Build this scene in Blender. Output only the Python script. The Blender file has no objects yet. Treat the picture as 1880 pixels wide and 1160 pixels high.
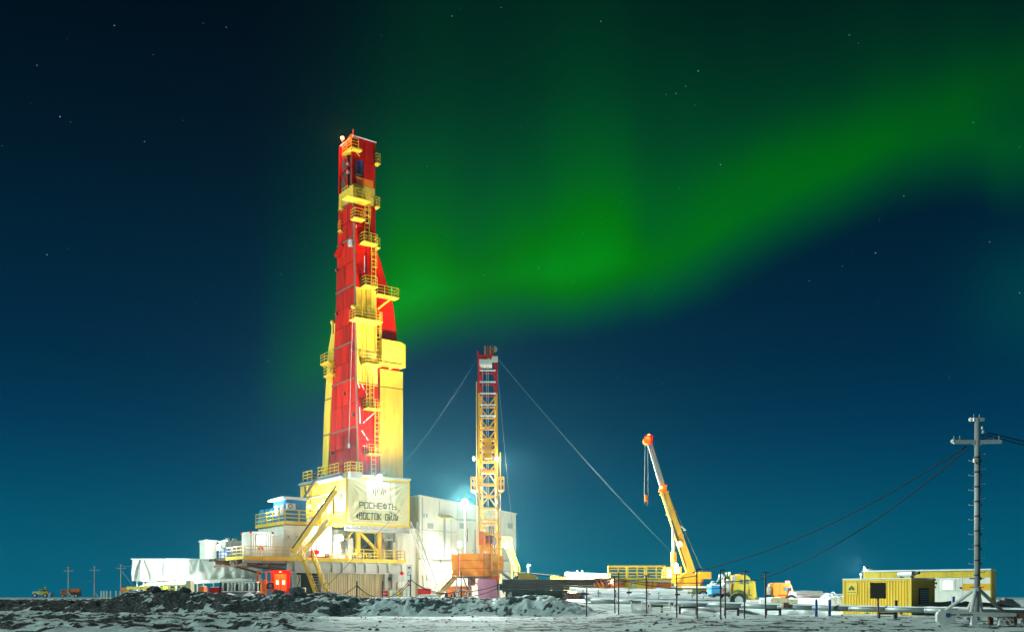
import bpy, bmesh, math, random
import numpy as np
from mathutils import Vector, Matrix, noise as mnoise

rnd = random.Random(7)
PI = math.pi
scene = bpy.context.scene
COL = scene.collection

# ------------------------------------------------------------------ camera
F = 1800.0            # focal length in pixels of the 1880 px wide photograph
CX, HY, EYE = 940.0, 1095.0, 1.6
cam_d = bpy.data.cameras.new("camera")
cam_d.sensor_width = 36.0
cam_d.lens = F / 1880.0 * 36.0
cam_d.shift_y = (HY - 580.0) / 1880.0
cam_d.clip_start = 0.1
cam_d.clip_end = 20000
cam = bpy.data.objects.new("camera", cam_d)
COL.objects.link(cam)
cam.location = (0, 0, EYE)
cam.rotation_euler = (PI / 2, 0, 0)
scene.camera = cam

# ------------------------------------------------------------------ colour management
scene.view_settings.view_transform = 'Standard'
scene.view_settings.look = 'None'
scene.view_settings.exposure = 0.0
scene.view_settings.gamma = 1.0
scene.view_settings.use_curve_mapping = False

# ------------------------------------------------------------------ night sky with aurora
world = bpy.data.worlds.new("World")
scene.world = world
world.use_nodes = True
NT = world.node_tree
NT.nodes.clear()


def _n(t, **k):
    n = NT.nodes.new(t)
    for a, b in k.items():
        setattr(n, a, b)
    return n


def _put(sock, v):
    if hasattr(v, 'is_output'):
        NT.links.new(v, sock)
    elif isinstance(v, (int, float)):
        sock.default_value = v
    else:
        sock.default_value = v


def mth(op, a, b=None, c=None, clamp=False):
    n = _n('ShaderNodeMath', operation=op)
    n.use_clamp = clamp
    _put(n.inputs[0], a)
    if b is not None:
        _put(n.inputs[1], b)
    if c is not None:
        _put(n.inputs[2], c)
    return n.outputs[0]


def rng(v, a, b, c=0.0, d=1.0, kind='SMOOTHSTEP'):
    n = _n('ShaderNodeMapRange', interpolation_type=kind)
    _put(n.inputs[0], v)
    for i, q in enumerate((a, b, c, d)):
        _put(n.inputs[1 + i], q)
    return n.outputs[0]


def fcurve(v, pts, lo, hi, vlo, vhi):
    """smooth curve through pts (x, value)"""
    x = rng(v, lo, hi, kind='LINEAR')
    n = _n('ShaderNodeFloatCurve')
    cu = n.mapping.curves[0]
    q = [((a - lo) / (hi - lo), (b - vlo) / (vhi - vlo)) for a, b in pts]
    cu.points[0].location = q[0]
    cu.points[1].location = q[-1]
    for p in q[1:-1]:
        cu.points.new(*p)
    for p in cu.points:
        p.handle_type = 'AUTO_CLAMPED'
    n.mapping.update()
    n.inputs['Factor'].default_value = 1.0
    NT.links.new(x, n.inputs['Value'])
    return rng(n.outputs[0], 0, 1, vlo, vhi, 'LINEAR')


def colmul(c, f):
    n = _n('ShaderNodeVectorMath', operation='SCALE')
    _put(n.inputs[0], c)
    _put(n.inputs['Scale'], f)
    return n.outputs[0]


def coladd(a, b):
    n = _n('ShaderNodeVectorMath', operation='ADD')
    _put(n.inputs[0], a)
    _put(n.inputs[1], b)
    return n.outputs[0]


def lin(c):
    return tuple((v / 255 / 12.92) if v / 255 <= 0.04045 else ((v / 255 + 0.055) / 1.055) ** 2.4 for v in c)


tc = _n('ShaderNodeTexCoord')
sep = _n('ShaderNodeSeparateXYZ')
NT.links.new(tc.outputs['Generated'], sep.inputs[0])
dx, dy, dz = sep.outputs
az = mth('ARCTAN2', dx, dy)                                       # 0 straight ahead, + to the right
hyp = mth('SQRT', mth('ADD', mth('MULTIPLY', dx, dx), mth('MULTIPLY', dy, dy)))
el = mth('DIVIDE', dz, mth('MAXIMUM', hyp, 0.001))                # tangent of the elevation


def A(px):
    return math.atan((px - CX) / F)


def E(px, py):
    return (HY - py) / F * math.cos(A(px))


ramp = _n('ShaderNodeValToRGB')
ramp.color_ramp.interpolation = 'B_SPLINE'
sky_rows = [(1110, (1, 104, 134)), (1060, (1, 99, 125)), (1000, (1, 91, 116)), (900, (0, 72, 101)), (800, (0, 55, 86)), (680, (0, 41, 69)),
            (540, (0, 35, 57)), (380, (0, 25, 43)), (180, (0, 16, 31)), (-40, (0, 10, 21))]
er = ramp.color_ramp.elements
for k, (py, c) in enumerate(sky_rows):
    pos = min(1, max(0, ((HY - py) / F + 0.02) / 0.75))
    e = er[k] if k < 2 else er.new(pos)
    e.position = pos
    e.color = (*lin(c), 1)
NT.links.new(rng(el, -0.02, 0.73, kind='LINEAR'), ramp.inputs[0])
sky = ramp.outputs[0]

# light dome of the drilling site low over the horizon
dome = mth('MULTIPLY', mth('EXPONENT', mth('MULTIPLY', mth('POWER', mth('DIVIDE', mth('SUBTRACT', az, A(930)), 0.16), 2.0), -1.0)),
           mth('EXPONENT', mth('MULTIPLY', mth('MAXIMUM', el, 0.0), -11.0)))
sky = coladd(sky, colmul((0.0, 0.055, 0.058), dome))

# aurora: a lower edge that climbs to the right, soft below, long rays above
low2 = fcurve(az, [(-0.62, 0.10), (A(480), E(480, 800)), (A(590), E(590, 738)), (A(680), E(680, 680)), (A(760), E(760, 634)), (A(900), E(900, 598)), (A(1050), E(1050, 582)),
                   (A(1200), E(1200, 556)), (A(1300), E(1300, 520)), (A(1400), E(1400, 466)), (A(1550), E(1550, 398)), (A(1680), E(1680, 350)), (A(1780), E(1780, 338)),
                   (A(1860), E(1860, 360)), (0.75, E(1900, 330)), (1.1, E(1900, 420)), (1.6, E(1900, 500))], -0.62, 1.6, 0.0, 0.6)
inten = fcurve(az, [(-0.62, 0.0), (A(430), 0.0), (A(500), 0.12), (A(560), 0.27), (A(620), 0.45), (A(700), 0.86), (A(780), 1.10), (A(880), 0.88), (A(980), 0.92), (A(1070), 1.06), (A(1170), 0.84), (A(1270), 0.70),
                    (A(1350), 0.50), (A(1430), 0.42), (A(1540), 0.36), (A(1680), 0.33), (A(1800), 0.35), (A(1900), 0.34), (0.75, 0.30), (1.1, 0.22), (1.6, 0.0)], -0.62, 1.6, 0.0, 1.3)
cmb = _n('ShaderNodeCombineXYZ')
NT.links.new(mth('MULTIPLY', az, 7.0), cmb.inputs[0])
NT.links.new(mth('MULTIPLY', el, 1.6), cmb.inputs[1])
ns = _n('ShaderNodeTexNoise')
ns.inputs['Scale'].default_value = 1.4
ns.inputs['Detail'].default_value = 2.0
NT.links.new(cmb.outputs[0], ns.inputs['Vector'])
wob = mth('SUBTRACT', ns.outputs[0], 0.5)
s = mth('SUBTRACT', el, mth('ADD', low2, mth('MULTIPLY', wob, 0.03)))
rise = rng(s, -0.030, 0.060)
rate = rng(az, A(1150), A(1700), -11.0, -15.0)
fall = mth('EXPONENT', mth('MULTIPLY', mth('MAXIMUM', mth('SUBTRACT', s, 0.045), 0.0), rate))
tail = mth('EXPONENT', mth('MULTIPLY', mth('MAXIMUM', mth('SUBTRACT', s, 0.045), 0.0), -4.0))
n3 = _n('ShaderNodeTexNoise')
n3.inputs['Scale'].default_value = 5.5
n3.inputs['Detail'].default_value = 1.5
NT.links.new(tc.outputs['Generated'], n3.inputs['Vector'])
streak = mth('MULTIPLY', mth('ADD', 0.82, mth('MULTIPLY', ns.outputs[0], 0.36)), mth('ADD', 0.30, mth('MULTIPLY', n3.outputs[0], 1.42)))
core = mth('MULTIPLY', mth('MULTIPLY', rise, fall), mth('MULTIPLY', inten, streak))
veil = mth('MULTIPLY', mth('MULTIPLY', rise, tail), mth('MULTIPLY', inten, streak))
sky = coladd(sky, colmul((0.0, 0.0145, 0.009), veil))
sky = coladd(colmul(sky, mth('MAXIMUM', mth('SUBTRACT', 1.0, mth('MULTIPLY', core, 1.5)), 0.04)), colmul((0.0, 0.25, 0.002), core))

# a second, higher ridge on the right and a faint patch low at the right edge
mid2 = fcurve(az, [(-0.2, E(900, 470)), (A(1150), E(1150, 425)), (A(1300), E(1300, 352)), (A(1450), E(1450, 296)), (A(1600), E(1600, 250)), (A(1750), E(1750, 196)), (A(1880), E(1880, 140)), (0.8, E(1900, 90)), (1.6, E(1900, 60))], -0.2, 1.6, 0.0, 0.7)
r2 = mth('EXPONENT', mth('MULTIPLY', mth('POWER', mth('ABSOLUTE', mth('DIVIDE', mth('SUBTRACT', el, mid2), 0.036)), 2.0), -1.0))
i2 = mth('MULTIPLY', rng(az, A(1080), A(1420)), rng(az, 0.7, 1.4, 1.0, 0.0))
sky = coladd(sky, colmul((0.0, 0.028, -0.006), mth('MULTIPLY', r2, mth('MULTIPLY', i2, streak))))
b1 = mth('ADD', mth('POWER', mth('ABSOLUTE', mth('DIVIDE', mth('SUBTRACT', az, A(1890)), 0.05)), 2.0), mth('POWER', mth('ABSOLUTE', mth('DIVIDE', mth('SUBTRACT', el, E(1890, 545)), 0.055)), 2.0))
sky = coladd(sky, colmul((0.0, 0.026, 0.012), mth('EXPONENT', mth('MULTIPLY', b1, -1.0))))

# stars
vor = _n('ShaderNodeTexVoronoi', feature='F1')
vor.inputs['Scale'].default_value = 115.0
NT.links.new(tc.outputs['Generated'], vor.inputs['Vector'])
sepc = _n('ShaderNodeSeparateColor')
NT.links.new(vor.outputs['Color'], sepc.inputs[0])
mag = mth('POWER', sepc.outputs[0], 7.0)
star = mth('MULTIPLY', rng(vor.outputs['Distance'], 0.02, 0.075, 1.0, 0.0), mth('MULTIPLY', mag, rng(el, 0.12, 0.3)))
sky = coladd(sky, colmul((0.5, 0.72, 0.8), mth('MULTIPLY', star, 0.65)))

bg = _n('ShaderNodeBackground')
NT.links.new(sky, bg.inputs[0])
bg.inputs[1].default_value = 1.0
wo = _n('ShaderNodeOutputWorld')
NT.links.new(bg.outputs[0], wo.inputs[0])

# ------------------------------------------------------------------ low moon (the one sun lamp), from the left and a little in front
moon_d = bpy.data.lights.new("moon", 'SUN')
moon_d.energy = 3.0
moon_d.angle = math.radians(0.5)
moon_d.color = (0.78, 1.0, 0.93)
moon = bpy.data.objects.new("moon", moon_d)
COL.objects.link(moon)
moon.rotation_euler = Vector((0.94, 0.27, -0.42)).to_track_quat('-Z', 'Y').to_euler()

# ------------------------------------------------------------------ materials
MATS = {}


def mat(name, col, rough=0.55, metal=0.0, dirt=0.25, scale=0.6, dark=None, streak=True, bump=0.0, bscale=6.0, trans=0.0, spec=0.4, thru=0.0):
    m = bpy.data.materials.new(name)
    m.use_nodes = True
    nt = m.node_tree
    b = nt.nodes['Principled BSDF']
    b.inputs['Roughness'].default_value = rough
    b.inputs['Metallic'].default_value = metal
    b.inputs['Specular IOR Level'].default_value = spec
    tcn = nt.nodes.new('ShaderNodeTexCoord')
    mp = nt.nodes.new('ShaderNodeMapping')
    if streak:
        mp.inputs['Scale'].default_value = (1.6, 1.6, 0.35)
    nt.links.new(tcn.outputs['Object'], mp.inputs['Vector'])
    no = nt.nodes.new('ShaderNodeTexNoise')
    no.inputs['Scale'].default_value = scale
    no.inputs['Detail'].default_value = 6.0
    no.inputs['Roughness'].default_value = 0.65
    nt.links.new(mp.outputs[0], no.inputs['Vector'])
    mr = nt.nodes.new('ShaderNodeMapRange')
    mr.inputs[1].default_value = 0.42
    mr.inputs[2].default_value = 0.78
    mr.inputs[3].default_value = 0.0
    mr.inputs[4].default_value = dirt
    nt.links.new(no.outputs[0], mr.inputs[0])
    mx = nt.nodes.new('ShaderNodeMix')
    mx.data_type = 'RGBA'
    mx.inputs['A'].default_value = (*col, 1)
    d = dark or tuple(c * 0.35 + 0.02 for c in col)
    mx.inputs['B'].default_value = (*d, 1)
    nt.links.new(mr.outputs[0], mx.inputs['Factor'])
    nt.links.new(mx.outputs['Result'], b.inputs['Base Color'])
    if bump:
        bn = nt.nodes.new('ShaderNodeBump')
        bn.inputs['Strength'].default_value = bump
        bn.inputs['Distance'].default_value = 0.05
        n2 = nt.nodes.new('ShaderNodeTexNoise')
        n2.inputs['Scale'].default_value = bscale
        n2.inputs['Detail'].default_value = 5.0
        nt.links.new(tcn.outputs['Object'], n2.inputs['Vector'])
        nt.links.new(n2.outputs[0], bn.inputs['Height'])
        nt.links.new(bn.outputs[0], b.inputs['Normal'])
    if thru:
        tl = nt.nodes.new('ShaderNodeBsdfTranslucent')
        nt.links.new(mx.outputs['Result'], tl.inputs['Color'])
        ms_ = nt.nodes.new('ShaderNodeMixShader')
        ms_.inputs[0].default_value = thru
        out = next(n for n in nt.nodes if n.type == 'OUTPUT_MATERIAL')
        nt.links.new(b.outputs[0], ms_.inputs[1])
        nt.links.new(tl.outputs[0], ms_.inputs[2])
        nt.links.new(ms_.outputs[0], out.inputs['Surface'])
    if trans:
        b.inputs['Transmission Weight'].default_value = trans
    MATS[name] = m
    return m


def emit(name, col, strength):
    m = bpy.data.materials.new(name)
    m.use_nodes = True
    b = m.node_tree.nodes['Principled BSDF']
    b.inputs['Base Color'].default_value = (0.8, 0.8, 0.8, 1)
    b.inputs['Emission Color'].default_value = (*col, 1)
    b.inputs['Emission Strength'].default_value = strength
    MATS[name] = m
    return m


RED = mat('red_paint', (0.62, 0.010, 0.004), 0.5, dirt=0.5, dark=(0.22, 0.006, 0.004), spec=0.06)
RED2 = mat('red_sheet', (0.52, 0.014, 0.007), 0.6, dirt=0.75, dark=(0.13, 0.006, 0.004), spec=0.06, scale=0.5, bump=0.25, bscale=1.2)
YEL = mat('yellow_paint', (0.75, 0.53, 0.04), 0.5, dirt=0.35)
YEL2 = mat('yellow_sheet', (0.70, 0.49, 0.035), 0.55, dirt=0.6, scale=0.7, dark=(0.30, 0.19, 0.03))
YEL3 = mat('yellow_sheet_faded', (0.64, 0.46, 0.06), 0.6, dirt=0.6, scale=0.9, dark=(0.28, 0.18, 0.04))
YEL4 = mat('yellow_sheet_warm', (0.74, 0.46, 0.03), 0.55, dirt=0.65, scale=0.5, dark=(0.26, 0.15, 0.02))
RED3 = mat('red_sheet_faded', (0.42, 0.016, 0.010), 0.65, dirt=0.8, scale=0.9, dark=(0.11, 0.006, 0.004), spec=0.06)
RED4 = mat('red_sheet_bright', (0.60, 0.018, 0.007), 0.6, dirt=0.65, scale=0.7, dark=(0.18, 0.006, 0.004), spec=0.06)
CON = mat('container_yellow', (0.80, 0.50, 0.025), 0.5, dirt=0.5, scale=0.9, dark=(0.34, 0.20, 0.02))
WHT2 = mat('white_panel_grey', (0.71, 0.72, 0.64), 0.6, dirt=0.5, scale=0.8, dark=(0.38, 0.34, 0.26))
AMB = mat('amber_paint', (0.80, 0.42, 0.025), 0.5, dirt=0.35)
ORG = mat('orange_paint', (0.75, 0.17, 0.015), 0.5, dirt=0.3)
WHT = mat('white_panel', (0.74, 0.75, 0.67), 0.55, dirt=0.45, scale=0.6, dark=(0.40, 0.36, 0.27))
CRM = mat('cream_sheet', (0.68, 0.60, 0.38), 0.6, dirt=0.6, scale=0.7, dark=(0.34, 0.26, 0.14))
GRY = mat('grey_steel', (0.42, 0.44, 0.42), 0.5, dirt=0.4)
GAL = mat('galvanised_steel', (0.46, 0.50, 0.49), 0.45, metal=0.3, dirt=0.35)
DRK = mat('dark_steel', (0.035, 0.03, 0.028), 0.6, dirt=0.3)
ORT = mat('truck_orange', (0.80, 0.24, 0.012), 0.45, dirt=0.3)
MAM = mat('mast_amber', (0.78, 0.42, 0.012), 0.5, dirt=0.5, scale=0.9, spec=0.15)
BRN = mat('brown_steel', (0.20, 0.09, 0.06), 0.7, dirt=0.5)
RST = mat('rusty_steel', (0.055, 0.032, 0.024), 0.8, dirt=0.6, scale=1.5)
BLU = mat('blue_sheet', (0.02, 0.20, 0.50), 0.5, dirt=0.3)
BLT = mat('blue_tarp', (0.05, 0.33, 0.60), 0.5, dirt=0.2, bump=0.4)
SNW = mat('snow_cover', (0.72, 0.77, 0.78), 0.7, dirt=0.25, dark=(0.45, 0.5, 0.5), streak=False, bump=0.5, bscale=4)
TRP = mat('white_tarp', (0.70, 0.70, 0.66), 0.5, dirt=0.25, scale=0.4, bump=0.2, bscale=2)
OTP = mat('orange_tarp', (0.82, 0.40, 0.010), 0.45, dirt=0.45, scale=0.8, thru=0.24, bump=0.3, bscale=2)
PTP = mat('pink_tarp', (0.80, 0.34, 0.48), 0.5, thru=0.30, dirt=0.25, bump=0.25, bscale=2)
BAN = mat('banner_cloth', (0.47, 0.46, 0.26), 0.55, dirt=0.12, scale=0.5, streak=False)
BANW = mat('banner_white', (0.66, 0.65, 0.50), 0.5, dirt=0.1, streak=False)
INK = mat('banner_ink', (0.05, 0.055, 0.018), 0.7, dirt=0.2)
BLK = mat('black_rubber', (0.014, 0.014, 0.015), 0.8, dirt=0.2)
GLS = mat('window_glass', (0.10, 0.22, 0.24), 0.1, dirt=0.1, spec=0.8)
GRN = mat('green_paint', (0.10, 0.16, 0.05), 0.6, dirt=0.3)
DSH = mat('painted_interior_shade', (0.05, 0.05, 0.035), 0.8)  # near-black colour stands in for the shade of interiors
POLE2 = mat('sled_paint', (0.54, 0.57, 0.54), 0.5, dirt=0.5, dark=(0.2, 0.1, 0.06))
PIPE = mat('lagged_pipe', (0.20, 0.25, 0.24), 0.5, metal=0.2, dirt=0.5, scale=1.2, streak=False)
ROCK = mat('frozen_soil', (0.035, 0.028, 0.024), 0.9, dirt=0.75, scale=2.2, dark=(0.16, 0.17, 0.17), streak=False, bump=0.8, bscale=6)
POLE = mat('pole_paint', (0.29, 0.32, 0.32), 0.5, dirt=0.5, dark=(0.2, 0.1, 0.06))
ROPE = mat('steel_rope', (0.24, 0.28, 0.28), 0.8, spec=0.1)
BLUP = mat('blue_post_paint', (0.01, 0.07, 0.26), 0.5)
LAMPW = emit('lamp_white', (0.95, 1.0, 0.96), 60)
LAMPB = emit('lamp_blue_white', (0.75, 0.92, 1.0), 60)
LAMPR = emit('lamp_red', (1.0, 0.06, 0.01), 30)
LAMPO = emit('lamp_orange', (1.0, 0.22, 0.02), 30)
WINW = emit('lit_window', (0.85, 0.95, 1.0), 3.0)
WINO = emit('lit_amber_window', (1.0, 0.75, 0.25), 6.0)


# ------------------------------------------------------------------ mesh builder and object helpers
OFF = {}


class B:
    def __init__(self):
        self.v, self.f = [], []

    def add(self, vs, fs):
        o = len(self.v)
        self.v += [tuple(p) for p in vs]
        self.f += [tuple(o + i for i in q) for q in fs]
        return self

    def box(self, x0, x1, y0, y1, z0, z1):
        vs = [(x, y, z) for z in (z0, z1) for y in (y0, y1) for x in (x0, x1)]
        return self.add(vs, [(0, 2, 3, 1), (4, 5, 7, 6), (0, 1, 5, 4), (2, 6, 7, 3), (0, 4, 6, 2), (1, 3, 7, 5)])

    def hexa(self, p):   # eight corners: bottom ring 4, top ring 4
        return self.add(p, [(3, 2, 1, 0), (4, 5, 6, 7), (0, 1, 5, 4), (1, 2, 6, 5), (2, 3, 7, 6), (3, 0, 4, 7)])

    def bar(self, p, q, w, h=None):
        p, q = Vector(p), Vector(q)
        h = h or w
        d = (q - p)
        if d.length < 1e-6:
            return self
        d.normalize()
        up = Vector((0, 0, 1)) if abs(d.z) < 0.95 else Vector((0, 1, 0))
        a = d.cross(up).normalized() * w / 2
        b = a.cross(d).normalized() * h / 2
        return self.hexa([p - a - b, p + a - b, q + a - b, q - a - b, p - a + b, p + a + b, q + a + b, q - a + b])

    def tube(self, p, q, r, n=6, r2=None, cap=True):
        p, q = Vector(p), Vector(q)
        r2 = r if r2 is None else r2
        d = (q - p).normalized()
        up = Vector((0, 0, 1)) if abs(d.z) < 0.95 else Vector((0, 1, 0))
        a = d.cross(up).normalized()
        b = d.cross(a)
        vs = [p + (a * math.cos(t) + b * math.sin(t)) * r for t in [2 * PI * k / n for k in range(n)]]
        vs += [q + (a * math.cos(t) + b * math.sin(t)) * r2 for t in [2 * PI * k / n for k in range(n)]]
        fs = [(k, (k + 1) % n, n + (k + 1) % n, n + k) for k in range(n)]
        if cap:
            fs += [tuple(range(n))[::-1], tuple(range(n, 2 * n))]
        return self.add(vs, fs)

    def path(self, pts, r, n=5):
        for a, b in zip(pts, pts[1:]):
            self.tube(a, b, r, n)
        return self

    def prism(self, poly, y0, y1, axis='y'):
        n = len(poly)
        if axis == 'y':
            vs = [(a, y0, b) for a, b in poly] + [(a, y1, b) for a, b in poly]
        elif axis == 'x':
            vs = [(y0, a, b) for a, b in poly] + [(y1, a, b) for a, b in poly]
        else:
            vs = [(a, b, y0) for a, b in poly] + [(a, b, y1) for a, b in poly]
        fs = [tuple(range(n)), tuple(range(n, 2 * n))[::-1]] + [(k, n + k, n + (k + 1) % n, (k + 1) % n) for k in range(n)]
        return self.add(vs, fs)

    def ball(self, c, r, n=8, sq=1.0):
        c = Vector(c)
        vs, fs = [], []
        m = max(4, n // 2 + 1)
        for i in range(m + 1):
            t = PI * i / m
            for k in range(n):
                u = 2 * PI * k / n
                vs.append(c + Vector((math.sin(t) * math.cos(u), math.sin(t) * math.sin(u), math.cos(t) * sq)) * r)
        for i in range(m):
            for k in range(n):
                fs.append((i * n + k, (i + 1) * n + k, (i + 1) * n + (k + 1) % n, i * n + (k + 1) % n))
        return self.add(vs, fs)

    def ring(self, c, r, w, axis='z', n=12, a0=0.0, a1=2 * PI):
        c = Vector(c)
        pts = []
        for k in range(n + 1):
            t = a0 + (a1 - a0) * k / n
            u, v = r * math.cos(t), r * math.sin(t)
            pts.append(c + (Vector((u, v, 0)) if axis == 'z' else Vector((u, 0, v)) if axis == 'y' else Vector((0, u, v))))
        return self.path(pts, w, 4)

    def rail(self, pts, h=1.1, step=1.5, r=0.035, levels=(1.0, 0.66, 0.33)):
        pts = [Vector(p) for p in pts]
        for a, b in zip(pts, pts[1:]):
            L = (b - a).length
            k = max(1, round(L / step))
            for i in range(k + 1):
                p = a + (b - a) * (i / k)
                self.bar(p, p + Vector((0, 0, h)), 2 * r)
            for l in levels:
                self.bar(a + Vector((0, 0, h * l)), b + Vector((0, 0, h * l)), 1.7 * r)
        return self

    def sheet(self, P, nu, nv, thick=None):
        """grid surface P(u, v) with 0..1 parameters; a second skin when thick (a vector) is given"""
        vs = [Vector(P(i / nu, j / nv)) for j in range(nv + 1) for i in range(nu + 1)]
        w = nu + 1
        fs = [(j * w + i, j * w + i + 1, (j + 1) * w + i + 1, (j + 1) * w + i) for j in range(nv) for i in range(nu)]
        if thick is not None:
            t = Vector(thick)
            n = len(vs)
            vs += [p + t for p in vs[:n]]
            fs += [tuple(n + i for i in q)[::-1] for q in fs[:]]
            edge = [i for i in range(w)] + [j * w + nu for j in range(1, nv + 1)] + [nv * w + i for i in range(nu - 1, -1, -1)] + [j * w for j in range(nv - 1, 0, -1)]
            fs += [(a, b, n + b, n + a) for a, b in zip(edge, edge[1:] + edge[:1])]
        return self.add(vs, fs)

    def corr(self, a, b, z0, z1, out, n, depth, shape=0.25):
        """corrugated sheet from a to b (xy), ribs standing 'depth' along out"""
        a, b, out = Vector((*a, 0)), Vector((*b, 0)), Vector((*out, 0))
        prof = []
        for k in range(n):
            for t, d in ((0, 0), (shape, 0), (0.5, 1), (0.5 + shape, 1)):
                prof.append(((k + t) / n, d))
        prof.append((1.0, 0))
        vs = []
        for t, d in prof:
            p = a + (b - a) * t + out * (d * depth)
            vs += [(p.x, p.y, z0), (p.x, p.y, z1)]
        fs = [(2 * i, 2 * i + 2, 2 * i + 3, 2 * i + 1) for i in range(len(prof) - 1)]
        return self.add(vs, fs)

    def obj(self, name, m, parent=None, smooth=False):
        o = self.v
        off = Vector((0, 0, 0))
        r = parent
        while r is not None:
            if r.name in OFF:
                off = OFF[r.name]
            r = r.parent
        me = bpy.data.meshes.new(name)
        me.from_pydata([tuple(Vector(p) - off) for p in self.v], [], self.f)
        me.materials.append(m)
        if smooth:
            me.polygons.foreach_set('use_smooth', [True] * len(me.polygons))
        me.update()
        bm = bmesh.new()
        bm.from_mesh(me)
        bmesh.ops.recalc_face_normals(bm, faces=bm.faces)
        bm.to_mesh(me)
        bm.free()
        ob = bpy.data.objects.new(name, me)
        COL.objects.link(ob)
        ob.parent = parent
        return ob


def tag(o, label, cat, group=None):
    o['label'] = label
    o['category'] = cat
    if group:
        o['group'] = group
    return o


def struct(o):
    o['kind'] = 'structure'
    return o


def stuff(o):
    o['kind'] = 'stuff'
    return o


def thing(name, label, cat, loc=(0, 0, 0), rot=0.0, group=None):
    o = bpy.data.objects.new(name, None)
    COL.objects.link(o)
    o.location = loc
    o.rotation_euler = (0, 0, rot)
    o.empty_display_size = 0.2
    return tag(o, label, cat, group)


def solo(b, name, m, label, cat, loc=(0, 0, 0), group=None, smooth=False, rot=0.0):
    """a thing that is one mesh; vertices given relative to loc"""
    o = b.obj(name, m, None, smooth)
    o.location = loc
    o.rotation_euler = (0, 0, rot)
    return tag(o, label, cat, group)


def children_of(o):
    return [c for c in bpy.data.objects if c.parent == o]


def dup(o, loc, rot=None, label=None):
    tree = [(o, None)]
    done = {}
    r = o.copy()
    COL.objects.link(r)
    r.location = loc
    if rot is not None:
        r.rotation_euler = (0, 0, rot)
    if label:
        r['label'] = label

    def rec(src, dst):
        for ch in children_of(src):
            if ch in done:
                continue
            c = ch.copy()
            done[c] = 1
            COL.objects.link(c)
            c.parent = dst
            rec(ch, c)
    rec(o, r)
    return r


def P(px, py, Y):
    return Vector(((px - CX) * Y / F, Y, EYE + (HY - py) * Y / F))


class S:
    """local metres for a thing standing at depth D whose base point shows at pixel (px, py)"""
    def __init__(self, px, py, D):
        self.px, self.py, self.D = px, py, D
        self.base = P(px, py, D)

    def x(self, px):
        return (px - self.px) * self.D / F

    def z(self, py):
        return (self.py - py) * self.D / F

    def p(self, px, py, y=0.0):
        return Vector((self.x(px), y, self.z(py)))


# the rig's own axes: x along the faces that turn right, y along the faces that turn left
TH = math.radians(36)
cT, sT = math.cos(TH), math.sin(TH)
RO = Vector((-19.13, 120.0, 1.2))


def toR(p):
    d = Vector(p) - RO
    return Vector((d.x * cT + d.y * sT, -d.x * sT + d.y * cT, d.z))


def fromR(p):
    return RO + Vector((p[0] * cT - p[1] * sT, p[0] * sT + p[1] * cT, p[2]))


CR = toR((0, 0, EYE))


def _dr(px, py):
    d = Vector(((px - CX) / F, 1, (HY - py) / F))
    return Vector((d.x * cT + d.y * sT, -d.x * sT + d.y * cT, d.z))


def RF(px, py, yp):      # (x, z) on the plane y = yp
    d = _dr(px, py)
    p = CR + d * ((yp - CR.y) / d.y)
    return p.x, p.z


def LF(px, py, xp):      # (y, z) on the plane x = xp
    d = _dr(px, py)
    p = CR + d * ((xp - CR.x) / d.x)
    return p.y, p.z


def rig(name, label, cat, base=(0, 0, 0), group=None):
    o = thing(name, label, cat, fromR(base), TH, group)
    OFF[o.name] = Vector(base)
    return o


def fbm(x, y, s, seed=0.0):
    return mnoise.fractal(Vector((x * s + seed, y * s - seed * 0.7, seed * 1.3)), 1.0, 2.0, 5)


def light(parent, kind, loc, power, col=(1, 0.97, 0.9), aim=None, cone=120, blend=0.6, size=0.15):
    d = bpy.data.lights.new('lamp_light', kind)
    d.energy = power
    d.color = col
    d.shadow_soft_size = size
    if kind == 'SPOT':
        d.spot_size = math.radians(cone)
        d.spot_blend = blend
    o = bpy.data.objects.new('lamp_light', d)
    COL.objects.link(o)
    o.parent = parent
    o.location = loc
    if aim is not None:
        o.rotation_euler = Vector(aim).to_track_quat('-Z', 'Y').to_euler()
    return o


def flood(pos, label, aim, beams, r=0.3, lens=None, name='floodlight', group='floodlights on the drilling site', body=GRY):
    """floodlight: housing, lens and yoke at world pos, shining along aim; beams = [(kind, power, colour, aim, cone)]"""
    t = thing(name, label, 'floodlight', pos, 0, group)
    a = Vector(aim).normalized()
    B().tube(-a * 0.35 * r / 0.3, a * 0.0, r * 0.7, 8, r).obj('housing', body, t)
    side = a.cross(Vector((0, 0, 1))).normalized()
    y = B()
    y.path([side * r * 1.15, side * r * 1.15 - Vector((0, 0, r * 1.3)), -side * r * 1.15 - Vector((0, 0, r * 1.3)), -side * r * 1.15], 0.03, 4)
    y.obj('yoke', body, t)
    B().tube(a * 0.01, a * 0.05, r * 0.93, 10, r * 0.8).obj('lens', lens or LAMPW, t)
    for kind, power, col, am, cone in beams:
        light(t, kind, a * (0.12 + r * 0.3), power, col, am, cone)
    return t

# ------------------------------------------------------------------ ground: snow and frozen soil, berm, pad
_T = np.random.RandomState(5).rand(512, 512)


def vnoise(x, y):
    xi, yi = np.floor(x).astype(int), np.floor(y).astype(int)
    fx, fy = x - xi, y - yi
    fx, fy = fx * fx * (3 - 2 * fx), fy * fy * (3 - 2 * fy)
    a, b = _T[xi % 512, yi % 512], _T[(xi + 1) % 512, yi % 512]
    c, d = _T[xi % 512, (yi + 1) % 512], _T[(xi + 1) % 512, (yi + 1) % 512]
    return (a * (1 - fx) + b * fx) * (1 - fy) + (c * (1 - fx) + d * fx) * fy


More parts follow.
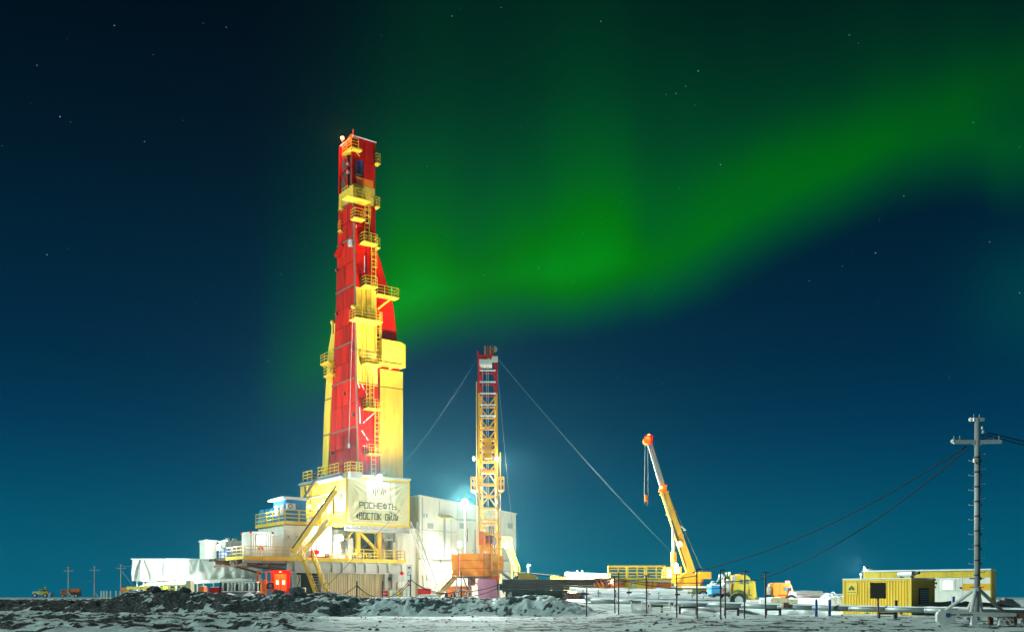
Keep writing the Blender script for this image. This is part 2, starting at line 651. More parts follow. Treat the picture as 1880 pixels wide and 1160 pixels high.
def nfbm(x, y, s, o=5, sx=0.0):
    r, amp, tot = 0, 1.0, 0
    for k in range(o):
        r = r + amp * vnoise(x * s + 17.3 * k + sx, y * s + 9.1 * k + sx * 0.6)
        tot += amp
        s *= 2.03
        amp *= 0.55
    return r / tot


def sst(a, b, v):
    t = np.clip((v - a) / (b - a), 0, 1)
    return t * t * (3 - 2 * t)


CREST = [(-400, 1103), (0, 1104), (90, 1104.5), (205, 1103.5), (236, 1091), (270, 1088), (340, 1089), (400, 1091), (425, 1096), (455, 1099), (495, 1098), (520, 1095), (545, 1093),
         (570, 1095), (590, 1091), (610, 1091), (640, 1096), (665, 1100), (760, 1099.5), (860, 1099.5), (900, 1102), (940, 1100), (965, 1096), (1000, 1096.5),
         (1030, 1103), (1060, 1112), (1090, 1124), (1120, 1131), (1400, 1132), (2600, 1132)]
_cx = np.array([(p - CX) * 83 / F for p, _ in CREST])
_cz = np.array([EYE + (HY - q) * 83 / F for _, q in CREST])


def height(x, y):
    x, y = np.asarray(x, float), np.asarray(y, float)
    cz = np.interp(x * 83 / np.maximum(y, 60), _cx, _cz)
    cz = cz + (nfbm(x, y, 0.55, 4) - 0.5) * 0.28 * sst(11, 4, x)
    n1 = nfbm(x, y, 0.30, 5)
    n2 = nfbm(x, y, 1.1, 4, 40)
    n3 = nfbm(x, y, 0.09, 3, 90)
    plat = 1.22 * sst(78, 112, y) * sst(2, 14, x) + 1.22 * (1 - sst(2, 14, x))
    up = sst(79.8, 83.4, y + (n1 - 0.5) * 2.2)
    down = sst(85.5, 91.0, y)
    berm = cz * up * (1 - down) + plat * down
    right = np.maximum(plat, cz * up * (1 - down))
    bz = up * (1 - sst(86, 90, y)) * sst(10, 5, x)
    berm = berm + bz * (0.42 * (1 - np.abs(2 * nfbm(x, y, 1.1, 5, 71) - 1)) ** 2 - 0.19)
    w = sst(6, 12, x)
    z = berm * (1 - w) + right * w
    # far tundra settles a little
    z = z - 0.5 * sst(150, 320, y)
    # heaped soil in the left foreground
    left = sst(-9.5, -15.0, x + (y - 60) * 0.16) * sst(82, 70, y) * sst(30, 45, y)
    ridg = 1 - np.abs(2 * nfbm(x * 0.6 + y * 0.25, y, 0.32, 4, 12) - 1)
    z = z + left * (0.62 * ridg ** 2 + 0.30 * n2 - 0.28)
    z = z + (n1 - 0.5) * 0.16 * sst(100, 80, y) + (n2 - 0.5) * 0.10 * sst(95, 60, y)
    # wheel ruts along the road in front
    road = sst(44, 50, y) * sst(78, 72, y) * (1 - left)
    z = z - road * 0.11 * np.maximum(0, np.sin((y + 1.6 * n3 + x * 0.02) * 1.35)) ** 3 * (0.4 + n3)
    # snow drifts in the yard on the right
    rw = sst(9, 14, x) * sst(72, 78, y) * sst(112, 96, y)
    z = z + rw * 0.5 * np.maximum(0, nfbm(x, y, 0.16, 4, 33) - 0.48)
    return z


def hz(x, y):
    return float(height(np.array([x]), np.array([y]))[0])


def spaced(core0, core1, step, lo, hi, grow=1.16):
    c = list(np.arange(core0, core1 + step / 2, step))
    s = step
    while c[-1] < hi:
        s *= grow
        c.append(c[-1] + s)
    s = step
    while c[0] > lo:
        s *= grow
        c.insert(0, c[0] - s)
    return np.array(c)


gx = spaced(-46, 46, 0.17, -1500, 1500, 1.13)
gy = spaced(40, 96, 0.15, -300, 1600, 1.10)
GX, GY = np.meshgrid(gx, gy)
GZ = height(GX, GY)
nx, ny = len(gx), len(gy)
co = np.stack([GX.ravel(), GY.ravel(), GZ.ravel()], 1).astype(np.float32)
idx = np.arange(nx * ny).reshape(ny, nx)
fa = np.stack([idx[:-1, :-1], idx[:-1, 1:], idx[1:, 1:], idx[1:, :-1]], -1).reshape(-1, 4)
me = bpy.data.meshes.new('ground')
me.vertices.add(len(co))
me.vertices.foreach_set('co', co.ravel())
me.loops.add(fa.size)
me.loops.foreach_set('vertex_index', fa.ravel().astype(np.int32))
me.polygons.add(len(fa))
me.polygons.foreach_set('loop_start', np.arange(0, fa.size, 4, dtype=np.int32))
me.polygons.foreach_set('use_smooth', np.ones(len(fa), dtype=bool))
me.update(calc_edges=True)
# where the soil shows through the snow
m1 = nfbm(GX, GY * 1.2, 0.75, 5, 3)
m2 = nfbm(GX, GY, 3.1, 3, 8)
gyv, gxv = np.gradient(GZ, gy, gx)
slope = np.sqrt(gxv ** 2 + gyv ** 2)
bermz = sst(79, 81, GY) * sst(89, 85, GY) * sst(11, 5, GX)
leftz = sst(-6.5, -12.0, GX + (GY - 60) * 0.16) * sst(94, 90, GY)
padz = sst(92, 97, GY) * sst(160, 120, GY)
front = sst(80, 76, GY)
mask = 0.10 + 0.16 * bermz * sst(80.5, 83, GY) + 0.05 * bermz + 0.13 * leftz + -0.05 * padz + (0.17 - 0.09 * sst(6, 14, GX)) * front * (1 - leftz)
mask = mask - 0.02 + (m1 - 0.5) * 1.4 + (m2 - 0.5) * 0.9 + np.clip(slope - 0.18, 0, 1) * (0.55 * leftz + 0.12 * bermz) - 0.10
for yr, wd, k, x0 in ((64.5, 1.0, .34, -6), (52.0, .8, .30, -14), (70.5, .7, .22, 2), (58.5, .5, .22, -10), (47.5, .6, .25, -14)):
    mask = mask + k * np.exp(-((GY - yr - 2.2 * (nfbm(GX * .25, GY * 0, .5, 3, yr) - .5) - .02 * GX) / wd) ** 2) * sst(x0, x0 + 8, GX) * sst(.32, .55, nfbm(GX * .35, GY, .35, 3, yr * 2))
mask = mask * (1 - 0.75 * sst(8, 14, GX) * sst(76, 80, GY))
mask = sst(0.22, 0.36, mask)
mask = mask * (1 - sst(140, 300, GY) * 0.6)
at = me.attributes.new('soil', 'FLOAT', 'POINT')
at.data.foreach_set('value', mask.ravel().astype(np.float32))
gm = bpy.data.materials.new('snow_and_soil')
gm.use_nodes = True
g = gm.node_tree
pb = g.nodes['Principled BSDF']
pb.inputs['Roughness'].default_value = 0.75
pb.inputs['Specular IOR Level'].default_value = 0.25
ga = g.nodes.new('ShaderNodeAttribute')
ga.attribute_name = 'soil'
gt = g.nodes.new('ShaderNodeTexCoord')


def gnoise(scale, det=5.0):
    n = g.nodes.new('ShaderNodeTexNoise')
    n.inputs['Scale'].default_value = scale
    n.inputs['Detail'].default_value = det
    n.inputs['Roughness'].default_value = 0.7
    g.links.new(gt.outputs['Object'], n.inputs['Vector'])
    return n.outputs[0]


def gmath(op, a, b):
    n = g.nodes.new('ShaderNodeMath')
    n.operation = op
    for i, q in enumerate((a, b)):
        if isinstance(q, (int, float)):
            n.inputs[i].default_value = q
        else:
            g.links.new(q, n.inputs[i])
    return n.outputs[0]


fine = gnoise(7.0)
lump = gnoise(2.4, 4.0)
mid = gnoise(1.3)
sm = gmath('ADD', ga.outputs['Fac'], gmath('MULTIPLY', gmath('SUBTRACT', fine, 0.5), 1.5))
sm = gmath('ADD', sm, gmath('MULTIPLY', gmath('SUBTRACT', lump, 0.5), 1.3))
sm = gmath('ADD', sm, gmath('MULTIPLY', gmath('SUBTRACT', gnoise(4.5, 3.0), 0.5), 1.3))
gr = g.nodes.new('ShaderNodeMapRange')
gr.inputs[1].default_value = 0.38
gr.inputs[2].default_value = 0.62
g.links.new(sm, gr.inputs[0])
sn = g.nodes.new('ShaderNodeMix')
sn.data_type = 'RGBA'
sn.inputs['A'].default_value = (0.46, 0.57, 0.56, 1)
sn.inputs['B'].default_value = (0.68, 0.79, 0.77, 1)
g.links.new(mid, sn.inputs['Factor'])
so = g.nodes.new('ShaderNodeMix')
so.data_type = 'RGBA'
so.clamp_factor = True
so.inputs['A'].default_value = (0.020, 0.022, 0.022, 1)
so.inputs['B'].default_value = (0.16, 0.17, 0.165, 1)
so_f = g.nodes.new('ShaderNodeMapRange')
so_f.inputs[1].default_value = 0.48
so_f.inputs[2].default_value = 0.68
g.links.new(gnoise(5.0, 6.0), so_f.inputs[0])
g.links.new(so_f.outputs[0], so.inputs['Factor'])
gx_ = g.nodes.new('ShaderNodeMix')
gx_.data_type = 'RGBA'
g.links.new(gr.outputs[0], gx_.inputs['Factor'])
g.links.new(sn.outputs['Result'], gx_.inputs['A'])
g.links.new(so.outputs['Result'], gx_.inputs['B'])
g.links.new(gx_.outputs['Result'], pb.inputs['Base Color'])
gb = g.nodes.new('ShaderNodeBump')
gb.inputs['Strength'].default_value = 1.0
gb.inputs['Distance'].default_value = 0.16
g.links.new(gmath('ADD', gnoise(3.5, 8.0), gmath('MULTIPLY', gr.outputs[0], 0.25)), gb.inputs['Height'])
g.links.new(gb.outputs[0], pb.inputs['Normal'])
me.materials.append(gm)
ground = bpy.data.objects.new('ground', me)
COL.objects.link(ground)
struct(ground)


def boulder(px, py, Y, r, label, sx=1.3, seed=0):
    b = B().ball((0, 0, 0), 1.0, 18)
    vs = []
    for v in b.v:
        p = Vector(v)
        k = 1 + 0.35 * mnoise.fractal(p * 1.3 + Vector((seed, 0, 0)), 1.0, 2.0, 4)
        vs.append((p.x * r * sx * k, p.y * r * k, p.z * r * 0.8 * k))
    b.v = vs
    q = P(px, py, Y)
    return solo(b, 'boulder', ROCK, label, 'boulder', (q.x, q.y, hz(q.x, q.y) + r * 0.25), 'lumps of frozen soil on the berm')


boulder(546, 1092, 83.6, 0.62, 'big dark lump of frozen soil standing on the berm left of the yellow ground stairs', 1.25, 3)
boulder(510, 1095, 83.4, 0.42, 'smaller rounded dark lump in front of the orange lit booth', 1.4, 9)
boulder(478, 1098, 83.2, 0.30, 'low dark clod at the foot of the tarpaulin shelter end', 1.5, 14)
boulder(340, 1090, 83.2, 0.34, 'dark clod on the berm crest below the tarpaulin shelter', 1.5, 21)
boulder(283, 1091, 83.0, 0.36, 'dark clod on the berm crest at the left shelter legs', 1.5, 27)
boulder(974, 1098, 83.2, 0.34, 'dark clod on the snowy mound below the long black pipes', 1.4, 33)

# ================================================================== DRILLING DERRICK
der = rig('drilling_derrick', 'tall red and yellow enclosed drilling derrick rising above the banner', 'derrick', (0, 0, 14.0))


def rows(tab, py):
    t = sorted(tab)
    return float(np.interp(py, [a for a, _ in t], [b for _, b in t]))


NEAR = [(900, 657.8), (870, 657.5), (690, 654), (530, 652), (420, 650), (250, 648)]
RGHT = [(900, 697), (850, 696), (530, 691), (330, 688.5), (262, 690)]
LEFT = [(900, 599), (850, 602), (760, 606), (680, 611), (590, 616.5), (480, 621.5), (400, 625), (330, 628), (240, 630)]
ZN = lambda py: RF(rows(NEAR, py), py, 0.0)[1]
_zs = [(RF(rows(NEAR, q), q, 0)[1], q) for q in range(900, 240, -10)]


def nearx(z):
    q = float(np.interp(z, [a for a, _ in _zs], [b for _, b in _zs]))
    return RF(rows(NEAR, q), q, 0)[0]


_zr = [(RF(rows(RGHT, q), q, 0)[1], RF(rows(RGHT, q), q, 0)[0]) for q in range(900, 240, -10)]


def rightx(z):
    return float(np.interp(z, [a for a, _ in _zr], [b for _, b in _zr]))


_zl = [tuple(reversed(LF(rows(LEFT, q), q, 0))) for q in range(900, 240, -10)]


def leftd(z):
    return float(np.interp(z, [a for a, _ in _zl], [b for _, b in _zl]))


Z0, Z1 = ZN(885), ZN(250)


def fpt(u, z, o=0.0):          # on the right-turned front face, o outward
    x0, x1 = nearx(z), rightx(z)
    return Vector((x0 + (x1 - x0) * u, -o, z))


def lpt(v, z, o=0.0):          # on the left-turned face
    return Vector((nearx(z) - o, leftd(z) * v, z))


# dark inner body
b = B()
lv = [Z0 + (Z1 - 0.3 - Z0) * k / 12 for k in range(13)]
for a_, c_ in zip(lv, lv[1:]):
    ins = 0.12
    def ringp(z):
        return [Vector((nearx(z) + ins, ins, z)), Vector((rightx(z) - ins, ins, z)), Vector((rightx(z) - ins, leftd(z) - ins, z)), Vector((nearx(z) + ins, leftd(z) - ins, z))]
    b.hexa(ringp(a_) + ringp(c_))
b.obj('mast_core', DSH, der)
# right-hand side skin (seen from the other side)
b = B()
for a_, c_ in zip(lv, lv[1:]):
    b.add([(rightx(a_), 0.1, a_), (rightx(a_), leftd(a_), a_), (rightx(c_), leftd(c_), c_), (rightx(c_), 0.1, c_)], [(0, 1, 2, 3)])
    b.add([(nearx(a_), leftd(a_), a_), (rightx(a_), leftd(a_), a_), (rightx(c_), leftd(c_), c_), (nearx(c_), leftd(c_), c_)], [(0, 1, 2, 3)])
b.obj('back_skin', RED, der)


def fpanel(u0, u1, qa, qb, m, o=0.03, name='panel'):
    za, zb = ZN(qa), ZN(qb)
    g_ = 0.012
    p = [fpt(u0 + g_, za + 0.03, -0.05), fpt(u1 - g_, za + 0.03, -0.05), fpt(u1 - g_, za + 0.03, o), fpt(u0 + g_, za + 0.03, o)]
    p += [fpt(u0 + g_, zb - 0.03, -0.05), fpt(u1 - g_, zb - 0.03, -0.05), fpt(u1 - g_, zb - 0.03, o), fpt(u0 + g_, zb - 0.03, o)]
    m = rnd.choice((YEL2, YEL3, YEL4)) if m is YEL2 else m
    return B().hexa(p).obj(name, m, der)


def lpanel(v0, v1, za, zb, m, o=0.03, gap=0.05):
    p = [lpt(v0, za + 0.03, -0.05), lpt(v1, za + 0.03, -0.05), lpt(v1, za + 0.03, o), lpt(v0, za + 0.03, o)]
    p += [lpt(v0, zb - 0.03, -0.05), lpt(v1, zb - 0.03, -0.05), lpt(v1, zb - 0.03, o), lpt(v0, zb - 0.03, o)]
    for i in (0, 3, 4, 7):
        p[i].y += gap
    for i in (1, 2, 5, 6):
        p[i].y -= gap
    m = rnd.choice((RED2, RED2, RED3, RED4)) if m is RED2 else m
    return B().hexa(p).obj('panel', m, der)


REDD = mat('dark_red_sheet', (0.44, 0.010, 0.008), 0.55, dirt=0.5, dark=(.15, .005, .004), spec=0.08)
# front face from the top down: (py bottom, py top, [(u0, u1, material)])
for qa, qb, cols in [
    (292, 250, [(0, 0.5, REDD), (0.5, 1, REDD)]),
    (322, 292, [(0, 0.16, REDD), (0.46, 1, REDD)]),
    (336, 322, [(0, 0.12, REDD), (0.12, 0.92, ORG), (0.92, 1, REDD)]),
    (352, 336, [(0, 1, YEL2)]), (370, 352, [(0, 0.5, YEL2), (0.5, 1, YEL2)]),
    (402, 370, [(0, 0.62, REDD), (0.62, 1, REDD)]),
    (445, 402, [(0, 0.52, RED), (0.52, 1, REDD)]), (486, 445, [(0, 0.52, RED), (0.52, 1, RED)]), (526, 486, [(0, 0.52, RED), (0.52, 1, RED)]),
    (578, 526, [(0, 0.5, YEL2), (0.5, 1, YEL2)]), (640, 578, [(0, 0.5, YEL2), (0.5, 1, YEL2)]), (700, 640, [(0, 0.5, YEL2), (0.5, 1, YEL2)]),
    (752, 700, [(0, 0.48, RED), (0.48, 1, RED)]), (804, 752, [(0, 0.48, RED), (0.48, 1, RED)]), (882, 804, [(0, 0.48, RED), (0.48, 1, RED)])]:
    for u0, u1, m in cols:
        fpanel(u0, u1, qa, qb, m)
# left face: courses of dark red sheets
lrows = [(885, 782), (782, 692), (692, 624), (624, 521), (521, 434), (434, 368)]
cuts = {0: (0, 0.24, 0.5, 0.8, 1), 1: (0, 0.3, 0.56, 0.8, 1), 2: (0, 0.3, 0.62, 1), 3: (0, 0.26, 0.6, 1), 4: (0, 0.5, 1), 5: (0, 0.4, 0.72, 1)}
for r_, (qa, qb) in enumerate(lrows):
    za, zb = ZN(qa), ZN(qb)
    k = 3 if r_ in (0, 3) else 2
    for v0, v1 in zip(cuts[r_], cuts[r_][1:]):
        for i in range(k):
            lpanel(v0, v1, za + (zb - za) * i / k + 0.015, za + (zb - za) * (i + 1) / k - 0.015, RED2, 0.02 + 0.02 * rnd.random(), 0.04)
    # the heavier flange between the courses
    B().bar(lpt(0, zb, 0.06), lpt(1, zb, 0.06), 0.16, 0.18).obj('flange', BRN, der)
# top of the left face: yellow band, then open red frame
lpanel(0, 1, ZN(368), ZN(338), YEL2, 0.05)
for v in (0.04, 0.36, 0.96):
    B().bar(lpt(v, ZN(338), 0.02), lpt(v, ZN(252), 0.02), 0.28, 0.22).obj('corner_post', REDD, der)
for qa, qb in ((336, 300), (300, 262)):
    B().bar(lpt(0.38, ZN(qa), 0.0), lpt(0.94, ZN(qb), 0.0), 0.12).obj('brace', REDD, der)
    B().bar(lpt(0.0, ZN(qb), 0.0), lpt(1.0, ZN(qb), 0.0), 0.14).obj('crossbar', REDD, der)
# near corner angle
for qa, qb, m in ((885, 700, BRN), (700, 526, BRN), (526, 372, BRN)):
    B().bar(lpt(0, ZN(qa), 0.05) - Vector((0, 0.05, 0)), lpt(0, ZN(qb), 0.05) - Vector((0, 0.05, 0)), 0.20).obj('corner_post', m, der)
# roof sheet and antenna
t0 = [Vector((nearx(Z1) - .05, -.08, Z1)), Vector((rightx(Z1) + .05, -.08, Z1)), Vector((rightx(Z1) + .05, leftd(Z1), Z1)), Vector((nearx(Z1) - .05, leftd(Z1), Z1))]
B().hexa(t0 + [p + Vector((0, 0, 0.12)) for p in t0]).obj('roof', SNW, der)
B().tube(lpt(0.1, Z1, -0.2), lpt(0.1, Z1 + 1.0, -0.2), 0.05).obj('antenna', ORG, der)
# opening with the blue casing in the top
xa, za = RF(652, 318, 0.06)
xb, zb = RF(665, 290, 0.06)
B().box(xa, xb, 0.0, 0.1, za, zb).obj('casing', mat('deep_blue_paint', (0.012, 0.05, 0.25), 0.5, dirt=0.3), der)
xa, za = RF(655, 318, -0.5)
xb, zb = RF(665, 304, -0.5)
bb = B().rail([(xa, -0.02, za), (xa, -0.6, za), (xb, -0.6, za), (xb, -0.02, za)], 0.9, 0.8, 0.03)
bb.box(xa, xb, -0.62, -0.02, za - 0.1, za)
bb.obj('platform', DRK, der)

# lower wings either side
wpoly = [(690, 455), (699, 482), (708, 515), (722, 562), (728, 612), (734, 690), (692, 690)]
B().prism([RF(a, c, 0.9) for a, c in wpoly], 0.9, 3.4).obj('side_gusset', RED, der)
for qa, qb in ((708, 676), (876, 709)):
    p0, p1 = RF(697.5, qa, 0.5), RF(742.5 if qa > 800 else 740, qa, 0.5)
    z0, z1 = p0[1], RF(697, qb, 0.5)[1]
    z0 = RF(697, qa, 0.5)[1]
    x0, x1 = RF(698, qb, 0.5)[0], RF(740, qb, 0.5)[0]
    w = B().box(x0, x1, 0.55, 4.2, z0 + 0.02, z1 - 0.02)
    w.corr((x0, 0.53), (x1, 0.53), z0 + 0.03, z1 - 0.03, (0, -1), 18, 0.035)
    w.obj('wing_panel', YEL2, der)
lw = [(592, 872), (592, 850), (595, 760), (600, 680), (603, 640), (610, 600), (616, 592), (611.5, 680), (606.5, 760), (602.5, 850), (601, 872)]
B().prism([LF(a, c, 0.35) for a, c in lw], 0.35, 2.5, 'x').obj('side_gusset', YEL, der)
# panel seams and a thin vent pipe on the left wing
for q in (735, 800):
    y0, z0 = LF(rows([(850, 592), (760, 595), (680, 600)], q), q, 0.3)
    B().bar((0.3, y0, z0), (0.3, leftd(z0) + 0.1, z0), 0.10).obj('flange', BRN, der)


def plat(pxa, pxb, py, out=1.1, rail=True, brk=False, y0=0.0, m=YEL, h=1.1, ends=True):
    xa, z = RF(pxa, py, y0 - out)
    xb, _ = RF(pxb, py, y0 - out)
    f = B().box(xa, xb, y0 - out, y0 - 0.04, z - 0.16, z)
    f.obj('platform', m, der)
    fl = children_of(der)[-1]
    par = [o for o in der.children if o.name.startswith('platform')][-1]
    if rail:
        pts = [(xa + .04, y0 - 0.05, z), (xa + .04, y0 - out + .04, z), (xb - .04, y0 - out + .04, z), (xb - .04, y0 - 0.05, z)]
        B().rail(pts if ends else pts[1:3], h, 1.0, 0.022).obj('railing', m, par)
    if brk:
        for x in (xa + 0.1, xb - 0.1):
            B().bar((x, y0 - out + 0.25, z - 0.2), (x, y0 - 0.02, z - 0.2 - out * 0.5), 0.07).obj('bracket', m, par)
    return xa, xb, z


def lad(pxa, pxb, qa, qb, cage=True, y0=0.0, m=YEL):
    """caged ladder on the front face between two heights"""
    xa, z0 = RF(pxa, qa, y0 - 0.25)
    xb, z1 = RF(pxb, qb, y0 - 0.25)
    w = 0.30
    xm0 = RF((pxa + pxb) / 2, qa, y0 - .25)[0]
    l = B()
    for s_ in (-w, w):
        l.bar((xm0 + s_, y0 - 0.22, z0), (xm0 + s_, y0 - 0.22, z1 + 0.9), 0.07)
    n = int((z1 - z0) / 0.5)
    for i in range(n + 1):
        z = z0 + i * (z1 - z0) / max(1, n)
        l.bar((xm0 - w, y0 - 0.22, z), (xm0 + w, y0 - 0.22, z), 0.055)
    lo = l.obj('ladder', m, der)
    if cage:
        c = B()
        n = int((z1 - z0 - 2.0) / 0.85)
        for i in range(max(0, n) + 1):
            c.ring((xm0, y0 - 0.25, z0 + 2.0 + i * 0.85), 0.40, 0.03, 'z', 8, PI, 2 * PI)
        for a in (1.15, 1.5, 1.85):
            x_, y_ = xm0 + 0.40 * math.cos(a * PI), y0 - 0.25 + 0.40 * math.sin(a * PI)
            c.bar((x_, y_, z0 + 2.0), (x_, y_, z1 + 0.9), 0.045)
        c.obj('ladder_cage', m, lo)


plat(638, 681, 357, 1.6)
lad(668, 680, 440, 372)
plat(651.5, 671, 397, 1.2)
plat(668, 694, 441, 1.3)
plat(690, 698.5, 452, 1.2, y0=0.6)
lad(680, 692, 520, 446)
plat(670.5, 694, 521, 1.3)
lad(672, 683, 582, 527, False, m=YEL2)
plat(693, 733, 538, 1.2, y0=0.9)
p0, p1 = RF(693, 568, 0.6), RF(722, 545, 0.2)
B().bar((p0[0], 0.5, p0[1]), (p1[0], 0.0, p1[1]), 0.22).obj('strut', YEL, der)
plat(653, 703, 581, 1.8)
lad(690, 699, 650, 588)
plat(671, 702, 665, 1.3)
lad(672, 682, 745, 668, False, m=YEL2)
plat(675, 702.5, 747, 1.3)
lad(677, 688, 745, 704, False)
lad(687, 698, 832, 752)
plat(677.5, 701, 831, 1.3)
lad(678, 694, 876, 836, False, m=YEL2)
plat(690, 699, 297, 0.9, y0=0.4)
plat(690, 698, 377, 0.9, y0=0.4)
# monkey board box on the right
bx = [RF(702, 668, -1.0), RF(733, 675, -1.0)]
z0, z1 = RF(702, 665, -1.0)[1], RF(702, 622, -1.0)[1]
x0, x1, x2 = RF(701.5, 640, -1.0)[0], RF(737, 640, -1.0)[0], RF(745.5, 640, -0.3)[0]
B().prism([(x0, -1.0), (x1, -1.0), (x2, -0.2), (x2, 2.4), (x0, 2.4)], z0, z1, 'z').obj('monkey_board', YEL2, der)
mb = [o for o in der.children if o.name.startswith('monkey_board')][0]
B().bar((x1, -1.02, z0 + .1), (x1, -1.02, z1 - .1), 0.14).obj('corner_trim', YEL, mb)
B().box(x0 - .05, x1 + .1, -1.25, -0.95, z0 - 0.25, z0 - .02).obj('sill', YEL, mb)
xg, zg = RF(712, 645, -1.0)
B().box(xg - .65, xg + .65, -1.06, -0.98, zg - 0.55, zg + 0.75).obj('vent_grille', YEL, mb)
B().bar((RF(716, 672, 0)[0], 0.3, RF(716, 676, 0)[1]), (RF(735, 668, 0)[0], -0.6, RF(735, 668, 0)[1]), 0.2).obj('strut', YEL, der)


def lplat(pxa, pxb, py, out=1.3, xp=0.0, m=YEL, h=1.1):
    ya, z = LF(pxa, py, xp - out)
    yb, _ = LF(pxb, py, xp - out)
    ya, yb = max(ya, yb), min(ya, yb)
    f = B().box(xp - out, xp + 0.5, yb, ya, z - 0.2, z).obj('platform', m, der)
    B().rail([(xp, yb + .04, z), (xp - out + .04, yb + .04, z), (xp - out + .04, ya - .04, z), (xp, ya - .04, z)], h, 1.0, 0.022).obj('railing', m, f)
    for y in (ya - .1, yb + .1):
        B().bar((xp - out + .2, y, z - .2), (xp + .2, y, z - .9), 0.07).obj('bracket', m, f)


lplat(588, 603, 668, 1.2, 0.3)
lplat(594, 609, 690, 0.9, 0.3)
lplat(622, 627, 382, 0.7)
lplat(620, 625, 424, 0.6)
lplat(628, 645, 282, 1.0)
yb_, zb_ = LF(637, 270, -0.9)
B().path([(-0.9, yb_ - 1.2, zb_ - 0.8), (-0.9, yb_ - 1.2, zb_ + 1.1), (-0.9, yb_ + 1.2, zb_ + 0.6), (-0.9, yb_ + 1.2, zb_ - 0.8), (-0.9, yb_ - 1.2, zb_ + 1.0)], 0.09, 4).obj('crown_frame', ORG, der)
# hook gadget at the tip of the left wing, davit at the corner, hanging line with its block
y_, z_ = LF(612, 592, 0.0)
B().ball((-.1, y_, z_), 0.32, 8).tube((-.1, y_, z_), (-.1, y_, z_ - 1.5), 0.16).obj('sheave', YEL, der)
y_, z_ = LF(648, 563, -0.6)
B().ball((-.6, y_, z_), 0.28, 8).bar((-.6, y_, z_), (0.1, y_ + 0.1, z_ + .3), 0.2).obj('sheave', YEL, der)
y2, z2 = LF(640, 822, -1.1)
b = B().tube((-.6, y_, z_ - .2), (-1.1, y2, z2), 0.028)
b.obj('hanging_line', GRY, der)
B().ball((-1.1, y2, z2 + 0.3), 0.15, 8, 2.4).obj('hook_block', GRY, der)
y3, z3 = LF(617, 471, -0.5)
B().tube((-0.15, y3 - 1.4, z3 + 1.1), (-0.5, y3, z3), 0.42, 8, 0.3).obj('exhaust_stub', RED, der)
y3, z3 = LF(646, 448, -0.3)
B().box(-.7, 0.1, y3 - .3, y3 + .3, z3 - .3, z3 + .4).obj('lamp_bracket', GRY, der)
# snow caught on the bracing of the lower red section
for qa, pa, qb, pb_ in ((706, 664, 725, 674), (747, 660, 777, 661), (776, 667, 757, 688), (790, 664, 808, 676), (818, 666, 818, 674), (470, 669, 500, 669), (413, 654, 418, 654), (700, 656, 712, 660)):
    a_, c_ = RF(pa, qa, -0.06), RF(pb_, qb, -0.06)
    B().bar((a_[0], -.06, a_[1]), (c_[0], -.06, c_[1]), 0.10).obj('snow_ledge', SNW, der)
for qa in (527, 703):
    B().bar(fpt(0.0, ZN(qa), 0.06), fpt(1.0, ZN(qa), 0.06), 0.10).obj('flange', YEL, der)
# beacon at the very top
y_, z_ = LF(629, 254, -1.0)
B().tube((-1.0, y_, z_ - .5), (-1.0, y_, z_ - .1), 0.12).obj('beacon_base', DRK, der)
B().ball((-1.0, y_, z_), 0.22, 8).obj('beacon', LAMPR, der)
bl = light(der, 'POINT', Vector((-1.45, y_ - 0.2, z_)) - OFF[der.name], 1500, (1, 0.12, 0.03))
for pxl, pyl, c in ((639, 301, 1), (639, 316, 1)):
    y_, z_ = LF(pxl, pyl, -0.4)
    B().ball((-.4, y_, z_), 0.24, 8).obj('lamp_bracket', PTP, der)  # pinkish lamps, their glow given only as pink colour

# ================================================================== DRILL FLOOR HOUSE (yellow) WITH THE BANNER
ZUP = 9.07            # upper deck above the pad
ZLO = 4.9             # lower deck
YE = -2.0
xe0 = RF(635, 920, YE)[0]
xe1 = RF(751.5, 920, YE)[0]
ze0, ze1 = ZUP, RF(635, 873, YE)[1]
ye1 = LF(553, 920, xe0)[0]
hou = rig('drill_floor_house', 'yellow panelled drill floor house under the derrick with the banner on its face', 'drill floor', (xe0, YE, ZUP))
B().box(xe0 + .1, xe1 - .1, YE + .1, ye1, ze0, ze1 - .05).obj('inner_wall', YEL2, hou)
n = 7
for i in range(n):
    a_, c_ = YE + (ye1 - YE) * i / n, YE + (ye1 - YE) * (i + 1) / n
    o = B().box(xe0, xe0 + .16, a_ + .03, c_ - .03, ze0 + 0.25, ze1 - .15).obj('wall_panel', rnd.choice((YEL2, YEL3, YEL4)), hou)
    B().bar((xe0 - .02, c_, ze0 + .2), (xe0 - .02, c_, ze1 - .1), 0.12).obj('rib', YEL, o)
B().box(xe0 - .10, xe0 + .55, YE - .06, YE + .5, ze0 - .1, ze1).obj('corner_post', YEL, hou)
B().box(xe1 - .35, xe1 + .02, YE - .06, YE + .4, ze0 - .1, ze1).obj('corner_post', YEL, hou)
B().box(xe0 + .55, xe1 - .35, YE - .05, YE + .3, ze0 - .1, ze0 + .32).obj('frame_rail', YEL, hou)
B().box(xe0 + .55, xe1 - .35, YE - .05, YE + .3, ze1 - .36, ze1).obj('frame_rail', YEL, hou)
B().box(xe0 - .3, xe1 + .1, YE - .25, ye1 + .2, ze1 + .003, ze1 + .25).obj('roof', GAL, hou)
b = B()
for k in range(7):
    x = xe0 + (xe1 - xe0) * (k + .5) / 7
    b.bar((x, YE - .1, ze0 - .35), (x, YE - .1, ze0 - .1), 0.2)
b.box(xe0, xe1, YE - .02, YE + .4, ze0 - .5, ze0 - .12)
b.obj('floor_beam', GRY, hou)
# right-hand end wall
B().box(xe1 - .05, xe1 + .05, YE + .4, ye1, ze0, ze1).obj('end_wall', YEL2, hou)
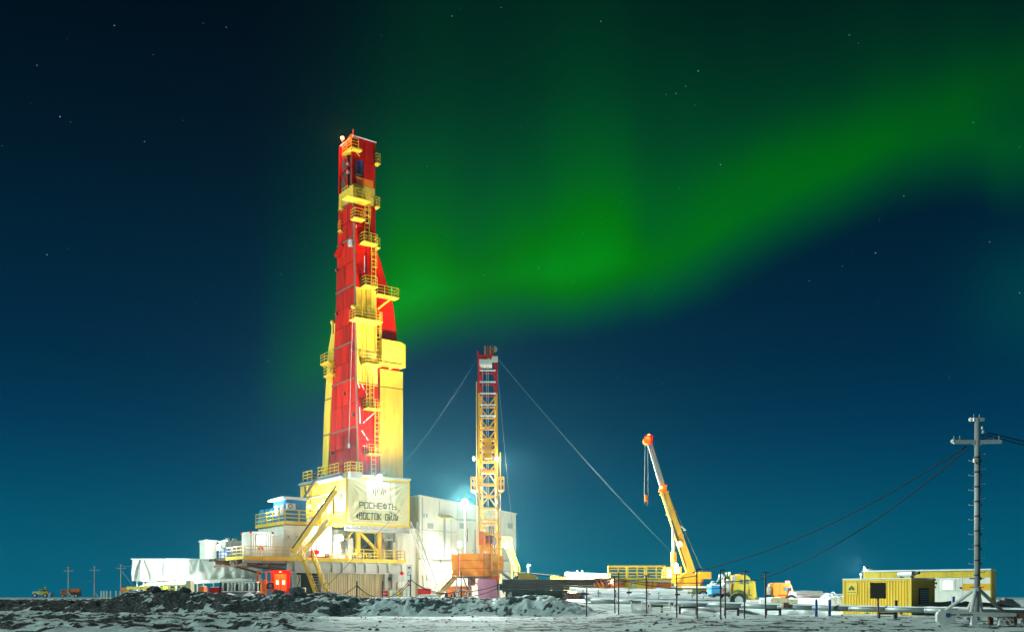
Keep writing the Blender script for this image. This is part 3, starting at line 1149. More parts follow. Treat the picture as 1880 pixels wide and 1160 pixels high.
# roof walkway: grey skirting with railings in front of the tower foot
x0, z0 = RF(626, 866, YE - .9)
x1 = RF(665, 866, YE - .9)[0]
rt = ze1 + .25
p_ = B().box(x0 + 1.2, x1, YE - 1.0, YE + .6, rt - .55, rt + .15).obj('roof_platform', GAL, hou)
B().rail([(x0 + 1.2, YE + .6, rt + .15), (x0 + 1.2, YE - .95, rt + .15), (x1, YE - .95, rt + .15), (x1, YE + .6, rt + .15)], 1.2, 0.9, 0.05, (1, .66, .33, .02)).obj('railing', YEL, p_)
B().box(x0 + 2.0, x1 - .5, YE - .6, YE + .2, rt + .2, rt + .9).obj('winch', ORG, p_)
ya, za = LF(588, 866, xe0 - .2)
yb, zb = LF(626, 862, xe0 - .2)
p_ = B().box(xe0 - .6, xe0 + .8, yb - .5, ya, rt + .003, rt + .16).obj('roof_platform', GAL, hou)
B().rail([(xe0 - .5, yb, rt + .16), (xe0 - .5, ya, rt + .16), (xe0 + .8, ya, rt + .16)], 1.2, 1.1, 0.045).obj('railing', YEL, p_)
B().tube((xe0 - .35, YE, rt - .35), (xe0 - .35, ya, rt - .35), 0.3, 8).obj('gutter_pipe', GRY, hou)
ya, za = LF(558, 886, xe0 - .2)
yb, zb = LF(574, 883, xe0 - .2)
B().rail([(xe0 - .3, yb, rt + .1), (xe0 - .3, ya, rt + .1), (xe0 + 2.2, ya, rt + .1)], 1.2, 1.1, 0.05).obj('railing', YEL, hou)
# steel brace that climbs the left end and a row of small lamps on the long wall
ya, za = LF(556, 917, xe0 - .4)
yb, zb = LF(592, 860, xe0 - .4)
B().bar((xe0 - .4, ya, za), (xe0 - .4, yb, zb), 0.22).obj('brace', DRK, hou)
ya, za = LF(560, 922, xe0 - .5)
yb, zb = LF(600, 838, xe0 - .5)
B().bar((xe0 - .5, ya - .5, za), (xe0 - .5, ya, za + 2), 0.15).obj('brace', DRK, hou)

# banner
xb0, zt = RF(638, 878, YE - .1)
xb1, zbm = RF(748.5, 962, YE - .1)
zb_l = RF(640, 957, YE - .1)[1]
bnW = xb1 - xb0
zT, zB = ze1 - .30, ze0 + .22


def fold(u, v):
    x, z = u * bnW, v * (zT - zB)
    d = 0.0
    for (cx, cz, ang, k, amp) in ((0.0, zT - zB, -.75, 9, .05), (bnW, zT - zB, .8, 9, .06), (0.0, 0, .6, 7, .04), (bnW, 0.4, -.5, 8, .06)):
        r = math.hypot(x - cx, z - cz)
        t = math.atan2(z - cz, x - cx)
        d += amp * math.sin(t * k * 2.3 + r * .25) * math.exp(-((r - 2.2) / 1.9) ** 2)
    d += .08 * math.sin(PI * u) * math.sin(PI * v)
    d += .05 * mnoise.noise(Vector((x * .9, z * .9, 3.1)))
    d += .035 * math.sin((x * 3.4 + z * 1.7) + 2 * mnoise.noise(Vector((x * .5, z * .5, 0)))) * max(0, .9 - 2.2 * v) * 1.6
    return YE - .16 - d * min(1, 6 * min(u, 1 - u, v, 1 - v) + .15)


ban = rig('banner', 'pale cloth company banner with dark lettering tied across the yellow drill floor house', 'banner', (xb0, YE - .1, zB))
B().sheet(lambda u, v: (xb0 + bnW * u, fold(u, v), zB + (zT - zB) * v), 110, 72, (0, .012, 0)).obj('cloth', BAN, ban, True)
xw0, xw1 = RF(671, 900, YE)[0], RF(715, 900, YE)[0]
xw2, xw3 = RF(716.5, 900, YE)[0], RF(724, 900, YE)[0]


def onto(x, z, o=.02):
    return Vector((x, fold(min(1, max(0, (x - xb0) / bnW)), min(1, max(0, (z - zB) / (zT - zB)))) - o, z))


zw = RF(690, 936, YE)[1]
for xa_, xb_ in ((xw0, xw1), (xw2, xw3)):
    B().sheet(lambda u, v: onto(xa_ + (xb_ - xa_) * u, zw + (zT - .05 - zw) * v, .022), 40, 40, (0, .008, 0)).obj('white_strip', BANW, ban, True)

GLY = {'Р': [[(0, 0), (0, 1), (1, 1), (1, .42), (0, .42)]], 'О': [[(0, 0), (0, 1), (1, 1), (1, 0), (0, 0)]], 'С': [[(1, 1), (0, 1), (0, 0), (1, 0)]],
       'Н': [[(0, 0), (0, 1)], [(1, 0), (1, 1)], [(0, .5), (1, .5)]], 'Е': [[(1, 1), (0, 1), (0, 0), (1, 0)], [(0, .5), (.95, .5)]],
       'Ф': [[(.5, -.05), (.5, 1.05)], [(0, .2), (0, .8), (1, .8), (1, .2), (0, .2)]], 'Т': [[(0, 1), (1, 1)], [(.5, 0), (.5, 1)]],
       'Ь': [[(0, 1), (0, 0), (1, 0), (1, .52), (0, .52)]], 'В': [[(0, .52), (.88, .52), (.88, 1), (0, 1), (0, 0), (1, 0), (1, .52), (.8, .52)]],
       'К': [[(0, 0), (0, 1)], [(1, 1), (.1, .5), (1, 0)]], 'Й': [[(0, 1), (0, 0)], [(0, 0), (1, 1)], [(1, 1), (1, 0)], [(.2, 1.28), (.5, 1.18), (.8, 1.28)]],
       'Л': [[(0, 0), (.28, .3), (.34, 1), (1, 1), (1, 0)]], '«': [[(.42, .72), (0, .42), (.42, .12)], [(1, .72), (.58, .42), (1, .12)]],
       '»': [[(.58, .72), (1, .42), (.58, .12)], [(0, .72), (.42, .42), (0, .12)]]}


def text(s, x0, x1, z0, z1, w, gapk, parent, m=INK):
    """letters as flat printed strokes lying on the cloth"""
    wid = [0.50 if c in '«»' else (0.7 if c == ' ' else 1.0) for c in s]
    unit = (x1 - x0) / (sum(wid) + gapk * (len(s) - 1))
    x = x0
    for c, wk in zip(s, wid):
        if c != ' ':
            b = B()
            for st in GLY[c]:
                for (a, e), (a2, e2) in zip(st, st[1:]):
                    p = Vector((x + a * unit * wk, 0, z0 + e * (z1 - z0)))
                    q = Vector((x + a2 * unit * wk, 0, z0 + e2 * (z1 - z0)))
                    d = (q - p)
                    L = d.length
                    d.normalize()
                    nrm = Vector((-d.z, 0, d.x)) * w / 2
                    p -= d * w / 2
                    q += d * w / 2
                    k = 5
                    vs, fs = [], []
                    for i in range(k + 1):
                        r = p + (q - p) * (i / k)
                        for sgn in (-1, 1):
                            t = r + nrm * sgn
                            vs.append(onto(t.x, t.z, .045))
                    for i in range(k):
                        fs.append((2 * i, 2 * i + 1, 2 * i + 3, 2 * i + 2))
                    b.add(vs, fs)
            b.obj('letter', m, parent)
        x += unit * (wk + gapk)


x0, z1 = RF(659.5, 921.5, YE - .1)
z0 = RF(659.5, 931.5, YE - .1)[1]
x1 = RF(725, 925, YE - .1)[0]
text('РОСНЕФТЬ', x0, x1, z0, z1, .105, .42, ban)
x0, z1 = RF(654, 940.5, YE - .1)
z0 = RF(660, 952, YE - .1)[1]
x1 = RF(729.5, 945, YE - .1)[0]
text('«ВОСТОК ОЙЛ»', x0, x1, z0, z1, .125, .5, ban)
EMB = mat('banner_emblem', (0.10, 0.10, 0.04), 0.8)
for pxc, qt, qb in ((684.5, 897, 906), (688, 891, 910), (691.5, 893, 905), (695, 891, 900), (698.5, 901, 908), (702, 895, 909), (706, 898, 905)):
    x, z1 = RF(pxc, qt, YE - .1)
    z0 = RF(pxc, qb, YE - .1)[1]
    B().sheet(lambda u, v: onto(x - .055 + .11 * u, z0 + (z1 - z0) * v, .05), 1, 6, (0, .005, 0)).obj('emblem_bar', EMB, ban)

# ================================================================== SUBSTRUCTURE WITH THE LOWER DECK
YD = -3.0
xd0, xd1 = RF(449, 1016, YD)[0], RF(745, 1030, YD)[0]
yd1 = LF(385, 1024, xd0)[0]
sub = rig('rig_substructure', 'grey steel rig base with yellow edged walkway deck below the drill floor house', 'rig base', (xd0, YD, 0))
dk = B().box(xd0, xd1, YD, YD + 4.0, ZLO - .12, ZLO).box(xd0, xd0 + 6, YD + 4.0, yd1, ZLO - .12, ZLO).obj('deck', GRY, sub)
seg = 10
for i in range(seg):
    a_, c_ = xd0 + (xd1 - xd0) * i / seg, xd0 + (xd1 - xd0) * (i + 1) / seg
    B().box(a_ + .02, c_ - .02, YD - .08, YD - .002, ZLO - .42, ZLO + .05).obj('toe_board', YEL, sub)
for i in range(4):
    a_, c_ = YD + (yd1 - YD) * i / 4, YD + (yd1 - YD) * (i + 1) / 4
    B().box(xd0 - .08, xd0 - .002, a_ + .02, c_ - .02, ZLO - .30, ZLO + .05).obj('toe_board', YEL if i < 2 else DRK, sub)
xg0 = RF(527, 1040, YD + .3)[0]
gd = B().box(xg0, xd1 - .6, YD + .25, YD + .5, ZLO - 1.62, ZLO - .44)
gd = gd.obj('girder', GRY, sub)
B().box(xg0, xd1 - .6, YD + .02, YD + .7, ZLO - 1.72, ZLO - 1.60).obj('flange', GRY, gd)
for pxk in (541, 610, 629, 653, 671, 695, 713, 737):
    x = RF(pxk, 1040, YD + .2)[0]
    B().box(x - .05, x + .05, YD + .04, YD + .27, ZLO - 1.6, ZLO - .45).obj('stiffener', GRY, gd)
    B().prism([(x - .2, ZLO - .45), (x + .2, ZLO - .45), (x + .05, ZLO - .75), (x - .05, ZLO - .75)], YD + .03, YD + .1).obj('gusset', GAL, gd)
# front guard rail with gaps for the stairs
def rseg(pa, pb, name='railing', m=YEL, y=YD + .05, h=1.15, st=1.6):
    xa, xb = RF(pa, 1015, y)[0], RF(pb, 1015, y)[0]
    B().rail([(xa, y, ZLO), (xb, y, ZLO)], h, st, 0.045).obj(name, m, sub)
rseg(449, 533)
rseg(596, 668)
rseg(668, 743, st=1.3)
B().rail([(xd1 - .05, YD + .1, ZLO), (xd1 - .05, YD + 3.5, ZLO)], 1.15, 1.0, .05).obj('railing', YEL, sub)
B().rail([(xd0 + .05, YD + .1, ZLO), (xd0 + .05, YD + (yd1 - YD) * .33, ZLO)], 1.15, 1.2, .045).obj('railing', YEL, sub)
B().rail([(xd0 + .05, YD + (yd1 - YD) * .36, ZLO), (xd0 + .05, yd1, ZLO)], 1.15, 1.2, .04).obj('railing', BLUP, sub)
# beams under the left overhang
for k, (yo, m) in enumerate(((0.6, GRY), (2.6, BRN), (4.6, GRY), (7.0, BRN), (9.5, BRN))):
    B().box(xd0 + .1, xd0 + 12.5, YD + yo, YD + yo + .28, ZLO - .68 - .1 * (k % 2), ZLO - .14).obj('floor_beam', m, sub)
for xo in (0.4, 2.8, 5.6):
    B().box(xd0 + xo, xd0 + xo + .25, YD + .3, yd1 - .2, ZLO - 1.0, ZLO - .72).obj('floor_beam', BRN, sub)
for (pa, qa, pb, qb, yy) in ((392, 1028, 478, 1052, 6.0), (428, 1033, 525, 1049, 3.5), (446, 1029, 528, 1046, 2.0)):
    xa, za = RF(pa, qa, YD + yy)
    xb, zb = RF(pb, qb, YD + yy)
    B().bar((xa, YD + yy, za), (xb, YD + yy, zb), 0.3, 0.22).obj('brace', BRN, sub)
# columns and the cream corrugated wall beneath the girder
xc0, xc1 = RF(597, 1080, YD + 1.6)[0], RF(705, 1080, YD + 1.6)[0]
cw = B().corr((xc0, YD + 1.6), (xc1, YD + 1.6), -.2, ZLO - 1.3, (0, -1), 34, .07)
cw.box(xc0, xc1, YD + 1.63, YD + 4, -.2, ZLO - 1.32)
cw.obj('corrugated_wall', CRM, sub)
for pxk in (540, 592, 708, 722):
    x = RF(pxk, 1080, YD + 1.2)[0]
    B().box(x - .22, x + .22, YD + 1.0, YD + 1.45, -.3, ZLO - .44).obj('column', GRY, sub)
xk0, xk1 = RF(709, 1080, YD + 1.8)[0], RF(745, 1080, YD + 1.8)[0]
B().box(xk0, xk1, YD + 2.2, YD + 6, -.2, ZLO - .5).obj('under_wall', CRM, sub)
for (pa, pb, qa, qb, m) in ((707, 722, 1056, 1068, DRK), (726, 742, 1052, 1067, GRY)):
    xa, za = RF(pa, qb, YD + 1.5)
    xb, zb = RF(pb, qa, YD + 1.5)
    c_ = B().box(xa, xb, YD + 1.5, YD + 2.4, za, zb).obj('control_cabinet', GRY, sub)
    B().box(xa + .2, xb - .2, YD + 1.46, YD + 1.498, za + .2, zb - .2).obj('cabinet_door', m, c_)
for k, pxk in enumerate((711, 718, 733, 740)):
    x = RF(pxk, 1090, YD + 1.4)[0]
    B().tube((x, YD + 1.5, -.1), (x, YD + 1.5, 1.2 + .3 * (k % 2)), .28, 8).obj('gas_bottle', (CRM, GRY, WHT, GRY)[k], sub)
# behind the columns on the left: near-black wall, its colour standing for a shaded recess
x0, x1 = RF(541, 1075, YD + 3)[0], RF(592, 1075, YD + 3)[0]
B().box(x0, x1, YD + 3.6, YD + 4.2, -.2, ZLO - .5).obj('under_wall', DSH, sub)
B().box(x0 + .2, x0 + .9, YD + 3.3, YD + 3.58, .3, ZLO - 1.9).obj('hanging_sheet', WHT, sub)
# back wall of the lower deck, bright white, and the frames at drill floor level
yw = YD + 4.0
xw0, xw1 = RF(600, 1000, yw)[0], xd1 - .3
nW = 6
for i in range(nW):
    a_, c_ = xw0 + (xw1 - xw0) * i / nW, xw0 + (xw1 - xw0) * (i + 1) / nW
    B().box(a_ + .02, c_ - .02, yw, yw + .2, ZLO + .01, ZUP - .5).obj('wall_panel', rnd.choice((WHT, WHT2)), sub)
# yellow braced frame
yf = YD + 2.2
fx0, fx1 = RF(655, 1000, yf)[0], RF(700, 1000, yf)[0]
fz0, fz1 = RF(655, 1015, yf)[1], RF(655, 970, yf)[1]
fr = B().box(fx0, fx0 + .5, yf, yf + .5, fz0, fz1).obj('braced_frame', YEL, sub)
B().box(fx1 - .5, fx1, yf, yf + .5, fz0, fz1).obj('frame_post', YEL, fr)
B().box(fx0 + .5, fx1 - .5, yf + .03, yf + .47, fz1 - .45, fz1).obj('crossbar', YEL, fr)
B().box(fx0 - .4, fx1 + .1, yf - .05, yf + .6, fz0 - .85, fz0 - .003).obj('crossbar', YEL, fr)
B().bar((fx0 + .3, yf + .2, fz1 - .3), (fx1 - .3, yf + .2, fz0 + .2), .42, .3).obj('diagonal', YEL, fr)
B().box(fx0 + .5, fx1 - .5, yf + .9, yf + 1.0, fz0, fz1 - .4).obj('painted_opening_shade', DSH, fr)  # dark sheet painted as the shade inside the frame
B().bar((fx0 - 1.2, yf + .3, fz0 + 1.6), (fx0 - .2, yf + .3, fz1), .2).obj('strut', YEL, fr)
B().box(fx1 + .03, fx1 + .28, yf + .3, yf + .6, fz0 - 1, fz1 - .3).obj('hose_post', ORG, sub)
for pxk in (712, 722, 731):
    xa, za = RF(pxk - 7, 987, yf + .4)
    xb, zb = RF(pxk, 973, yf + .4)
    B().bar((xa, yf + .4, za), (xb, yf + .4, zb), .12, .9).obj('louvre', GRY, sub)
x0, z0 = RF(704, 990, yf + .6)
x1, z1 = RF(735, 990, yf + .6)
B().box(x0, x1, yf + .5, yf + .7, z0 - .15, z0 + .1).obj('ledger', GAL, sub)
for pxk, hh, m in ((728, 2.3, WHT), (736, 1.9, WHT), (645, 2.6, GAL), (622, 3.0, WHT)):
    x = RF(pxk, 1020, yf)[0]
    B().box(x - .35, x + .35, yf + .2, yf + 1.0, ZLO + .01, ZLO + hh).obj('locker', m, sub)
for k in range(9):
    x = RF(645 + 6 * k, 1020, yf - .6)[0]
    B().tube((x, yf - .4, ZLO), (x, yf - .4, ZLO + .5 + .35 * rnd.random()), .2 + .12 * rnd.random(), 7).obj('valve', (GRY, DRK, YEL2)[k % 3], sub)

# white plant module left of the house, carrying the upper deck
YM = -1.0
xm0 = RF(521, 1000, YM)[0]
ym1 = LF(474, 1000, xm0)[0]
mod = rig('plant_module', 'white walled plant module under the railed upper deck with the blue cabin', 'rig module', (xm0, YM, ZLO))
xmid = RF(608, 1000, YM)[0]
for i in range(4):
    a_, c_ = xm0 + (xmid - xm0) * i / 4, xm0 + (xmid - xm0) * (i + 1) / 4
    for z0, z1 in ((ZLO + .02, ZLO + 2.2), (ZLO + 2.24, ZUP - .35)):
        B().box(a_ + .015, c_ - .015, YM, YM + .15, z0, z1).obj('wall_panel', rnd.choice((WHT, WHT2)), mod)
for i in range(4):
    a_, c_ = YM + (ym1 - YM) * i / 4, YM + (ym1 - YM) * (i + 1) / 4
    for z0, z1 in ((ZLO + .02, ZLO + 2.6), (ZLO + 2.64, ZUP - .35)):
        B().box(xm0 - .01, xm0 + .14, a_ + .015 + (.16 if i == 0 else 0), c_ - .015, z0, z1).obj('wall_panel', rnd.choice((WHT, WHT2)), mod)
B().box(xm0 + .2, xmid, YM + .2, ym1, ZLO, ZUP - .4).obj('inner_wall', GRY, mod)
B().box(xm0 - .25, xe0 - .15, YM - .9, ym1 + .3, ZUP - .15, ZUP).box(xe0 - .15, xe1, YM - .9, YE - .1, ZUP - .8, ZUP - .55).obj('upper_deck', GRY, mod)
for i in range(5):
    a_, c_ = xm0 - .28 + (xe0 - xm0) * i / 5, xm0 - .28 + (xe0 - xm0) * (i + 1) / 5
    B().box(a_ + .02, c_ - .02, YM - .98, YM - .905, ZUP - .34, ZUP + .06).obj('toe_board', YEL, mod)
for i in range(4):
    a_, c_ = YM - .9 + (ym1 - YM + 1) * i / 4, YM - .9 + (ym1 - YM + 1) * (i + 1) / 4
    B().box(xm0 - .33, xm0 - .255, a_ + .02, c_ - .02, ZUP - .34, ZUP + .06).obj('toe_board', YEL, mod)
B().rail([(xm0 - .2, ym1 + .2, ZUP), (xm0 - .2, YM - .85, ZUP), (RF(600, 950, YM - .9)[0], YM - .85, ZUP)], 1.35, 1.9, 0.055).obj('railing', YEL, mod)
B().rail([(RF(608, 950, YM - .9)[0], YM - .85, ZUP), (xe0 - .2, YM - .85, ZUP)], 1.35, 1.5, 0.055).obj('railing', YEL, mod)

# blue cabin
xq0, yq0 = RF(525.5, 940, YM + .5)[0], YM + .5
xq1 = RF(562, 940, YM + .5)[0]
yq1 = LF(502, 940, xq0)[0]
zq = ZUP + .02
cab = rig('operator_cabin', 'bright blue corrugated cabin with white roof on the railed upper deck', 'cabin', (xq0, yq0, zq))
b = B().corr((xq0, yq0), (xq1, yq0), zq, zq + 2.65, (0, -1), 16, .06)
b.box(xq0, xq1, yq0 + .03, yq1, zq, zq + 2.6)
b.corr((xq0, yq1), (xq0, yq0), zq, zq + 2.6, (-1, 0), 12, .05)
b.obj('wall', BLU, cab)
B().hexa([(xq0 - .5, yq0 - .4, zq + 2.66), (xq1 + .2, yq0 - .4, zq + 2.66), (xq1 + .2, yq1 + .5, zq + 2.66), (xq0 - .5, yq1 + .5, zq + 2.66),
          (xq0 - .5, yq0 - .4, zq + 2.95), (xq1 + .2, yq0 - .4, zq + 2.95), (xq1 + .2, yq1 + .5, zq + 2.85), (xq0 - .5, yq1 + .5, zq + 2.85)]).obj('roof', SNW, cab)
xa, za = RF(535, 929, yq0 - .5)
ac = B().box(xa - .5, xa + .5, yq0 - .55, yq0 - .08, za - .32, za + .34).obj('air_conditioner', WHT, cab)
B().ring((xa - .15, yq0 - .58, za), .24, .04, 'y', 12).obj('fan_ring', DRK, ac)
for pc in (508, 518):
    yy = LF(pc, 940, xq0 - .06)[0]
    w_ = B().box(xq0 - .12, xq0 - .052, yy - .5, yy + .5, zq + .9, zq + 2.1).obj('window', WHT, cab)
    B().box(xq0 - .14, xq0 - .121, yy - .38, yy + .38, zq + 1.0, zq + 2.0).obj('pane', WHT, w_)
# blue tarpaulin bundles behind the cabin
for (pa, pb, qt, lab) in ((476, 486, 938, 'crumpled light blue tarpaulin at the far left end of the upper deck'), (486, 502, 935, 'light blue tarpaulin draped between the blue cabin and the end bundle')):
    ya, yb = LF(pa, 950, xm0 + .6)[0], LF(pb, 950, xm0 + .6)[0]
    zt_ = LF(pa, qt, xm0 + .6)[1]
    t = rig('tarpaulin', lab, 'tarpaulin', (xm0 + .6, yb, ZUP), 'blue tarpaulins on the upper deck')
    B().sheet(lambda u, v: (xm0 + .6 - .25 * mnoise.noise(Vector((u * 4, v * 5, ya))) - .3 * (1 - v), yb + (ya - yb) * u, ZUP + .02 + (zt_ - ZUP) * v + .2 * mnoise.noise(Vector((u * 5, 0, yb))) * v), 20, 14, (1.2, 0, 0)).obj('cover', BLT, t)

# white container with the lit window
YC = YD + 1.2
xw0_, yw0_ = RF(460, 1000, YC)[0], YC
xw1_ = RF(500, 1000, YC)[0]
yw1_ = LF(443.5, 1000, xw0_)[0]
zc0, zc1 = ZLO + .02, RF(460, 975, YC)[1]
con = rig('white_container', 'white corrugated container with a brightly lit window on the lower deck', 'container', (xw0_, yw0_, ZLO), 'containers on the lower deck')
b = B().corr((xw0_, yw0_), (xw1_, yw0_), zc0 + .15, zc1 - .1, (0, -1), 11, .06).box(xw0_ + .02, xw1_ - .02, yw0_ + .04, yw1_, zc0, zc1)
b.corr((xw0_ + .02, yw1_), (xw0_ + .02, yw0_), zc0 + .15, zc1 - .1, (-1, 0), 8, .05)
b.obj('wall', WHT, con)
for (x, y) in ((xw0_, yw0_), (xw1_, yw0_), (xw0_, yw1_)):
    B().box(x - .1, x + .12, y - .12, y + .1, zc1 - .18, zc1 + .05).obj('corner_casting', RED, con)
for z in (zc0, zc1 - .14):
    B().box(xw0_ + .13, xw1_ - .13, yw0_ - .1, yw0_ + .02, z + .01, z + .14).obj('frame_rail', WHT, con)
xa, za = RF(472.5, 997.5, YC)
xb, zb = RF(485, 984.5, YC)
w_ = B().box(xa - .15, xb + .15, yw0_ - .13, yw0_ - .07, za - .15, zb + .15).obj('window', WHT, con)
B().box(xa, xb, yw0_ - .16, yw0_ - .131, za, zb).obj('pane', WINW, w_)
light(con, 'POINT', Vector(((xa + xb) / 2, yw0_ - .5, (za + zb) / 2)) - OFF[con.name], 120, (.8, .93, 1))
for (pa, qa) in ((476, 1006), (481, 1003), (482, 1007), (478, 1001)):
    xs_, zs_ = RF(pa, qa, YC - .08)
    B().box(xs_ - .1, xs_ + .1, yw0_ - .10, yw0_ - .065, zs_ - .1, zs_ + .1).obj('warning_sticker', RED, con)
# white bay right of it
xr1 = RF(520, 1000, YC + .5)[0]
B().box(xw1_ + .15, xr1, YC + .5, YC + 3, ZLO + .01, ZUP - 1.8).obj('wall_panel', WHT, mod)
# small white container further left, and the panel at the end
for (pa, pb, qt, lab, dy) in ((414, 443, 995, 'small white container with snow on its roof at the left of the lower deck', 6.5), (378, 398, 994, 'narrow pale hut at the far left end of the lower deck', 9.3)):
    yA = YD + dy
    x0, x1 = RF(pa, 1010, yA)[0], RF(pb, 1010, yA)[0]
    z1 = RF(pb, qt, yA)[1]
    t = rig('white_container', lab, 'container', (x0, yA, ZLO), 'containers on the lower deck')
    B().corr((x0, yA), (x1, yA), ZLO + .02, z1, (0, -1), 8, .05).box(x0, x1, yA + .02, yA + 2.2, ZLO + .02, z1).obj('wall', WHT, t)
    B().box(x0 - .1, x1 + .1, yA - .1, yA + 2.3, z1 + .003, z1 + .18).obj('roof', SNW, t)
    if pa > 400:
        B().box(x0 + .3, x0 + .7, yA + .5, yA + .9, z1 + .15, z1 + .5).box(x1 - .8, x1 - .3, yA + .5, yA + .9, z1 + .15, z1 + .45).obj('roof_box', WHT, t)

# main stair from the lower to the upper deck, a straight flight with its own rails
def stair(name, label, a, b_, wid, side, m=YEL, mt=GAL, steps=14, h=1.0, group='stairs of the drilling rig', grey=False):
    """a, b_ = foot and head in rig axes, side = unit vector across the flight"""
    a, b_, side = Vector(a), Vector(b_), Vector(side).normalized()
    t = rig(name, label, 'stairs', a, group)
    for s_ in (-1, 1):
        o_ = side * (s_ * wid / 2)
        B().bar(a + o_, b_ + o_, .10, .28).obj('stringer', mt if grey and s_ < 0 else m, t)
        r = B()
        r.bar(a + o_ + Vector((0, 0, h)), b_ + o_ + Vector((0, 0, h)), .075)
        r.bar(a + o_ + Vector((0, 0, h * .5)), b_ + o_ + Vector((0, 0, h * .5)), .05)
        for k in range(6):
            p = a + (b_ - a) * (k / 5) + o_
            r.bar(p, p + Vector((0, 0, h)), .07)
        r.obj('handrail', m, t)
    run = Vector(((b_ - a).x, (b_ - a).y, 0)).normalized()
    for k in range(1, steps):
        p = a + (b_ - a) * (k / steps)
        q = [p - side * (wid / 2 - .06) - run * .13, p + side * (wid / 2 - .06) - run * .13, p + side * (wid / 2 - .06) + run * .13, p - side * (wid / 2 - .06) + run * .13]
        B().hexa(q + [v + Vector((0, 0, .05)) for v in q]).obj('tread', mt, t)
    return t


y_ = YD + .9
xa, za = RF(545, 1014, y_)
xb, zb = RF(603, 955, y_)
stair('stair', 'steep yellow stair slanting up from the lower deck to the railed upper deck', (xa, y_, ZLO), (xb, y_, ZUP), 1.1, (0, 1, 0), steps=18)
# pipe chute rising beside the stair up to the house
xa, za = RF(538, 1006, y_ - .9)
xb, zb = RF(617, 891, y_ - .9)
ch = rig('pipe_chute', 'long yellow sloping chute with black edge leaning on the drill floor house', 'chute', (xa, y_ - .9, ZLO))
B().bar((xa, y_ - .75, za - .4), (xb, y_ - .75, zb - .6), .5, .5).obj('trough', YEL2, ch)
B().bar((xa - .1, y_ - .95, za), (xb, y_ - .95, zb), .12, .16).obj('edge_rail', DRK, ch)
B().bar((xa + 1.6, y_ - .35, za - .55), (xa + 1.6 + (xb - xa) * .55, y_ - .35, za - .55 + (zb - za) * .55), .14, .5).obj('toothed_rail', GAL, ch)
B().bar((xb - .2, y_ - .7, zb - .9), (xb - .2, y_ - .7, zb - 3.4), .18).obj('hanger', BRN, ch)
# ground stairs
xa, za = RF(561, 1028, YD - .4)
xb, zb = RF(592, 1095, YD - 1.6)
stair('stair', 'yellow ground stair coming down from the lower deck to the dark berm', (xb, YD - 1.8, 0.0), (xa + .2, YD - .35, ZLO), 1.25, (cT, -sT, 0), steps=16)
# red railed cage on the deck with a fire cart
x0, z0 = RF(570, 1016, YD + 1.6)
x1, z1 = RF(588, 1016, YD + 1.6)
fc = rig('fire_cart', 'red wheeled fire cart in a red railed cage on the lower deck', 'fire cart', (x0, YD + 1.6, ZLO))
B().rail([(x0, YD + 1.3, ZLO + .3), (x1, YD + 1.3, ZLO + .3), (x1, YD + 2.3, ZLO + .3), (x0, YD + 2.3, ZLO + .3), (x0, YD + 1.3, ZLO + .3)], 1.7, .7, .04).obj('railing', RED, fc)
B().box(x0, x1 + .4, YD + 1.2, YD + 2.4, ZLO + .05, ZLO + .28).obj('base', RED, fc)
B().tube((x0 + .4, YD + 1.7, ZLO + .75), (x1 - .2, YD + 1.7, ZLO + .75), .28, 10).obj('tank', RED, fc)

# ================================================================== WHITE MUD HOUSE right of the derrick
mh = P(770, 1099, 123.0)
TM = TH
mud = thing('mud_house', 'large white panelled plant building with sloping roof right of the derrick', 'building', (mh.x, mh.y, 1.1), TM)


def MF(px, py, yp=0.0):
    c = Vector((0, 0, EYE)) - Vector((mh.x, mh.y, 1.1))
    c = Vector((c.x * cT + c.y * sT, -c.x * sT + c.y * cT, c.z))
    d = _dr(px, py)
    p = c + d * ((yp - c.y) / d.y)
    return p.x, p.z


def ML(px, py, xp=0.0):
    c = Vector((0, 0, EYE)) - Vector((mh.x, mh.y, 1.1))
    c = Vector((c.x * cT + c.y * sT, -c.x * sT + c.y * cT, c.z))
    d = _dr(px, py)
    p = c + d * ((xp - c.x) / d.x)
    return p.y, p.z


ht0 = MF(770, 910)[1]
wx, wz1 = MF(947.5, 944)
ydm = ML(752, 916)[0]
ledge = MF(770, 1024)[1]


def topz(x):
    return ht0 + (wz1 - ht0) * x / wx


B().box(-2.6, -.02, .9, 6, -.2, ht0 - 4.2).obj('annex_wall', WHT, mud)
B().box(-2.7, -.02, .8, 6.1, ht0 - 4.195, ht0 - 4.05).obj('annex_roof', SNW, mud)
cuts_ = [0] + [MF(p, 1000)[0] for p in (807, 840, 856, 873, 905, 926, 938)] + [wx]
for a_, c_ in zip(cuts_, cuts_[1:]):
    B().prism([(a_ + .015, ledge + .1), (c_ - .015, ledge + .1), (c_ - .015, topz(c_)), (a_ + .015, topz(a_))], 0, .2).obj('wall_panel', rnd.choice((WHT, WHT2)), mud)
    B().box(a_ + .015, c_ - .015, .12, .3, -.2, ledge - .16).obj('wall_panel', rnd.choice((WHT, WHT2)), mud)
B().prism([(0.05, ledge), (wx - .05, ledge), (wx - .05, topz(wx) - .1), (0.05, topz(0) - .1)], .24, ydm - .1).box(.05, wx - .05, .34, ydm - .1, -.2, ledge).obj('inner_wall', GRY, mud)
B().box(0, wx, -.35, .12, ledge - .12, ledge + .07).obj('ledge', GAL, mud)
B().hexa([(-.1, -.12, topz(0) + .01), (wx + .1, -.12, topz(wx) + .01), (wx + .1, ydm + .1, topz(wx) + .01), (-.1, ydm + .1, topz(0) + .01),
          (-.1, -.12, topz(0) + .15), (wx + .1, -.12, topz(wx) + .15), (wx + .1, ydm + .1, topz(wx) + .15), (-.1, ydm + .1, topz(0) + .15)]).obj('roof', WHT, mud)
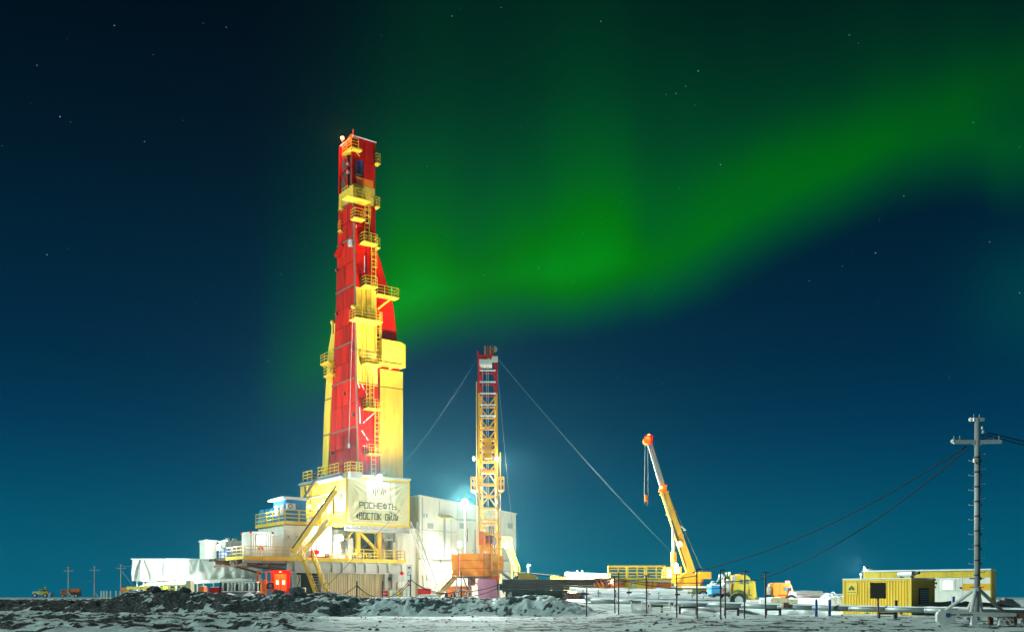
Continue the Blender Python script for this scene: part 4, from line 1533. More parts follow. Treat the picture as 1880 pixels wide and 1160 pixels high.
for i in range(2):
    a_, c_ = ydm * i / 2 + (.22 if i == 0 else 0), ydm * (i + 1) / 2
    B().box(-.01, .12, a_ + .02, c_ - .02, -.2, ht0 - .05).obj('wall_panel', CRM, mud)
xa, za = MF(810, 949, -.8)
xb = MF(833, 949, -.8)[0]
aw = B().hexa([(xa, -1.0, za - .15), (xb, -1.0, za - .15), (xb, -.01, za + .25), (xa, -.01, za + .25), (xa, -1.0, za), (xb, -1.0, za), (xb, -.01, za + .4), (xa, -.01, za + .4)]).obj('awning', YEL, mud)
xd_, zd_ = MF(817, 958)
B().box(xd_ - .12, xd_ + .12, -.06, -.002, ledge + .12, za).obj('door_jamb', GAL, mud)
xd_ = MF(828, 958)[0]
B().box(xd_ - .05, xd_ + .05, -.06, -.002, ledge + .12, za).obj('door_jamb', GAL, mud)
B().box(MF(836, 950)[0], MF(874, 950)[0], -.14, -.002, MF(836, 953)[1] - .12, MF(836, 953)[1] + .12).obj('rail', GAL, mud)
xa, za = MF(839.5, 1004.5)
xb, zb = MF(846.5, 993)
w_ = B().box(xa - .08, xb + .08, -.05, -.002, za - .08, zb + .08).obj('window', WHT, mud)
B().box(xa, xb, -.07, -.051, za, zb).obj('pane', WINW, w_)
for p_ in (815, 858, 872):
    x = MF(p_, 1000)[0]
    B().bar((x, -.03, ledge + .1), (x, -.03, topz(x) - (2.2 if p_ < 850 else 3)), .06).obj('cable_conduit', DRK, mud)
for p_ in (778, 783):
    x, z = MF(p_, 946)
    B().bar((x, -.1, z - .25), (x, -.1, z + .25), .12).obj('bracket', GAL, mud)
x, z = MF(776, 1060, .1)
B().path([(x, .08, 3.2), (x + .05, .02, 1.6), (x - .2, .05, 1.2)], .04).obj('cable_conduit', DRK, mud)


def wstair(label, foot, head, wid, m=YEL, mt=GAL, steps=16, h=1.0, group='stairs of the drilling rig', name='stair'):
    """stair in world axes, foot and head given as points"""
    a, b_ = Vector(foot), Vector(head)
    t = thing(name, label, 'stairs', a, 0, group)
    d = b_ - a
    run = Vector((d.x, d.y, 0)).normalized()
    side = Vector((-run.y, run.x, 0))
    for s_ in (-1, 1):
        o_ = side * (s_ * wid / 2)
        B().bar(o_, d + o_, .09, .26).obj('stringer', m, t)
        r = B()
        r.bar(o_ + Vector((0, 0, h)), d + o_ + Vector((0, 0, h)), .07)
        for k in range(6):
            p = d * (k / 5) + o_
            r.bar(p, p + Vector((0, 0, h)), .06)
        r.obj('handrail', m, t)
    for k in range(1, steps):
        p = d * (k / steps)
        q = [p - side * (wid / 2 - .05) - run * .12, p + side * (wid / 2 - .05) - run * .12, p + side * (wid / 2 - .05) + run * .12, p - side * (wid / 2 - .05) + run * .12]
        B().hexa(q + [v + Vector((0, 0, .05)) for v in q]).obj('tread', mt, t)
    return t


wstair('long steep stair with pale treads down the left part of the white building', P(803, 1090, 117.5), P(760, 972, 121.5), .9, WHT, GAL, 24)
wstair('yellow stair at the right end of the white building above the truck bonnet', P(952, 1056, 121.5), P(931, 1003, 121), .9, YEL, GAL, 16)
pl = P(931, 1003, 121)
t = thing('landing', 'small yellow railed landing at the head of the right hand stair', 'landing', pl)
B().box(-.9, .7, -.6, .8, -.12, 0).obj('platform', YEL, t)
B().rail([(-.9, .8, 0), (-.9, -.6, 0), (.5, -.6, 0)], 1.1, .7, .04).obj('railing', YEL, t)
B().bar((-.8, .7, 0), (-.8, .7, -4.9), .12).bar((.6, .7, 0), (.6, .7, -4.9), .12).obj('leg', YEL, t)

# ================================================================== ORANGE LIT BOOTH under the left overhang
s_ = S(513, 1096, 108.0)
bo = thing('control_booth', 'red control booth with two lit door windows under the left overhang', 'booth', s_.base, math.radians(12))
w0, w1, h1 = s_.x(498), s_.x(532), s_.z(1049)
B().box(w0, w1, .1, 2.2, 0, h1).obj('wall', RED, bo)
for k in range(2):
    a_ = w0 + .35 + k * (w1 - w0 - .7) / 2
    d_ = B().box(a_ + .03, a_ + (w1 - w0 - .7) / 2 - .03, .02, .098, .7, h1 - .25).obj('door', ORG, bo)
    B().box(a_ + .22, a_ + (w1 - w0 - .7) / 2 - .22, -.01, .018, 1.45, 1.85).obj('window', WINO, d_)
B().box(w0, w1, -.5, .09, .25, .45).obj('step', RED, bo)
B().box(w0 - .2, w1 + .2, -.3, 2.4, h1 + .005, h1 + .14).obj('roof', RED, bo)
light(bo, 'POINT', (0.1, -.9, 2.6), 260, (1, .14, .03), size=.2)
B().tube((0.1, -.25, h1 - .05), (0.1, -.25, h1 + .004), .14, 8).obj('lamp', LAMPR, bo)
s_ = S(488, 1096, 107.0)
t = thing('pump_stand', 'orange framed pump stand with hoses beside the lit red booth', 'pump', s_.base, math.radians(10))
B().rail([(-.9, 0, 0), (.9, 0, 0), (.9, 1.2, 0), (-.9, 1.2, 0), (-.9, 0, 0)], 2.8, .9, .05, (1, .6, .3)).obj('frame', ORG, t)
B().tube((-.3, .6, .1), (-.3, .6, 1.9), .42, 10).obj('tank', ORG, t)
B().ring((.5, .1, 1.2), .4, .07, 'y', 12).ring((.5, .1, 1.25), .3, .07, 'y', 12).obj('hose', DRK, t)

# ================================================================== TARPAULIN-COVERED SHELTER on the left
sh = S(243, 1094, 119.0)
shx1 = sh.x(482)
zT_, zB_ = sh.z(1027), sh.z(1066)
shl = thing('covered_rack', 'long white tarpaulin covered rack standing on thin legs left of the rig', 'shelter', sh.base)
def tarpf(u, v):
    x = shx1 * u
    d = 0.0
    for cx_, k in ((1.2, 1.0), (4.1, .5), (6.4, .6), (8.2, .5), (11.2, .7), (13.7, .6)):
        t = (x - cx_) / (.25 + 1.1 * (1 - v))
        d += .26 * k * math.cos(t * 4.0) * math.exp(-t * t * .6)
    d += .10 * mnoise.noise(Vector((x * .8, v * 2, 1))) + .05 * math.sin(x * 6 + 4 * v) * (1 - v)
    sag = .25 * (1 - v) * mnoise.noise(Vector((x * .5, 9, 0)))
    taper = max(0, (x - 10.4) / (shx1 - 10.4)) * .75
    top = zT_ - taper * 1.6 * (1 if u > .6 else 1) * 1.0
    return (x - .35 * (1 - v) * (1 - u) * 0.3, -.05 - d - .25 * v * (1 - v), zB_ + sag + (top - zB_ - sag) * v)
c_ = B().sheet(tarpf, 150, 30, (0, .03, 0)).obj('tarpaulin', TRP, shl, True)
c2 = B().sheet(lambda u, v: (-.05 - .12 * mnoise.noise(Vector((u * 4, v * 3, 7))), .05 + 3.0 * u, zB_ + (zT_ - zB_) * v), 16, 16, (.03, 0, 0)).obj('end_tarpaulin', TRP, shl, True)
B().hexa([(-.1, -.2, zT_ + .01), (10.4, -.2, zT_ + .01), (10.4, 3.1, zT_ + .01), (-.1, 3.1, zT_ + .01), (-.1, -.2, zT_ + .13), (10.4, -.2, zT_ + .13), (10.4, 3.1, zT_ + .13), (-.1, 3.1, zT_ + .13)]).obj('roof_cover', SNW, shl)
for px_ in (250, 262, 275, 290, 322, 347, 357, 372, 387):
    B().bar((sh.x(px_), .3 + .8 * (px_ % 2), -.8), (sh.x(px_), .3 + .8 * (px_ % 2), zB_ + .2), .13).obj('leg', WHT, shl)
B().bar((.3, .2, .9), (2.6, .4, zB_), .26).obj('brace', CRM, shl)
B().box(.4, 10, .1, 2.8, zB_ - .1, zB_ + .02).obj('floor_beam', WHT, shl)
b0, b1 = sh.p(274, 1073, -.9), sh.p(468, 1063, -.9)
o_ = B().tube((0, 0, 0), b1 - b0, .22, 10)
solo(o_, 'pipe', WHT, 'long white pipe lying along the foot of the tarpaulin covered rack', 'pipe', sh.base + b0)
t0, t1 = P(405, 1062, 117.5), P(438, 1041, 112)
solo(B().tube((0, 0, 0), t1 - t0, .035, 5), 'guy_rope', DRK, 'short dark rope from the white tarpaulin up to the rig overhang', 'rope', t0)

# machinery and stores below the shelter
def crate(name, label, cat, px0, px1, q0, q1, Y, m, dep=1.2, group=None, rot=0.0):
    s = S((px0 + px1) / 2, q0, Y)
    t = thing(name, label, cat, s.base, rot, group)
    w = s.x(px1)
    h = s.z(q1)
    B().box(-w, w, 0, dep, 0, h).obj('body', m, t)
    for z in (h * .33, h * .66):
        B().box(-w - .03, w + .03, -.04, -.004, z - .05, z + .05).obj('rib', m, t)
    B().box(-w + .08, w - .08, .08, dep - .08, h + .003, h + .09).obj('snow_cap', SNW, t)
    return t


crate('equipment_box', 'red machine box with snow on top below the tarpaulin rack', 'equipment box', 384, 402, 1093, 1078, 100, RED)
crate('equipment_box', 'orange machine box beside the red one below the tarpaulin rack', 'equipment box', 364, 374, 1093, 1076, 100.5, ORG)
crate('equipment_box', 'cream cabinet standing at the tarpaulin rack legs', 'equipment box', 341, 350, 1092, 1066, 101, CRM)
# tank frame with a row of grey drums
s_ = S(405, 1095, 100)
dr = thing('drum_frame', 'pale steel frame holding a row of grey drums right of the red machine box', 'rack', s_.base)
B().rail([(0, 0, .5), (s_.x(470), 0, .5), (s_.x(470), 1.4, .5), (0, 1.4, .5), (0, 0, .5)], 1.0, .8, .06, (1, .05)).obj('frame', WHT, dr)
B().box(0, s_.x(470), 0, 1.4, .3, .48).obj('base', BRN, dr)
dk0 = None
for k in range(9):
    x = .3 + k * (s_.x(470) - .6) / 8
    b = B().tube((x, .7, .5), (x, .7, 1.35), .18, 8).obj('drum', GRY if k % 3 else DRK, dr)
# a low snowy heap and scattered white frames
for (pa, pb, q0, hh, lab) in ((440, 478, 1097, .5, 'white tarpaulin covered heap right of the drum frame'), (410, 436, 1097, .5, 'low snowy heap at the drum frame')):
    s = S((pa + pb) / 2, q0, 98)
    w = s.x(pb)
    solo(B().sheet(lambda u, v: ((2 * u - 1) * w, 2.2 * v - 1.1, hh * max(0, math.sin(PI * u)) ** .6 * max(0, math.sin(PI * v)) ** .6 * (1 + .35 * mnoise.noise(Vector((u * 5, v * 4, pa)))) - .05), 28, 14), 'snow_heap', SNW, lab, 'heap', s.base, 'snowy heaps', True)
# posts of the snow fence on the left
px_ = [(186, 7), (191, 7), (196, 8), (203, 7), (213, 6), (221, 7), (228, 6), (236, 7), (246, 6), (256, 6), (294, 7), (306, 8), (332, 8), (313, 7), (363, 7), (377, 7)]
pb_ = None
for k, (px, hpx) in enumerate(px_):
    Y = 150 if px < 245 else 99
    base = P(px, 1095, Y)
    base.z = hz(base.x, base.y) - .1
    H = (1094 - 1080) * Y / F + .25
    if pb_ is None or k == 10:
        pb_ = solo(B().tube((0, 0, 0), (0, 0, H), .11 if Y > 120 else .08, 6), 'marker_post', WHT, 'pale upright stake in the row between the far utility poles and the rack', 'post', base, 'row of pale stakes on the left')
    else:
        dup(pb_, base)
    if k == 10:
        pb_['label'] = 'pale upright stake below the white tarpaulin rack'
        pb_['group'] = 'pale stakes below the rack'
# yellow skid with outriggers at the shelter's left end, green hose bundle
s_ = S(262, 1092, 112)
sk = thing('pipe_skid', 'yellow steel skid frame at the left end of the tarpaulin rack', 'skid', s_.base)
B().box(s_.x(232), s_.x(300), 0, 1.5, s_.z(1081), s_.z(1076)).obj('deck', YEL, sk)
for px in (226, 240, 258, 276, 294):
    B().bar((s_.x(px), .2, -.4), (s_.x(px) + .5, .2, s_.z(1080)), .2).obj('leg', YEL, sk)
B().box(s_.x(220), s_.x(233), .1, .9, s_.z(1084), s_.z(1078)).obj('counterweight', ORG, sk)
solo(B().ring((0, 0, .35), .35, .06, 'y', 10).ring((.3, .1, .4), .4, .06, 'y', 10).ring((-.4, .1, .35), .3, .06, 'y', 10), 'hose_coil', mat('green_hose', (.02, .35, .12), .5), 'coiled green hoses at the legs of the tarpaulin rack', 'hose', P(298, 1092, 110), None)
solo(B().rail([(0, 0, 0), (2.6, 0, 0), (2.6, 1, 0)], 1.0, .65, .06), 'guard_frame', YEL, 'low yellow guard frame below the white rack', 'guard rail', P(300, 1091, 108))

# ================================================================== FAR LEFT: utility poles and vehicles
def far_pole(px, qt, qb, Y, label):
    s = S(px, qb, Y)
    b = s.base.copy()
    t = thing('utility_pole', label, 'utility pole', b, 0, 'utility poles on the far tundra')
    h = s.z(qt)
    B().tube((0, 0, 0), (0, 0, h), .30, 8, .2).obj('shaft', GAL, t)
    z = h - .13 * h
    B().box(-s.x(px + 9), s.x(px + 9), -.15, .15, z - .14, z + .14).obj('crossarm', GAL, t)
    B().box(-.5, .5, -.1, .1, h - .25, h).obj('top_cap', GAL, t)
    for k in range(3):
        B().tube(((k - 1) * s.x(px + 8), 0, z + .14), ((k - 1) * s.x(px + 8), 0, z + .5), .08, 5).obj('insulator', GAL, t)
    for sx in (-1, 1):
        B().bar((0, 0, .16 * h), (sx * s.x(px + 8), -.5, -.1), .25).obj('leg', GAL, t)
    return t


far_pole(126, 1040, 1095, 330, 'distant grey utility pole standing in front of the orange tanker')
far_pole(174, 1039, 1095, 332, 'distant grey utility pole between the orange tanker and the row of stakes')
p3 = far_pole(222.5, 1035, 1094, 310, 'distant grey utility pole just left of the white tarpaulin rack')


def sag(a, b, d, n=16):
    return [a + (b - a) * (k / n) - Vector((0, 0, d * 4 * (k / n) * (1 - k / n))) for k in range(n + 1)]


def cable(pts, r, label, m=BLK, group=None, name='cable', cat='cable'):
    o = pts[0].copy()
    return solo(B().path([p - o for p in pts], r, 5), name, m, label, cat, o, group)


cable(sag(P(126, 1060, 330), P(174, 1060, 332), 1.7), .05, 'thin sagging wire between the two leftmost distant poles', GAL, 'far wires')
cable(sag(P(222, 1038, 310), P(250, 1035, 290), .4), .04, 'thin wire leaving the third distant pole towards the rack', GAL, 'far wires')
cable([P(224, 1048, 310), P(243, 1073, 300)], .07, 'stay wire slanting down from the third distant pole', GAL, 'far wires')


def wheel(par, x, y, z, r, w, m=BLK, rim=WHT, name='wheel'):
    b = B().tube((x, y, z), (x, y + w, z), r, 18)
    o = b.obj(name, m, par)
    B().tube((x, y - .03, z), (x, y + .02, z), r * .58, 14).obj('rim', rim, o)
    B().tube((x, y - .07, z), (x, y - .028, z), r * .2, 8).obj('hub', GRY, o)
    return o


s_ = S(76, 1096, 330)
lo = thing('loader', 'distant yellow wheel loader with a blue white snow bucket on the tundra', 'loader', s_.base)
B().box(s_.x(71), s_.x(88), 0, 2.2, s_.z(1091), s_.z(1085)).obj('body', YEL, lo)
B().box(s_.x(71), s_.x(78), .1, 2.1, s_.z(1085), s_.z(1081)).obj('cab', YEL, lo)
B().box(s_.x(72), s_.x(77), .05, .095, s_.z(1084.5), s_.z(1082)).obj('window', GLS, lo)
B().tube((s_.x(81), 1, s_.z(1085)), (s_.x(81), 1, s_.z(1076)), .3, 6).obj('exhaust', YEL, lo)
B().box(s_.x(59), s_.x(71), .1, 2.0, s_.z(1090), s_.z(1085)).obj('rear_engine', WHT, lo)
B().prism([(s_.x(88), .1), (s_.x(92), .1), (s_.x(94), 1.9), (s_.x(90), 1.6)], -.2, 2.4).obj('bucket', mat('pale_blue', (.35, .55, .85), .5), lo)
for px in (64, 83):
    wheel(lo, s_.x(px), -.1, s_.z(1092.5), .75, .5)
s_ = S(128, 1095, 336)
ta = thing('tank_truck', 'distant orange tank truck behind the leftmost utility pole', 'truck', s_.base)
B().tube((s_.x(127), 1.2, s_.z(1085)), (s_.x(145), 1.2, s_.z(1085)), .85, 14).obj('tank', ORG, ta)
B().box(s_.x(111), s_.x(123), .1, 2.3, s_.z(1091), s_.z(1081)).obj('cab', ORG, ta)
B().box(s_.x(112), s_.x(118), .06, .096, s_.z(1086), s_.z(1082.5)).obj('window', GLS, ta)
B().box(s_.x(111), s_.x(145), .3, 2.1, s_.z(1092.5), s_.z(1090)).obj('chassis', DRK, ta)
for px in (115, 135, 140):
    wheel(ta, s_.x(px), -.1, s_.z(1093), .6, .5)
for px in (131, 138, 143):
    B().tube((s_.x(px), 1.2, s_.z(1081)), (s_.x(px), 1.2, s_.z(1079.5)), .25, 6).obj('hatch', RED, ta)

# ================================================================== MOBILE WORKOVER RIG with the lattice mast
ms = S(896, 1097, 108.0)
mbz = ms.base
mob = thing('lattice_mast', 'slim lattice mast with red top and amber lower part held by guy wires', 'mast', mbz, 0)


def mx(px, py=None):
    return ms.x(px)


def chord(side, k, py):
    """x of the mast leg (side -1 left, 1 right) at a pixel row; k=0 front, 1 rear"""
    if side < 0:
        x = rows([(655, 879), (900, 879.5), (1060, 882)], py)
        return ms.x(x + (4.5 if k else 0))
    x = rows([(655, 911.5), (900, 913), (1060, 917)], py)
    return ms.x(x - (4.0 if k else 0))


lev = [655, 680, 701, 722, 743, 763, 784, 805, 826, 846, 866, 888, 910, 932, 954, 980, 1006, 1030]
dyk = (0.0, 1.5)
for i, (qt, qb) in enumerate(zip(lev, lev[1:])):
    m = RED if qb <= 722 else MAM
    zt, zb = ms.z(qt), ms.z(qb)
    for side in (-1, 1):
        for k in (0, 1):
            B().bar((chord(side, k, qb), dyk[k], zb), (chord(side, k, qt), dyk[k], zt), .2 if k == 0 else .15).obj('mast_leg', m, mob)
        # side lacing
        l = B()
        l.bar((chord(side, 0, qb), .05, zb), (chord(side, 1, qt), 1.45, zt), .07).bar((chord(side, 1, qb), 1.45, zb), (chord(side, 0, qt), .05, zt), .07)
        l.obj('lacing', m, mob)
    mm = WHT if qb <= 763 else MAM
    B().bar((chord(-1, 0, qb), 0, zb), (chord(1, 0, qb), 0, zb), .14).obj('crossbar', mm, mob)
    B().bar((chord(-1, 1, qb), 1.5, zb), (chord(1, 1, qb), 1.5, zb), .10).obj('crossbar', m, mob)
    if qb > 722:
        xm = (chord(-1, 0, qb) + chord(1, 0, qb)) / 2
        down = 743 <= qb <= 830
        a0, a1 = (zt, zb) if down or i % 2 else (zb, zt)
        B().bar((chord(-1, 0, qt), .9, a0), (xm, .9, a1), .10).obj('diagonal', MAM, mob)
        B().bar((chord(1, 0, qt), .9, a0), (xm, .9, a1), .10).obj('diagonal', MAM, mob)
    elif i < 3:
        B().bar((chord(1, 0, qt), .5, zb), (ms.x(903), .5, zt), .08).obj('diagonal', m, mob)
# lines running inside the mast, two standpipes
for px in (887, 894, 897):
    B().tube((ms.x(px), .8, ms.z(1040)), (ms.x(px - 1), .8, ms.z(660)), .035, 4).obj('drill_line', ROPE, mob)
for px, q0, q1 in ((875, 700, 1000), (918.5, 830, 1060)):
    B().tube((ms.x(px), .1, ms.z(q1)), (ms.x(px), .1, ms.z(q0)), .05, 6).obj('standpipe', MAM, mob)
# crown
cz0 = ms.z(657)
B().box(ms.x(877), ms.x(912), -.2, 1.7, cz0, cz0 + .28).obj('crown_frame', RED, mob)
B().box(ms.x(880), ms.x(903), -.25, 1.6, cz0 - .75, cz0 - .2).obj('crown_beam', WHT, mob)
for k in range(4):
    B().tube((ms.x(889) + .3 * k, .3, cz0 + .75), (ms.x(889) + .3 * k + .16, .3, cz0 + .75), .65, 14).obj('sheave', BRN if k % 2 else ORG, mob)
B().bar((ms.x(896), .1, cz0 - .1), (ms.x(909), .1, cz0 + 1.0), .2).tube((ms.x(908), 0, cz0 + 1.0), (ms.x(908), .25, cz0 + 1.0), .3, 10).obj('jib', WHT, mob)
B().bar((ms.x(902), 0, cz0), (ms.x(904), 0, cz0 + .9), .15).bar((ms.x(878), 0, cz0 + .2), (ms.x(877), 0, cz0 + .75), .2).obj('crown_post', RED, mob)
B().box(ms.x(903), ms.x(914), -.3, -.05, cz0 - .5, cz0 + .1).obj('crown_plate', WHT, mob)
# travelling block in the middle, racking baskets left and right
B().box(ms.x(889), ms.x(903), .3, 1.2, ms.z(840), ms.z(806)).obj('travelling_block', MAM, mob)
B().box(ms.x(884), ms.x(908), .1, 1.2, ms.z(868), ms.z(862)).obj('work_board', ORG, mob)
for a_, c_ in ((864.5, 877), (915, 925)):
    f_ = B().box(ms.x(a_), ms.x(c_), -.3, 1.3, ms.z(900), ms.z(898)).obj('basket', MAM, mob)
    for y_b in (-.3, 1.3):
        B().rail([(ms.x(a_), y_b, ms.z(898)), (ms.x(c_), y_b, ms.z(898))], ms.z(876) - ms.z(898), .35, .05, (1, .5)).obj('railing', MAM, f_)
    o_ = c_ if a_ < 890 else a_
    i_ = a_ if a_ < 890 else c_
    B().bar((ms.x(i_), 0, ms.z(900)), (ms.x(o_), 0, ms.z(909)), .09).obj('bracket', MAM, f_)
# winch and panels at the foot
B().box(ms.x(879), ms.x(888), -.2, .6, ms.z(1000), ms.z(975)).obj('control_box', ORG, mob)
B().box(ms.x(888), ms.x(902), .7, 1.3, ms.z(1003), ms.z(976)).obj('winch_guard', MAM, mob)
B().tube((ms.x(891), .4, ms.z(990)), (ms.x(905), .4, ms.z(990)), .45, 14).obj('winch_drum', BRN, mob)
for px in (891, 898, 905):
    B().tube((ms.x(px) - .05, .4, ms.z(990)), (ms.x(px) + .05, .4, ms.z(990)), .6, 14).obj('drum_flange', ORG, mob)
for px in (903, 906, 910):
    B().tube((ms.x(px), .2, ms.z(1030)), (ms.x(px) - .3, .2, ms.z(965)), .05, 5).obj('hydraulic_hose', DRK, mob)
for q in (960, 968, 1010, 1022):
    B().box(ms.x(884), ms.x(911), .2, .35, ms.z(q + 1), ms.z(q - 1)).obj('crossbar', MAM, mob)
B().box(ms.x(904), ms.x(912), -.15, .3, ms.z(1000), ms.z(986)).obj('valve_block', GRY, mob)
B().bar((ms.x(880), .1, ms.z(1040)), (ms.x(886), .1, ms.z(1000)), .3).bar((ms.x(906), .1, ms.z(1040)), (ms.x(903), .1, ms.z(1000)), .3).bar((ms.x(886), .1, ms.z(1003)), (ms.x(904), .1, ms.z(1018)), .2).obj('foot_jack', MAM, mob)
B().box(ms.x(880), ms.x(917), -.1, 1.6, -.3, ms.z(1030)).obj('mast_base', ORG, mob)
ROPE2 = mat('dark_rope', (.09, .12, .12), .8, spec=.05)
# guy wires from the crown
for (pa, pb, lab, r) in ((P(877, 656, 108), P(744, 848, 121), 'thin guy wire from the lattice mast crown to the derrick foot', .006), (P(912, 656, 108), P(1232, 1012, 128), 'long guy wire from the lattice mast crown down to the crane', .014),
                         (P(912, 664, 108), P(940, 960, 124), 'steep guy wire hanging just right of the lattice mast', .013), (P(876, 700, 108), P(876, 872, 108), 'vertical line along the left side of the lattice mast', .02)):
    cable(sag(pa, pb, .5), r, lab, (ROPE2 if 'thin guy' in lab else ROPE), 'guy wires of the lattice mast', 'guy_wire', 'guy wire')
cable([P(735, 935, 116.2), P(598, 1078, 113)], .03, 'thin rope crossing in front of the grey girder down from the banner', DRK, None, 'guy_rope', 'rope')

# orange tarpaulin wind wall round the mast foot
ow = S(876, 1057, 105.0)
wl = thing('wind_wall', 'orange tarpaulin wind wall box around the foot of the lattice mast', 'enclosure', ow.base)
for (pa, pb, qt, qb, yy, m, k) in ((830, 841, 1017, 1056, 0.0, OTP, 1), (843.5, 900, 1015.5, 1057, .05, OTP, 2), (902, 914, 1015.5, 1057, .5, AMB, 3), (914, 924, 1018, 1046, 1.3, OTP, 4)):
    x0, x1, z0, z1 = ow.x(pa), ow.x(pb), ow.z(qb), ow.z(qt)
    B().sheet(lambda u, v: (x0 + (x1 - x0) * u, yy - .16 * mnoise.noise(Vector((u * (x1 - x0) * 1.4, v * 2.2, k * 3.7))) - .09 * math.sin(u * (x1 - x0) * 3.5 + v * 5 * k) * (1.1 - v), z0 + (z1 - z0) * v), max(6, int((x1 - x0) * 8)), 16, (0, .05, 0)).obj('tarpaulin', m, wl, True)
for px in (842, 889, 901):
    B().bar((ow.x(px), -.16, ow.z(1057)), (ow.x(px), -.16, ow.z(1015)), .13).obj('post', ORG, wl)
for q in (1028, 1043):
    B().bar((ow.x(844), -.19, ow.z(q)), (ow.x(899), -.19, ow.z(q - .7)), .04).obj('lashing', BRN, wl)
B().box(ow.x(830), ow.x(902), .12, 3.0, ow.z(1060), ow.z(1057.2)).obj('floor', BRN, wl)
B().box(ow.x(829), ow.x(831), .1, 3, ow.z(1057), ow.z(1016)).obj('side_sheet', OTP, wl)
for px in (838, 862, 884, 916):
    B().bar((ow.x(px), .6, ow.z(1098)), (ow.x(px), .6, ow.z(1060)), .14).obj('leg', GRY, wl)
B().bar((ow.x(850), .5, ow.z(1060)), (ow.x(862), .5, ow.z(1090)), .1).bar((ow.x(862), .5, ow.z(1060)), (ow.x(880), .5, ow.z(1075)), .1).obj('brace', DRK, wl)
B().box(ow.x(858), ow.x(872), .8, 1.6, ow.z(1074), ow.z(1060)).obj('hanging_sheet', ORG, wl)
wstair('amber stair up to the orange tarpaulin wind wall from the left', P(802, 1095, 104), P(836, 1058, 105), 1.0, AMB, DRK, 14)

# pink lit tarpaulin
pk = S(893, 1098, 101.0)
pw0, pw1, ph = pk.x(876), pk.x(911), pk.z(1061)
solo(B().sheet(lambda u, v: (pw0 + (pw1 - pw0) * u + (.12 * (1 - v)), -.10 * mnoise.noise(Vector((u * 3, v * 3, 2))) - .35 * max(0, u - .6) * -3 * .6, ph * v - .1), 24, 20, (0, 1.2, 0)), 'tarpaulin_screen', PTP, 'pink tarpaulin screen hanging below the orange wind wall', 'tarpaulin', pk.base, None, True)

# truck carrier under the pipes
cr_ = S(960, 1098, 106.0)
tr = thing('carrier_truck', 'dark heavy truck carrier with pale wheel rims under the long black pipes', 'truck', cr_.base)
B().box(cr_.x(912), cr_.x(1000), .2, 2.4, cr_.z(1083), cr_.z(1072)).obj('chassis', DRK, tr)
for px in (938, 966):
    wheel(tr, cr_.x(px), -.1, cr_.z(1092), .62, .5, BLK, GAL)
B().ring((cr_.x(938), -.1, cr_.z(1091)), .85, .08, 'y', 10, .2, PI - .2).ring((cr_.x(966), -.1, cr_.z(1091)), .85, .08, 'y', 10, .2, PI - .2).obj('fender', BRN, tr)
B().prism([(cr_.x(952), cr_.z(1064)), (cr_.x(986), cr_.z(1064)), (cr_.x(985), cr_.z(1057)), (cr_.x(978), cr_.z(1053)), (cr_.x(952), cr_.z(1049))], .4, 2.3).obj('bonnet', YEL, tr)
B().box(cr_.x(985), cr_.x(988), .6, 1.2, cr_.z(1064), cr_.z(1058)).obj('exhaust', WHT, tr)
B().prism([(cr_.x(914), cr_.z(1047)), (cr_.x(923), cr_.z(1049)), (cr_.x(940), cr_.z(1062)), (cr_.x(931), cr_.z(1062))], -.2, .1).obj('windscreen_cover', GAL, tr)
B().box(cr_.x(986), cr_.x(1004), .3, 1.0, cr_.z(1098), cr_.z(1085)).obj('fuel_tank', DRK, tr)
b = B()
b.tube((0, 0, 0), P(1070, 1060, 106) - P(915, 1047, 106), .06, 5)
solo(b, 'boom_line', GAL, 'pale slanting line from the truck to the yellow railed unit over the black pipes', 'line', P(915, 1047, 106))
solo(B().tube((0, 0, 0), (0, 0, 1.6), .1, 6).tube((0, 0, 1.5), (.25, 0, 1.5), .1, 6), 'vent_pipe', WHT, 'short white vent pipe standing right of the yellow truck bonnet', 'pipe', P(970, 1060, 118))

# long black pipes on the rack: each is a thing
for k in range(7):
    row, col = divmod(k, 4)
    Y = 103.5 + .35 * (k % 2)
    q = 1064.5 + (3.9 * (k if k < 5 else k - 5 + .5))
    Y = 103.4 if k < 5 else 104.4
    a, c = P(922, q, Y), P(1104, q + .4, Y)
    solo(B().tube((0, 0, 0), c - a, .115, 10), 'long_pipe', RST, ['topmost long black pipe of the rack right of the mast', 'second long black pipe from the top of the rack', 'third long black pipe from the top of the rack', 'fourth long black pipe from the top of the rack',
                                                                       'lowest long black pipe of the rack over the truck chassis', 'long black pipe lying behind the top of the rack', 'long black pipe lying behind the second row of the rack'][k], 'pipe', a, 'long black pipes on the rack')
s_ = S(1010, 1100, 103.4)
rk = thing('pipe_rack', 'dark steel pipe rack carrying the long black pipes', 'rack', s_.base)
for px in (930, 985, 1040, 1092):
    B().box(s_.x(px) - .1, s_.x(px) + .1, .4, 1.3, -.2, s_.z(1083)).obj('post', DRK, rk)
B().box(s_.x(922), s_.x(1104), .3, 1.4, s_.z(1085.5), s_.z(1082.8)).obj('beam', DRK, rk)
B().box(s_.x(940), s_.x(1040), 1.5, 2.4, -.1, s_.z(1083)).obj('painted_shade', DSH, rk)  # near-black sheet painted as the shade behind the rack
